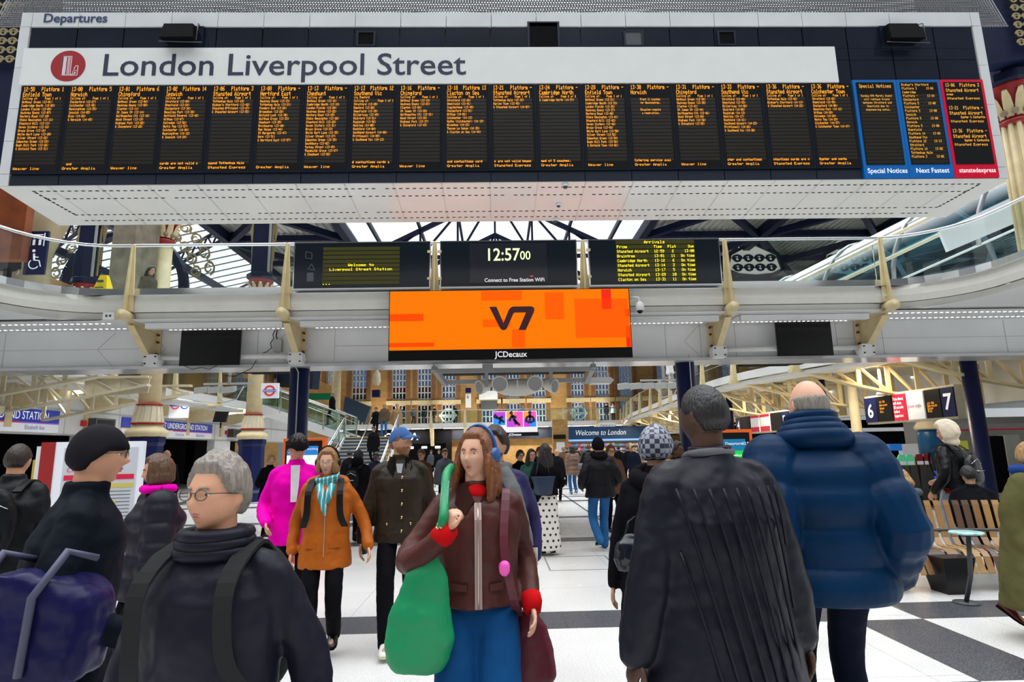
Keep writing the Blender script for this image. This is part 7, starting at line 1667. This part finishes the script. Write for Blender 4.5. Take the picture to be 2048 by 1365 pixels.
# person in checked headscarf with black bag
p = aY(1295, 900, 3.6)
CHK = bpy.data.materials.new('check_wool'); CHK.use_nodes = True; n_ = CHK.node_tree.nodes; L_ = CHK.node_tree.links; tc = n_.new('ShaderNodeTexCoord'); ck = n_.new('ShaderNodeTexChecker'); ck.inputs['Scale'].default_value = 36; ck.inputs['Color1'].default_value = (.02, .025, .05, 1); ck.inputs['Color2'].default_value = (.3, .32, .38, 1); L_.new(tc.outputs['Object'], ck.inputs['Vector']); L_.new(ck.outputs['Color'], n_['Principled BSDF'].inputs['Base Color'])
I = person('person in black hooded coat and checked hat beside the man in the overcoat', (p.x+.05, 3.6), 1.74, back(-.3), 'tan', ('long', 'black'), (-.3, 0), 0, .25, 1, BLK, BTR, SHB, ((-.17, .0, .48), (.165, -.02, .48)), 1, .5, 'coat', .3, .06, .005)
hatshell(I, 'checked_hat', CHK, .03, .2, -.5)
mb = MB(); b = I['up'](0, 0, .85); mb.tube([(math.cos(a)*.12, b.y+.02+math.sin(a)*.1, b.z-.02-.03*math.sin(a)) for a in [2*PI*j/18 for j in range(19)]], .05, 10); child(mb, 'hood', BLK, I)
q = aY(1262, 1105, 3.5); t = thing('handbag', 'shiny black handbag hanging left of the man in the overcoat', 'bag', tuple(q)); mb = MB(); R = [(q.x, q.y, q.z+z_, rx, rx*.6) for z_, rx in ((-.11, .03), (-.1, .075), (-.03, .1), (.05, .075), (.1, .03))]; rings(mb, R, 24); solid(mb, 'bag', M('shiny_black_leather', (.01, .012, .02), .18), t, .01, 2, .02, .05, world=True)
mb = MB(); mb.tube([(q.x-.03, q.y, q.z+.08), (q.x, q.y+.02, q.z+.16), (q.x+.06, q.y+.04, q.z+.2), (q.x+.09, q.y, q.z+.1)], .008, 8); mb.build('handle', MATS['shiny_black_leather'], t)
# left: dark man with flat cap turned away
p = aY(190, 1000, 2.55)
NVK = cloth('black_blue_coat', (.004, .006, .011), .6)
I = person('man in a black coat and dark cap turned to the right in the left foreground', (p.x-.09, 2.55), 1.765, 2.1, 'light', ('fade', 'grey'), (-.1, .0), .08, .4, 1, NVK, BTR, SHB, ((-.14, -.12, .55), (.17, -.02, .52)), 2, 0, 'coat', .33, .066, .03)
hatshell(I, 'dark_cap', cloth('black_cap', (.012, .011, .014), .7), .016, .18, -.45)
glasses(I)
INB = cloth('indigo_nylon', (.007, .006, .05), .35)
q = aY(70, 1235, 2.35); t = thing('holdall_bag', 'large indigo blue holdall with pale straps carried at the lower left corner', 'bag', tuple(q)); mb = MB(); R = [(q.x, q.y, q.z+z_, rx, .15) for z_, rx in ((-.2, .17), (-.19, .22), (-.05, .25), (.08, .23), (.14, .16), (.17, .06))]; rings(mb, R, 28, pw=3.2); solid(mb, 'bag', INB, t, .012, 2, .03, .1, world=True)
mb = MB()
for dx in (-.12, .1): mb.tube([(q.x+dx-.02, q.y-.16, q.z-.15), (q.x+dx, q.y-.165, q.z+.1), (q.x+dx+.06, q.y-.1, q.z+.24), (q.x+dx+.1, q.y, q.z+.2)], .014, 6)
mb.build('strap', M('pale_lilac_strap', (.06, .06, .11), .6), t)
# man with glasses and rucksack, close
p = aY(432, 1000, 1.86)
NVP = cloth('midnight_puffer', (.007, .007, .015), .5)
I = person('man with glasses and grey brown hair in midnight jacket nearest the viewer', (p.x+.0, 1.9), 1.625, -.1, 'light', ('short', 'grey'), (-.22, -.03), .02, .35, 1, NVP, BTR, SHB, ((-.18, -.02, .48), (.19, -.03, .5)), 2, 0, 'jacket', .42, .064, .026, collar=.06)
glasses(I)
refresh(); backpack(I, M('grey_strap_nylon', (.018, .019, .02), .8, spec=.1), 'grey padded rucksack on the man with glasses nearest the viewer', .16, .45)
mb = MB(); b = I['up'](0, 0, .86)
for k in range(3): mb.tube([(math.cos(a)*(.1-.006*k), b.y-.005+math.sin(a)*.095, b.z-.04+.024*k) for a in [2*PI*j/20 for j in range(21)]], .02, 8)
child(mb, 'collar', NVP, I)
# pink jacket
PNK = cloth('hot_pink_jacket', (.85, .0, .42), .7, bump=.1, var=.05)
p = aY(612, 900, 5.9)
I = person('person in hot pink jacket and black hat looking down behind the orange parka', (p.x-.08, 5.9), 1.80, .25, 'light', ('short', 'dark'), (.35, .55), .06, .2, 1, PNK, BTR, SHB, ((-.13, -.10, .56), (.12, -.13, .60)), 1, 0, 'jacket', .44, .064, .018)
hatshell(I, 'black_hat', MATS['black_cap'], .028, .25, -.4)
mb = MB(); b = I['up'](0, 0, .80); mb.prism([(-.04, .08), (.04, .08), (.035, -.12), (.02, -.25), (-.03, -.25)], (0, .02, 0), (0, b.y-.155, b.z)); child(mb, 'white_shirt', cloth('white_shirt', (.8, .8, .82)), I)
# pink and brown figure partly hidden, with dark puffer
p = aY(330, 960, 4.4); I = person('woman with brown hair in dark puffer jacket half hidden behind the nearest man', (p.x-.04, 4.4), 1.63, -.9, 'light', ('bob', 'brown'), (-.2, .1), 0, .2, 1, cloth('dark_puffer', (.012, .011, .018), .45), BTR, SHB, (None, None), 1, .6, 'puffer', .42, .066, .045)
mb = MB(); b = I['up'](0, 0, .86); mb.tube([(math.cos(a)*.095, b.y+math.sin(a)*.09, b.z) for a in [2*PI*j/18 for j in range(19)]], .03, 8); child(mb, 'pink_scarf', PNK, I)
# left edge person with backpack
p = aY(28, 930, 4.6); I = person('person with cropped hair and a black backpack at the left edge, seen from behind', (p.x, 4.6), 1.74, back(.2), 'light', ('crop', 'dark'), (0, 0), .05, .3, 1, BLK2, BTR, SHB, (None, None), 1, 0, 'jacket', .44, .066, .03); refresh()
backpack(I, BLK2, 'black backpack worn at the left edge of the photo', .17, .5)
# right edge person in olive coat
OLV2 = cloth('olive_coat', (.11, .105, .04), .7)
p = aZ(2052, 1290, 0); I = person('person in a long olive green coat walking out of the right edge', (p.x+.24, 5.15), 1.62, .5, 'fair', ('long', 'blonde'), (0, 0), .12, .45, 1, OLV2, None, M('wine_shoe', (.12, .01, .015), .3), (None, None), 1, .5, 'coat', .16, .085, .06)
mb = MB(); b = I['up'](0, 0, .86); mb.tube([(math.cos(a)*.1, b.y+math.sin(a)*.1, b.z) for a in [2*PI*j/18 for j in range(19)]], .045, 8); child(mb, 'blue_scarf', cloth('blue_scarf', (.02, .06, .25)), I)
# ---- middle distance ----------------------------------------------------
p = aZ(1097, 1112, 0)
DOT = bpy.data.materials.new('white_polka_dot'); DOT.use_nodes = True; n_ = DOT.node_tree.nodes; L_ = DOT.node_tree.links; tc = n_.new('ShaderNodeTexCoord'); mp = n_.new('ShaderNodeMapping'); mp.inputs['Scale'].default_value = (11, 11, 11)
sx_ = n_.new('ShaderNodeSeparateXYZ'); L_.new(tc.outputs['Object'], mp.inputs[0]); L_.new(mp.outputs[0], sx_.inputs[0])
def mth(op, a, b=None):
    q = n_.new('ShaderNodeMath'); q.operation = op
    for i, v in enumerate((a, b)):
        if v is None: continue
        if isinstance(v, (int, float)): q.inputs[i].default_value = v
        else: L_.new(v, q.inputs[i])
    return q.outputs[0]
row = mth('FLOOR', sx_.outputs['Z']); sh_ = mth('MULTIPLY', mth('MODULO', row, 2), .5)
fx = mth('SUBTRACT', mth('FRACT', mth('ADD', mth('ADD', sx_.outputs['X'], sh_), 100)), .5); fz = mth('SUBTRACT', mth('FRACT', mth('ADD', sx_.outputs['Z'], 100)), .5)
rr_ = mth('SQRT', mth('ADD', mth('MULTIPLY', fx, fx), mth('MULTIPLY', fz, fz))); dk = mth('LESS_THAN', rr_, .21)
mx = n_.new('ShaderNodeMix'); mx.data_type = 'RGBA'; mx.inputs[6].default_value = (.8, .76, .7, 1); mx.inputs[7].default_value = (.01, .01, .012, 1); L_.new(dk, mx.inputs[0]); L_.new(mx.outputs[2], n_['Principled BSDF'].inputs['Base Color'])
I = person('woman in black top and white polka dot trousers with long wavy dark hair', (p.x, 9.75), 1.70, back(.2), 'tan', ('long', 'dark'), (.2, 0), 0, 0, 1, BLK, None, SHB, ((-.12, -.13, .60), (.12, -.12, .58)), 1, .7, 'jacket', .53, .055, .012, skirt=DOT)
hair_locks(I, HAIR['dark'], LH(.42, .12, False), (.024, .032, .03, .01), .012); refresh()
q = aY(1087, 968, 9.6); t = thing('handbag', 'navy tote bag on the shoulder of the woman in polka dot trousers', 'bag', tuple(q)); mb = MB(); rings(mb, [(q.x, q.y, q.z+z_, rx, .07) for z_, rx in ((-.17, .1), (-.16, .13), (0, .16), (.1, .19), (.11, .19))], 20, pw=3); mb.build('bag', M('navy_leather', (.015, .03, .07), .4), t)
mb = MB(); mb.tube([(q.x-.12, q.y, q.z+.1), (q.x-.06, q.y-.02, q.z+.4), (q.x, q.y-.03, q.z+.55), (q.x+.04, q.y, q.z+.45), (q.x+.1, q.y, q.z+.1)], .01, 8); mb.build('strap', MATS['navy_leather'], t)
mb = MB(); rings(mb, [(q.x+.02, q.y+.1, q.z-.28+z_, .14, .06) for z_ in (0, .18)], 16, pw=3); tag(mb.build('shoulder_bag', BLK), 'smaller black bag under the navy tote of the polka dot woman', 'bag')
p = aY(1063, 930, 10.8); I = person('smiling woman with glasses and long black hair facing the polka dot woman', (p.x, 10.8), 1.62, .25, 'light', ('long', 'black'), (.1, 0), 0, 0, 1, cloth('green_top', (.03, .09, .07)), BTR, SHB, ((-.1, -.13, .6), None), 1, 1, 'jacket', .46, .055, .015); glasses(I); hair_locks(I, HAIR['black'], LH(.3, .1, True), (.02, .026, .024, .01), .012)
p = aZ(1208, 1103, 0); I = person('man in a black hooded jacket and bright blue jeans walking away down the hall', (p.x, 10.1), 1.79, back(.1), 'light', None, (0, .1), 0, .3, -1, cloth('black_puffer2', (.008, .008, .011), .5), JEAN, SHB, ((-.15, -.09, .56), (.15, -.09, .56)), 1, 0, 'jacket', .46, .07, .045, legw=.01)
hatshell(I, 'beanie', BLK, .03, .1, -.55); mb = MB(); b = I['up'](0, 0, .855); mb.tube([(math.cos(a)*.1, b.y+.01+math.sin(a)*.1, b.z-.02-.03*math.sin(a)) for a in [2*PI*j/18 for j in range(19)]], .05, 10); child(mb, 'hood', BLK, I)
p = aZ(1143, 987, 0); I = person('woman in taupe puffer coat and pale jeans walking away far down the hall', (p.x, 22), 1.72, back(.3), 'light', ('long', 'black'), (0, 0), 0, .1, 1, cloth('taupe_puffer', (.20, .12, .09), .5), JEAN, SHW, (None, None), 1, .5, 'puffer', .4, .062, .04); hair_locks(I, HAIR['black'], LH(.2, .05, False), vox=.02)
p = aZ(1168, 985, 0); I = person('person in a black puffer jacket with a grey cross body bag, walking away', (p.x, 21.5), 1.78, back(-.1), 'light', ('crop', 'brown'), (0, 0), 0, .35, 1, BLK2, BTR, SHW, (None, None), 1, 0, 'puffer', .42, .066, .05)
q = aY(1163, 933, 21.3); mb = MB(); rings(mb, [(q.x, q.y, q.z+z_, .12, .06) for z_ in (-.12, .1)], 16, pw=3); mb.tube([(q.x-.08, q.y, q.z+.1), (q.x+.05, q.y-.05, q.z+.5), (q.x+.18, q.y, q.z+.75)], .012, 6); tag(mb.build('cross_body_bag', M('grey_bag', (.12, .12, .13), .5)), 'grey cross body bag on the person in the black puffer far down the hall', 'bag')
p = aY(1352, 905, 8.5); I = person('person in a black coat with a fur trimmed hood left of the overcoat man', (p.x, 8.5), 1.68, .7, 'deep', ('short', 'black'), (.2, 0), 0, .1, 1, BLK, BTR, SHB, (None, None), 1, .4, 'jacket', .42, .066, .03)
mb = MB(); b = I['up'](0, 0, .85); mb.tube([(math.cos(a)*.15, b.y+.02+math.sin(a)*.12, b.z-.02) for a in [2*PI*j/18 for j in range(19)]], .04, 10); o = solid(mb, 'fur_trim', M('fur_brown', (.22, .14, .08), .9), I['root'], .012, 0, .03, .012)
# hooded person with backpack
p = aY(1903, 930, 8.3)
I = person('person in cream hood, black leather jacket and pale jeans holding a phone', (p.x, 8.3), 1.86, back(.45), 'light', None, (.5, .2), 0, 0, 1, cloth('black_leather', (.01, .01, .012), .3), LJEAN, SHW, ((-.10, -.14, .58), (.17, -.05, .52)), 1, 0, 'jacket', .53, .066, .03, legw=.03)
Mx, s = I['Mx'], I['hs']; mb = MB(); vs = []
for d in dirs(32, 24):
    p_ = head_pt(d, s); cv = 1-.99*sm(-d.y, .35, .6)*sm(.75-abs(d.z), 0, .2); vs.append(Mx @ (p_*(1.0)+p_.normalized()*((.05+.02*max(0, d.z)+.02*max(0, d.y))*cv-.01*(1-cv))+Vector((0, 0, -.03 if d.z < -.5 else 0))))
mb.add(vs, gridfaces(32, 24), True); mb.sphere(Mx @ Vector((0, .02, -.13)), .1, sc=(1.1, 1, .8)); solid(mb, 'hood', cloth('cream_hood', (.8, .68, .52), .85), I['root'], .012, 2, .015, .05)
mb = MB(); q = I['up'](0, 0, .53); rings(mb, [(0, q.y, q.z-.06, .2, .15), (0, q.y, q.z-.0, .2, .15)], 24); child(mb, 'red_hem', cloth('red_hem', (.4, .02, .02)), I)
refresh(); backpack(I, M('black_leather2', (.012, .012, .013), .3), 'black leather backpack with silver zips worn by the hooded person', .15, .42, zf=.66)
q = wp(I, I['arm'][-1][1]); mb = MB(); mb.box(q.x-.09, q.x-.02, q.y-.02, q.y+.0, q.z+.02, q.z+.13); tag(mb.build('phone', M('phone_lit', (.03, .08, .35), .3, emit=.4)), 'lit phone in the hand of the hooded person', 'phone')
# seated people beyond the bench
p = aY(1838, 980, 7.5); I = person('blonde person in slate hooded jacket sitting behind the bench', (p.x, 7.65), 1.62, back(.2), 'fair', ('bob', 'blonde'), (-.3, .3), .1, 0, 1, BLK, BTR, SHB, ((-.1, -.2, .42), (.1, -.2, .42)), 1, .8, 'jacket', .50, .066, .04, seated=True)
hair_locks(I, HAIR['blonde'], LH(.17, .1, True), (.02, .028, .026, .01), .012)
mb = MB(); b = I['up'](0, 0, .85); mb.tube([(math.cos(a)*.12, b.y+.04+math.sin(a)*.1, b.z-.03) for a in [2*PI*j/18 for j in range(19)]], .05, 10); child(mb, 'hood', cloth('slate_hood', (.10, .14, .16)), I)
p = aY(1960, 980, 7.5); I = person('dark haired person in a black jacket sitting at the right end of the bench', (p.x, 7.6), 1.66, back(-.5), 'tan', ('short', 'black'), (.3, .4), .15, 0, 1, BLK, BTR, SHB, ((-.1, -.2, .42), (.1, -.2, .42)), 1, 0, 'jacket', .50, .07, .05, seated=True)
# left background
p = aY(280, 950, 9.0); I = person('man in dark suit with glasses and open white collar behind the capped man', (p.x, 9), 1.62, .2, 'light', ('short', 'black'), (0, .1), 0, .2, 1, NVC, BTR, SHB, ((-.1, -.13, .74), None), 1, 0, 'jacket', .43, .064, .02); glasses(I)
mb = MB(); b = I['up'](0, 0, .8); mb.prism([(-.045, .09), (.045, .09), (0, -.1)], (0, .02, 0), (0, b.y-.13, b.z)); child(mb, 'white_shirt', MATS['white_shirt'], I)
p = aY(333, 925, 14); I = person('bald bearded man in a black coat standing by the near cream column', (p.x, 14), 1.76, .1, 'light', ('bald', 'grey'), (0, .1), 0, .1, 1, BLK, BTR, SHB, ((-.15, -.08, .55), None), 1, 0, 'coat', .36, .066, .03)
mb = MB(); Mx, s = I['Mx'], I['hs']; vs = []
for d in dirs(24, 18):
    p_ = head_pt(d, s); cv = sm(-d.z, .3, .5)*sm(-d.y, -.2, .1); vs.append(Mx @ (p_+p_.normalized()*(.02*cv-.012*(1-cv))))
mb.add(vs, gridfaces(24, 18), True); child(mb, 'beard', HAIR['grey'], I)
p = aY(541, 925, 12.5); I = person('blonde woman in black holding a phone, right of the second cream column', (p.x, 12.5), 1.62, .9, 'fair', ('bun', 'blonde'), (0, .2), 0, 0, 1, BLK, BTR, SHB, ((-.1, -.14, .66), (.1, -.14, .64)), 1, .8, 'jacket', .44, .06, .02)
p = aY(716, 930, 11.5); I = person('person in a black hooded coat with a black rucksack walking to the stairs', (p.x, 11.5), 1.67, back(-.2), 'tan', ('long', 'black'), (0, 0), 0, .25, 1, BLK, BTR, SHB, (None, None), 1, .4, 'jacket', .4, .066, .04); refresh(); backpack(I, BLK2, 'small black rucksack on the person walking to the stairs', .13, .36)
mb = MB(); b = I['up'](0, 0, .86); mb.sphere((0, b.y+.04, b.z+.03), .12, sc=(1, .9, .8)); child(mb, 'hood', BLK, I)
# ---- simple distant figures: each one still its own person ---------------
FAR = [ # px, feet-or-head py, Y, z, H, yaw, skin, hair, top, legs, kind, label
 (747, 19.5, None, 1.72, .1, 'tan', 'black', BLK, BTR, 'coat', 'person in a long black coat coming down the stairs', 27.5, .95),
 (769, None, None, 1.72, 0, 'light', 'blonde', cloth('leopard_brown', (.12, .08, .05)), JEAN, 'jacket', 'woman in a brown jacket and blue jeans at the top of the stairs', 31.2, 2.38),
 (793, None, None, 1.72, .4, 'light', 'blonde', cloth('camel_coat', (.35, .22, .09)), BTR, 'coat', 'person in a camel coat at the top of the stairs', 31.4, 2.38),
 (751, None, None, 1.6, 0, 'light', 'dark', BLK, BTR, 'jacket', 'person in black behind the woman at the top of the stairs', 32.2, 2.38)]
def far(px, Y, z, label, H=1.72, yaw=0, skin='light', hair='dark', top=BLK, legs=BTR, kind='jacket', style='short', **k):
    p = aY(px, 880, Y); return person(label, (p.x, Y), H, yaw, skin, (style, hair), (random.uniform(-.3, .3), .1), 0, random.choice((0, .25, .35)), random.choice((-1, 1)), top, legs, SHB, (None, None), 0, 0, kind, .36 if kind == 'coat' else .45, .064, .03, z=z, **k)
CAMEL = MATS['camel_coat']; LEO = MATS['leopard_brown']; GRY = cloth('grey_coat', (.09, .095, .11)); WHT = MATS['white_shirt']; PINKT = cloth('pink_hat', (.7, .03, .12)); BRC = cloth('brown_coat', (.14, .07, .04)); BLU = cloth('mid_blue_shirt', (.05, .12, .3))
far(747, 27.6, 1.05, 'person in a long black coat coming down the stairs', skin='tan', hair='black', kind='coat')
far(768, 31.2, 2.38, 'woman with blonde hair, brown jacket and blue jeans at the stair top', hair='blonde', top=LEO, legs=JEAN, style='long')
far(793, 31.5, 2.38, 'person in a camel coat at the top of the stairs', hair='blonde', top=CAMEL, kind='coat')
far(751, 32.3, 2.38, 'person in black half hidden at the back of the stair landing', H=1.6)
far(662, 31.4, 3.02, 'older man in a dark jacket climbing the upper flight of stairs', hair='grey', H=1.74, yaw=-1.2)
far(753, 17, 0, 'young man in a dark jacket in front of the stairs', skin='deep', hair='black', H=1.62, top=NVC)
far(843, 13.5, 0, 'person in a pink hat and beige coat right of the capped man', top=BRC, H=1.66, skin='light', hair='brown')
far(890, 16, 0, 'man in a grey blue coat behind the headphones woman at left', top=GRY, hair='brown', H=1.68)
far(1039, 12.5, 0, 'woman with dark hair left of the smiling woman', skin='fair', hair='dark', H=1.62, style='long', yaw=.6)
far(1112, 19, 0, 'bald person in dark clothes behind the polka dot woman', style='bald', hair='grey', H=1.62)
far(1078, 14.5, 0, 'person in a yellow scarf between the two talking women', top=BRC, hair='brown', H=1.66)
far(1220, 11.6, 0, 'person with long light brown hair half hidden behind the man in the black hood', hair='brown', style='long', H=1.68, top=BRC)
labs = ['near the shop goods, left part', 'by the shop goods beside the notice pillar', 'in front of the shop shelves, centre', 'in front of the shop shelves, right', 'in a dark suit walking past the shop', 'in beige near the shop corner', 'standing under the blue fascia at its right end']
for k, (px, Y, tp, hr) in enumerate(((1152, 34, NVC, 'dark'), (1176, 36, BLK, 'dark'), (1236, 30, BLK, 'black'), (1254, 26, BLK, 'brown'), (1266, 24, NVC, 'dark'), (1261, 29, BRC, 'blonde'), (1186, 40, BLU, 'grey'))): far(px, Y, 0, 'distant person '+labs[k], top=tp, hair=hr, H=1.7, yaw=random.choice((0, PI)))
labs = ['beside the coffee shop sign', 'below the coffee shop lettering', 'left of the ski posters at floor level', 'under the ski posters', 'right of the ski posters near the pillar', 'by the dark shop front behind the capped man']
for k, (px, Y, tp, hr) in enumerate(((878, 33, BLK, 'dark'), (862, 38, GRY, 'black'), (1100, 30, BLK, 'dark'), (1126, 27, BRC, 'grey'), (1132, 35, BLK, 'dark'), (700, 20, BLK, 'black'))): far(px, Y, 0, 'distant person '+labs[k], top=tp, hair=hr, H=1.7, yaw=random.choice((0, PI, .8)))
for k, (px, tp, lab, wd) in enumerate(((826, GRY, 'grey figure seated furthest left on the far gallery', 1), (848, BLK, 'dark figure on the far gallery left of the roundel', 1), (869, BLK, 'dark figure sitting by a chair on the far gallery', 1), (911, BLK, 'figure in black right of the left roundel on the far gallery', 1), (1047, BLU, 'man in a blue jacket on the far gallery above the ski posters', 1), (1166, BLU, 'older man in dark top and jeans at the far gallery rail right of the posters', 1), (1216, BLK, 'man in black on the far gallery near its right corner', 1), (1229, WHT, 'man in a white shirt and dark trousers at the right corner of the far gallery', 1), (802, BLU, 'small figure in blue behind the person in the camel coat', 1))):
    far(px, 58.2 if px not in (1047,) else 59, 4.15, lab, top=tp, legs=JEAN if px == 1166 else BTR, H=1.75, yaw=random.choice((0, .7, -.7)))
far(1349, 27, 4.1, 'person in a white jacket and pale blue trousers on the right gallery', top=WHT, legs=LJEAN, yaw=1.2)
far(1371, 25.5, 4.1, 'person in a mauve coat on the right gallery behind the posts', top=cloth('mauve_coat', (.2, .1, .13)), kind='coat', yaw=1.4)
p = aY(294, 575, 13.2); I = person('long haired woman in silhouette on the upper walkway at left', (p.x, 13.2), 1.62, 1.2, 'tan', ('long', 'black'), (0, .2), .1, 0, 1, cloth('olive_brown_top', (.08, .07, .05)), BTR, SHB, (None, (.1, -.12, .6)), 1, .8, 'jacket', .45, .056, .01, z=4.22-.0); hair_locks(I, HAIR['black'], LH(.36, .1, False), (.024, .03, .028, .01), .014)
p = aY(8, 520, 12.2); person('person in dark clothes at the left edge of the upper walkway', (p.x, 12.2), 1.72, .6, 'light', ('short', 'brown'), (0, 0), .1, .1, 1, BLK, BTR, SHB, (None, None), 1, 0, 'jacket', .45, .066, .03, z=4.73)
far(545, 34, 4.1, 'person in white at the end of the left gallery above the underground sign', top=WHT, hair='auburn', yaw=.5)
far(470, 29, 4.1, 'person in a pale grey top walking on the left gallery', top=GRY, hair='grey', yaw=1.3)
far(497, 32, 4.1, 'person in blue jeans standing on the left gallery by the second column', top=BLK, legs=JEAN, yaw=.6)
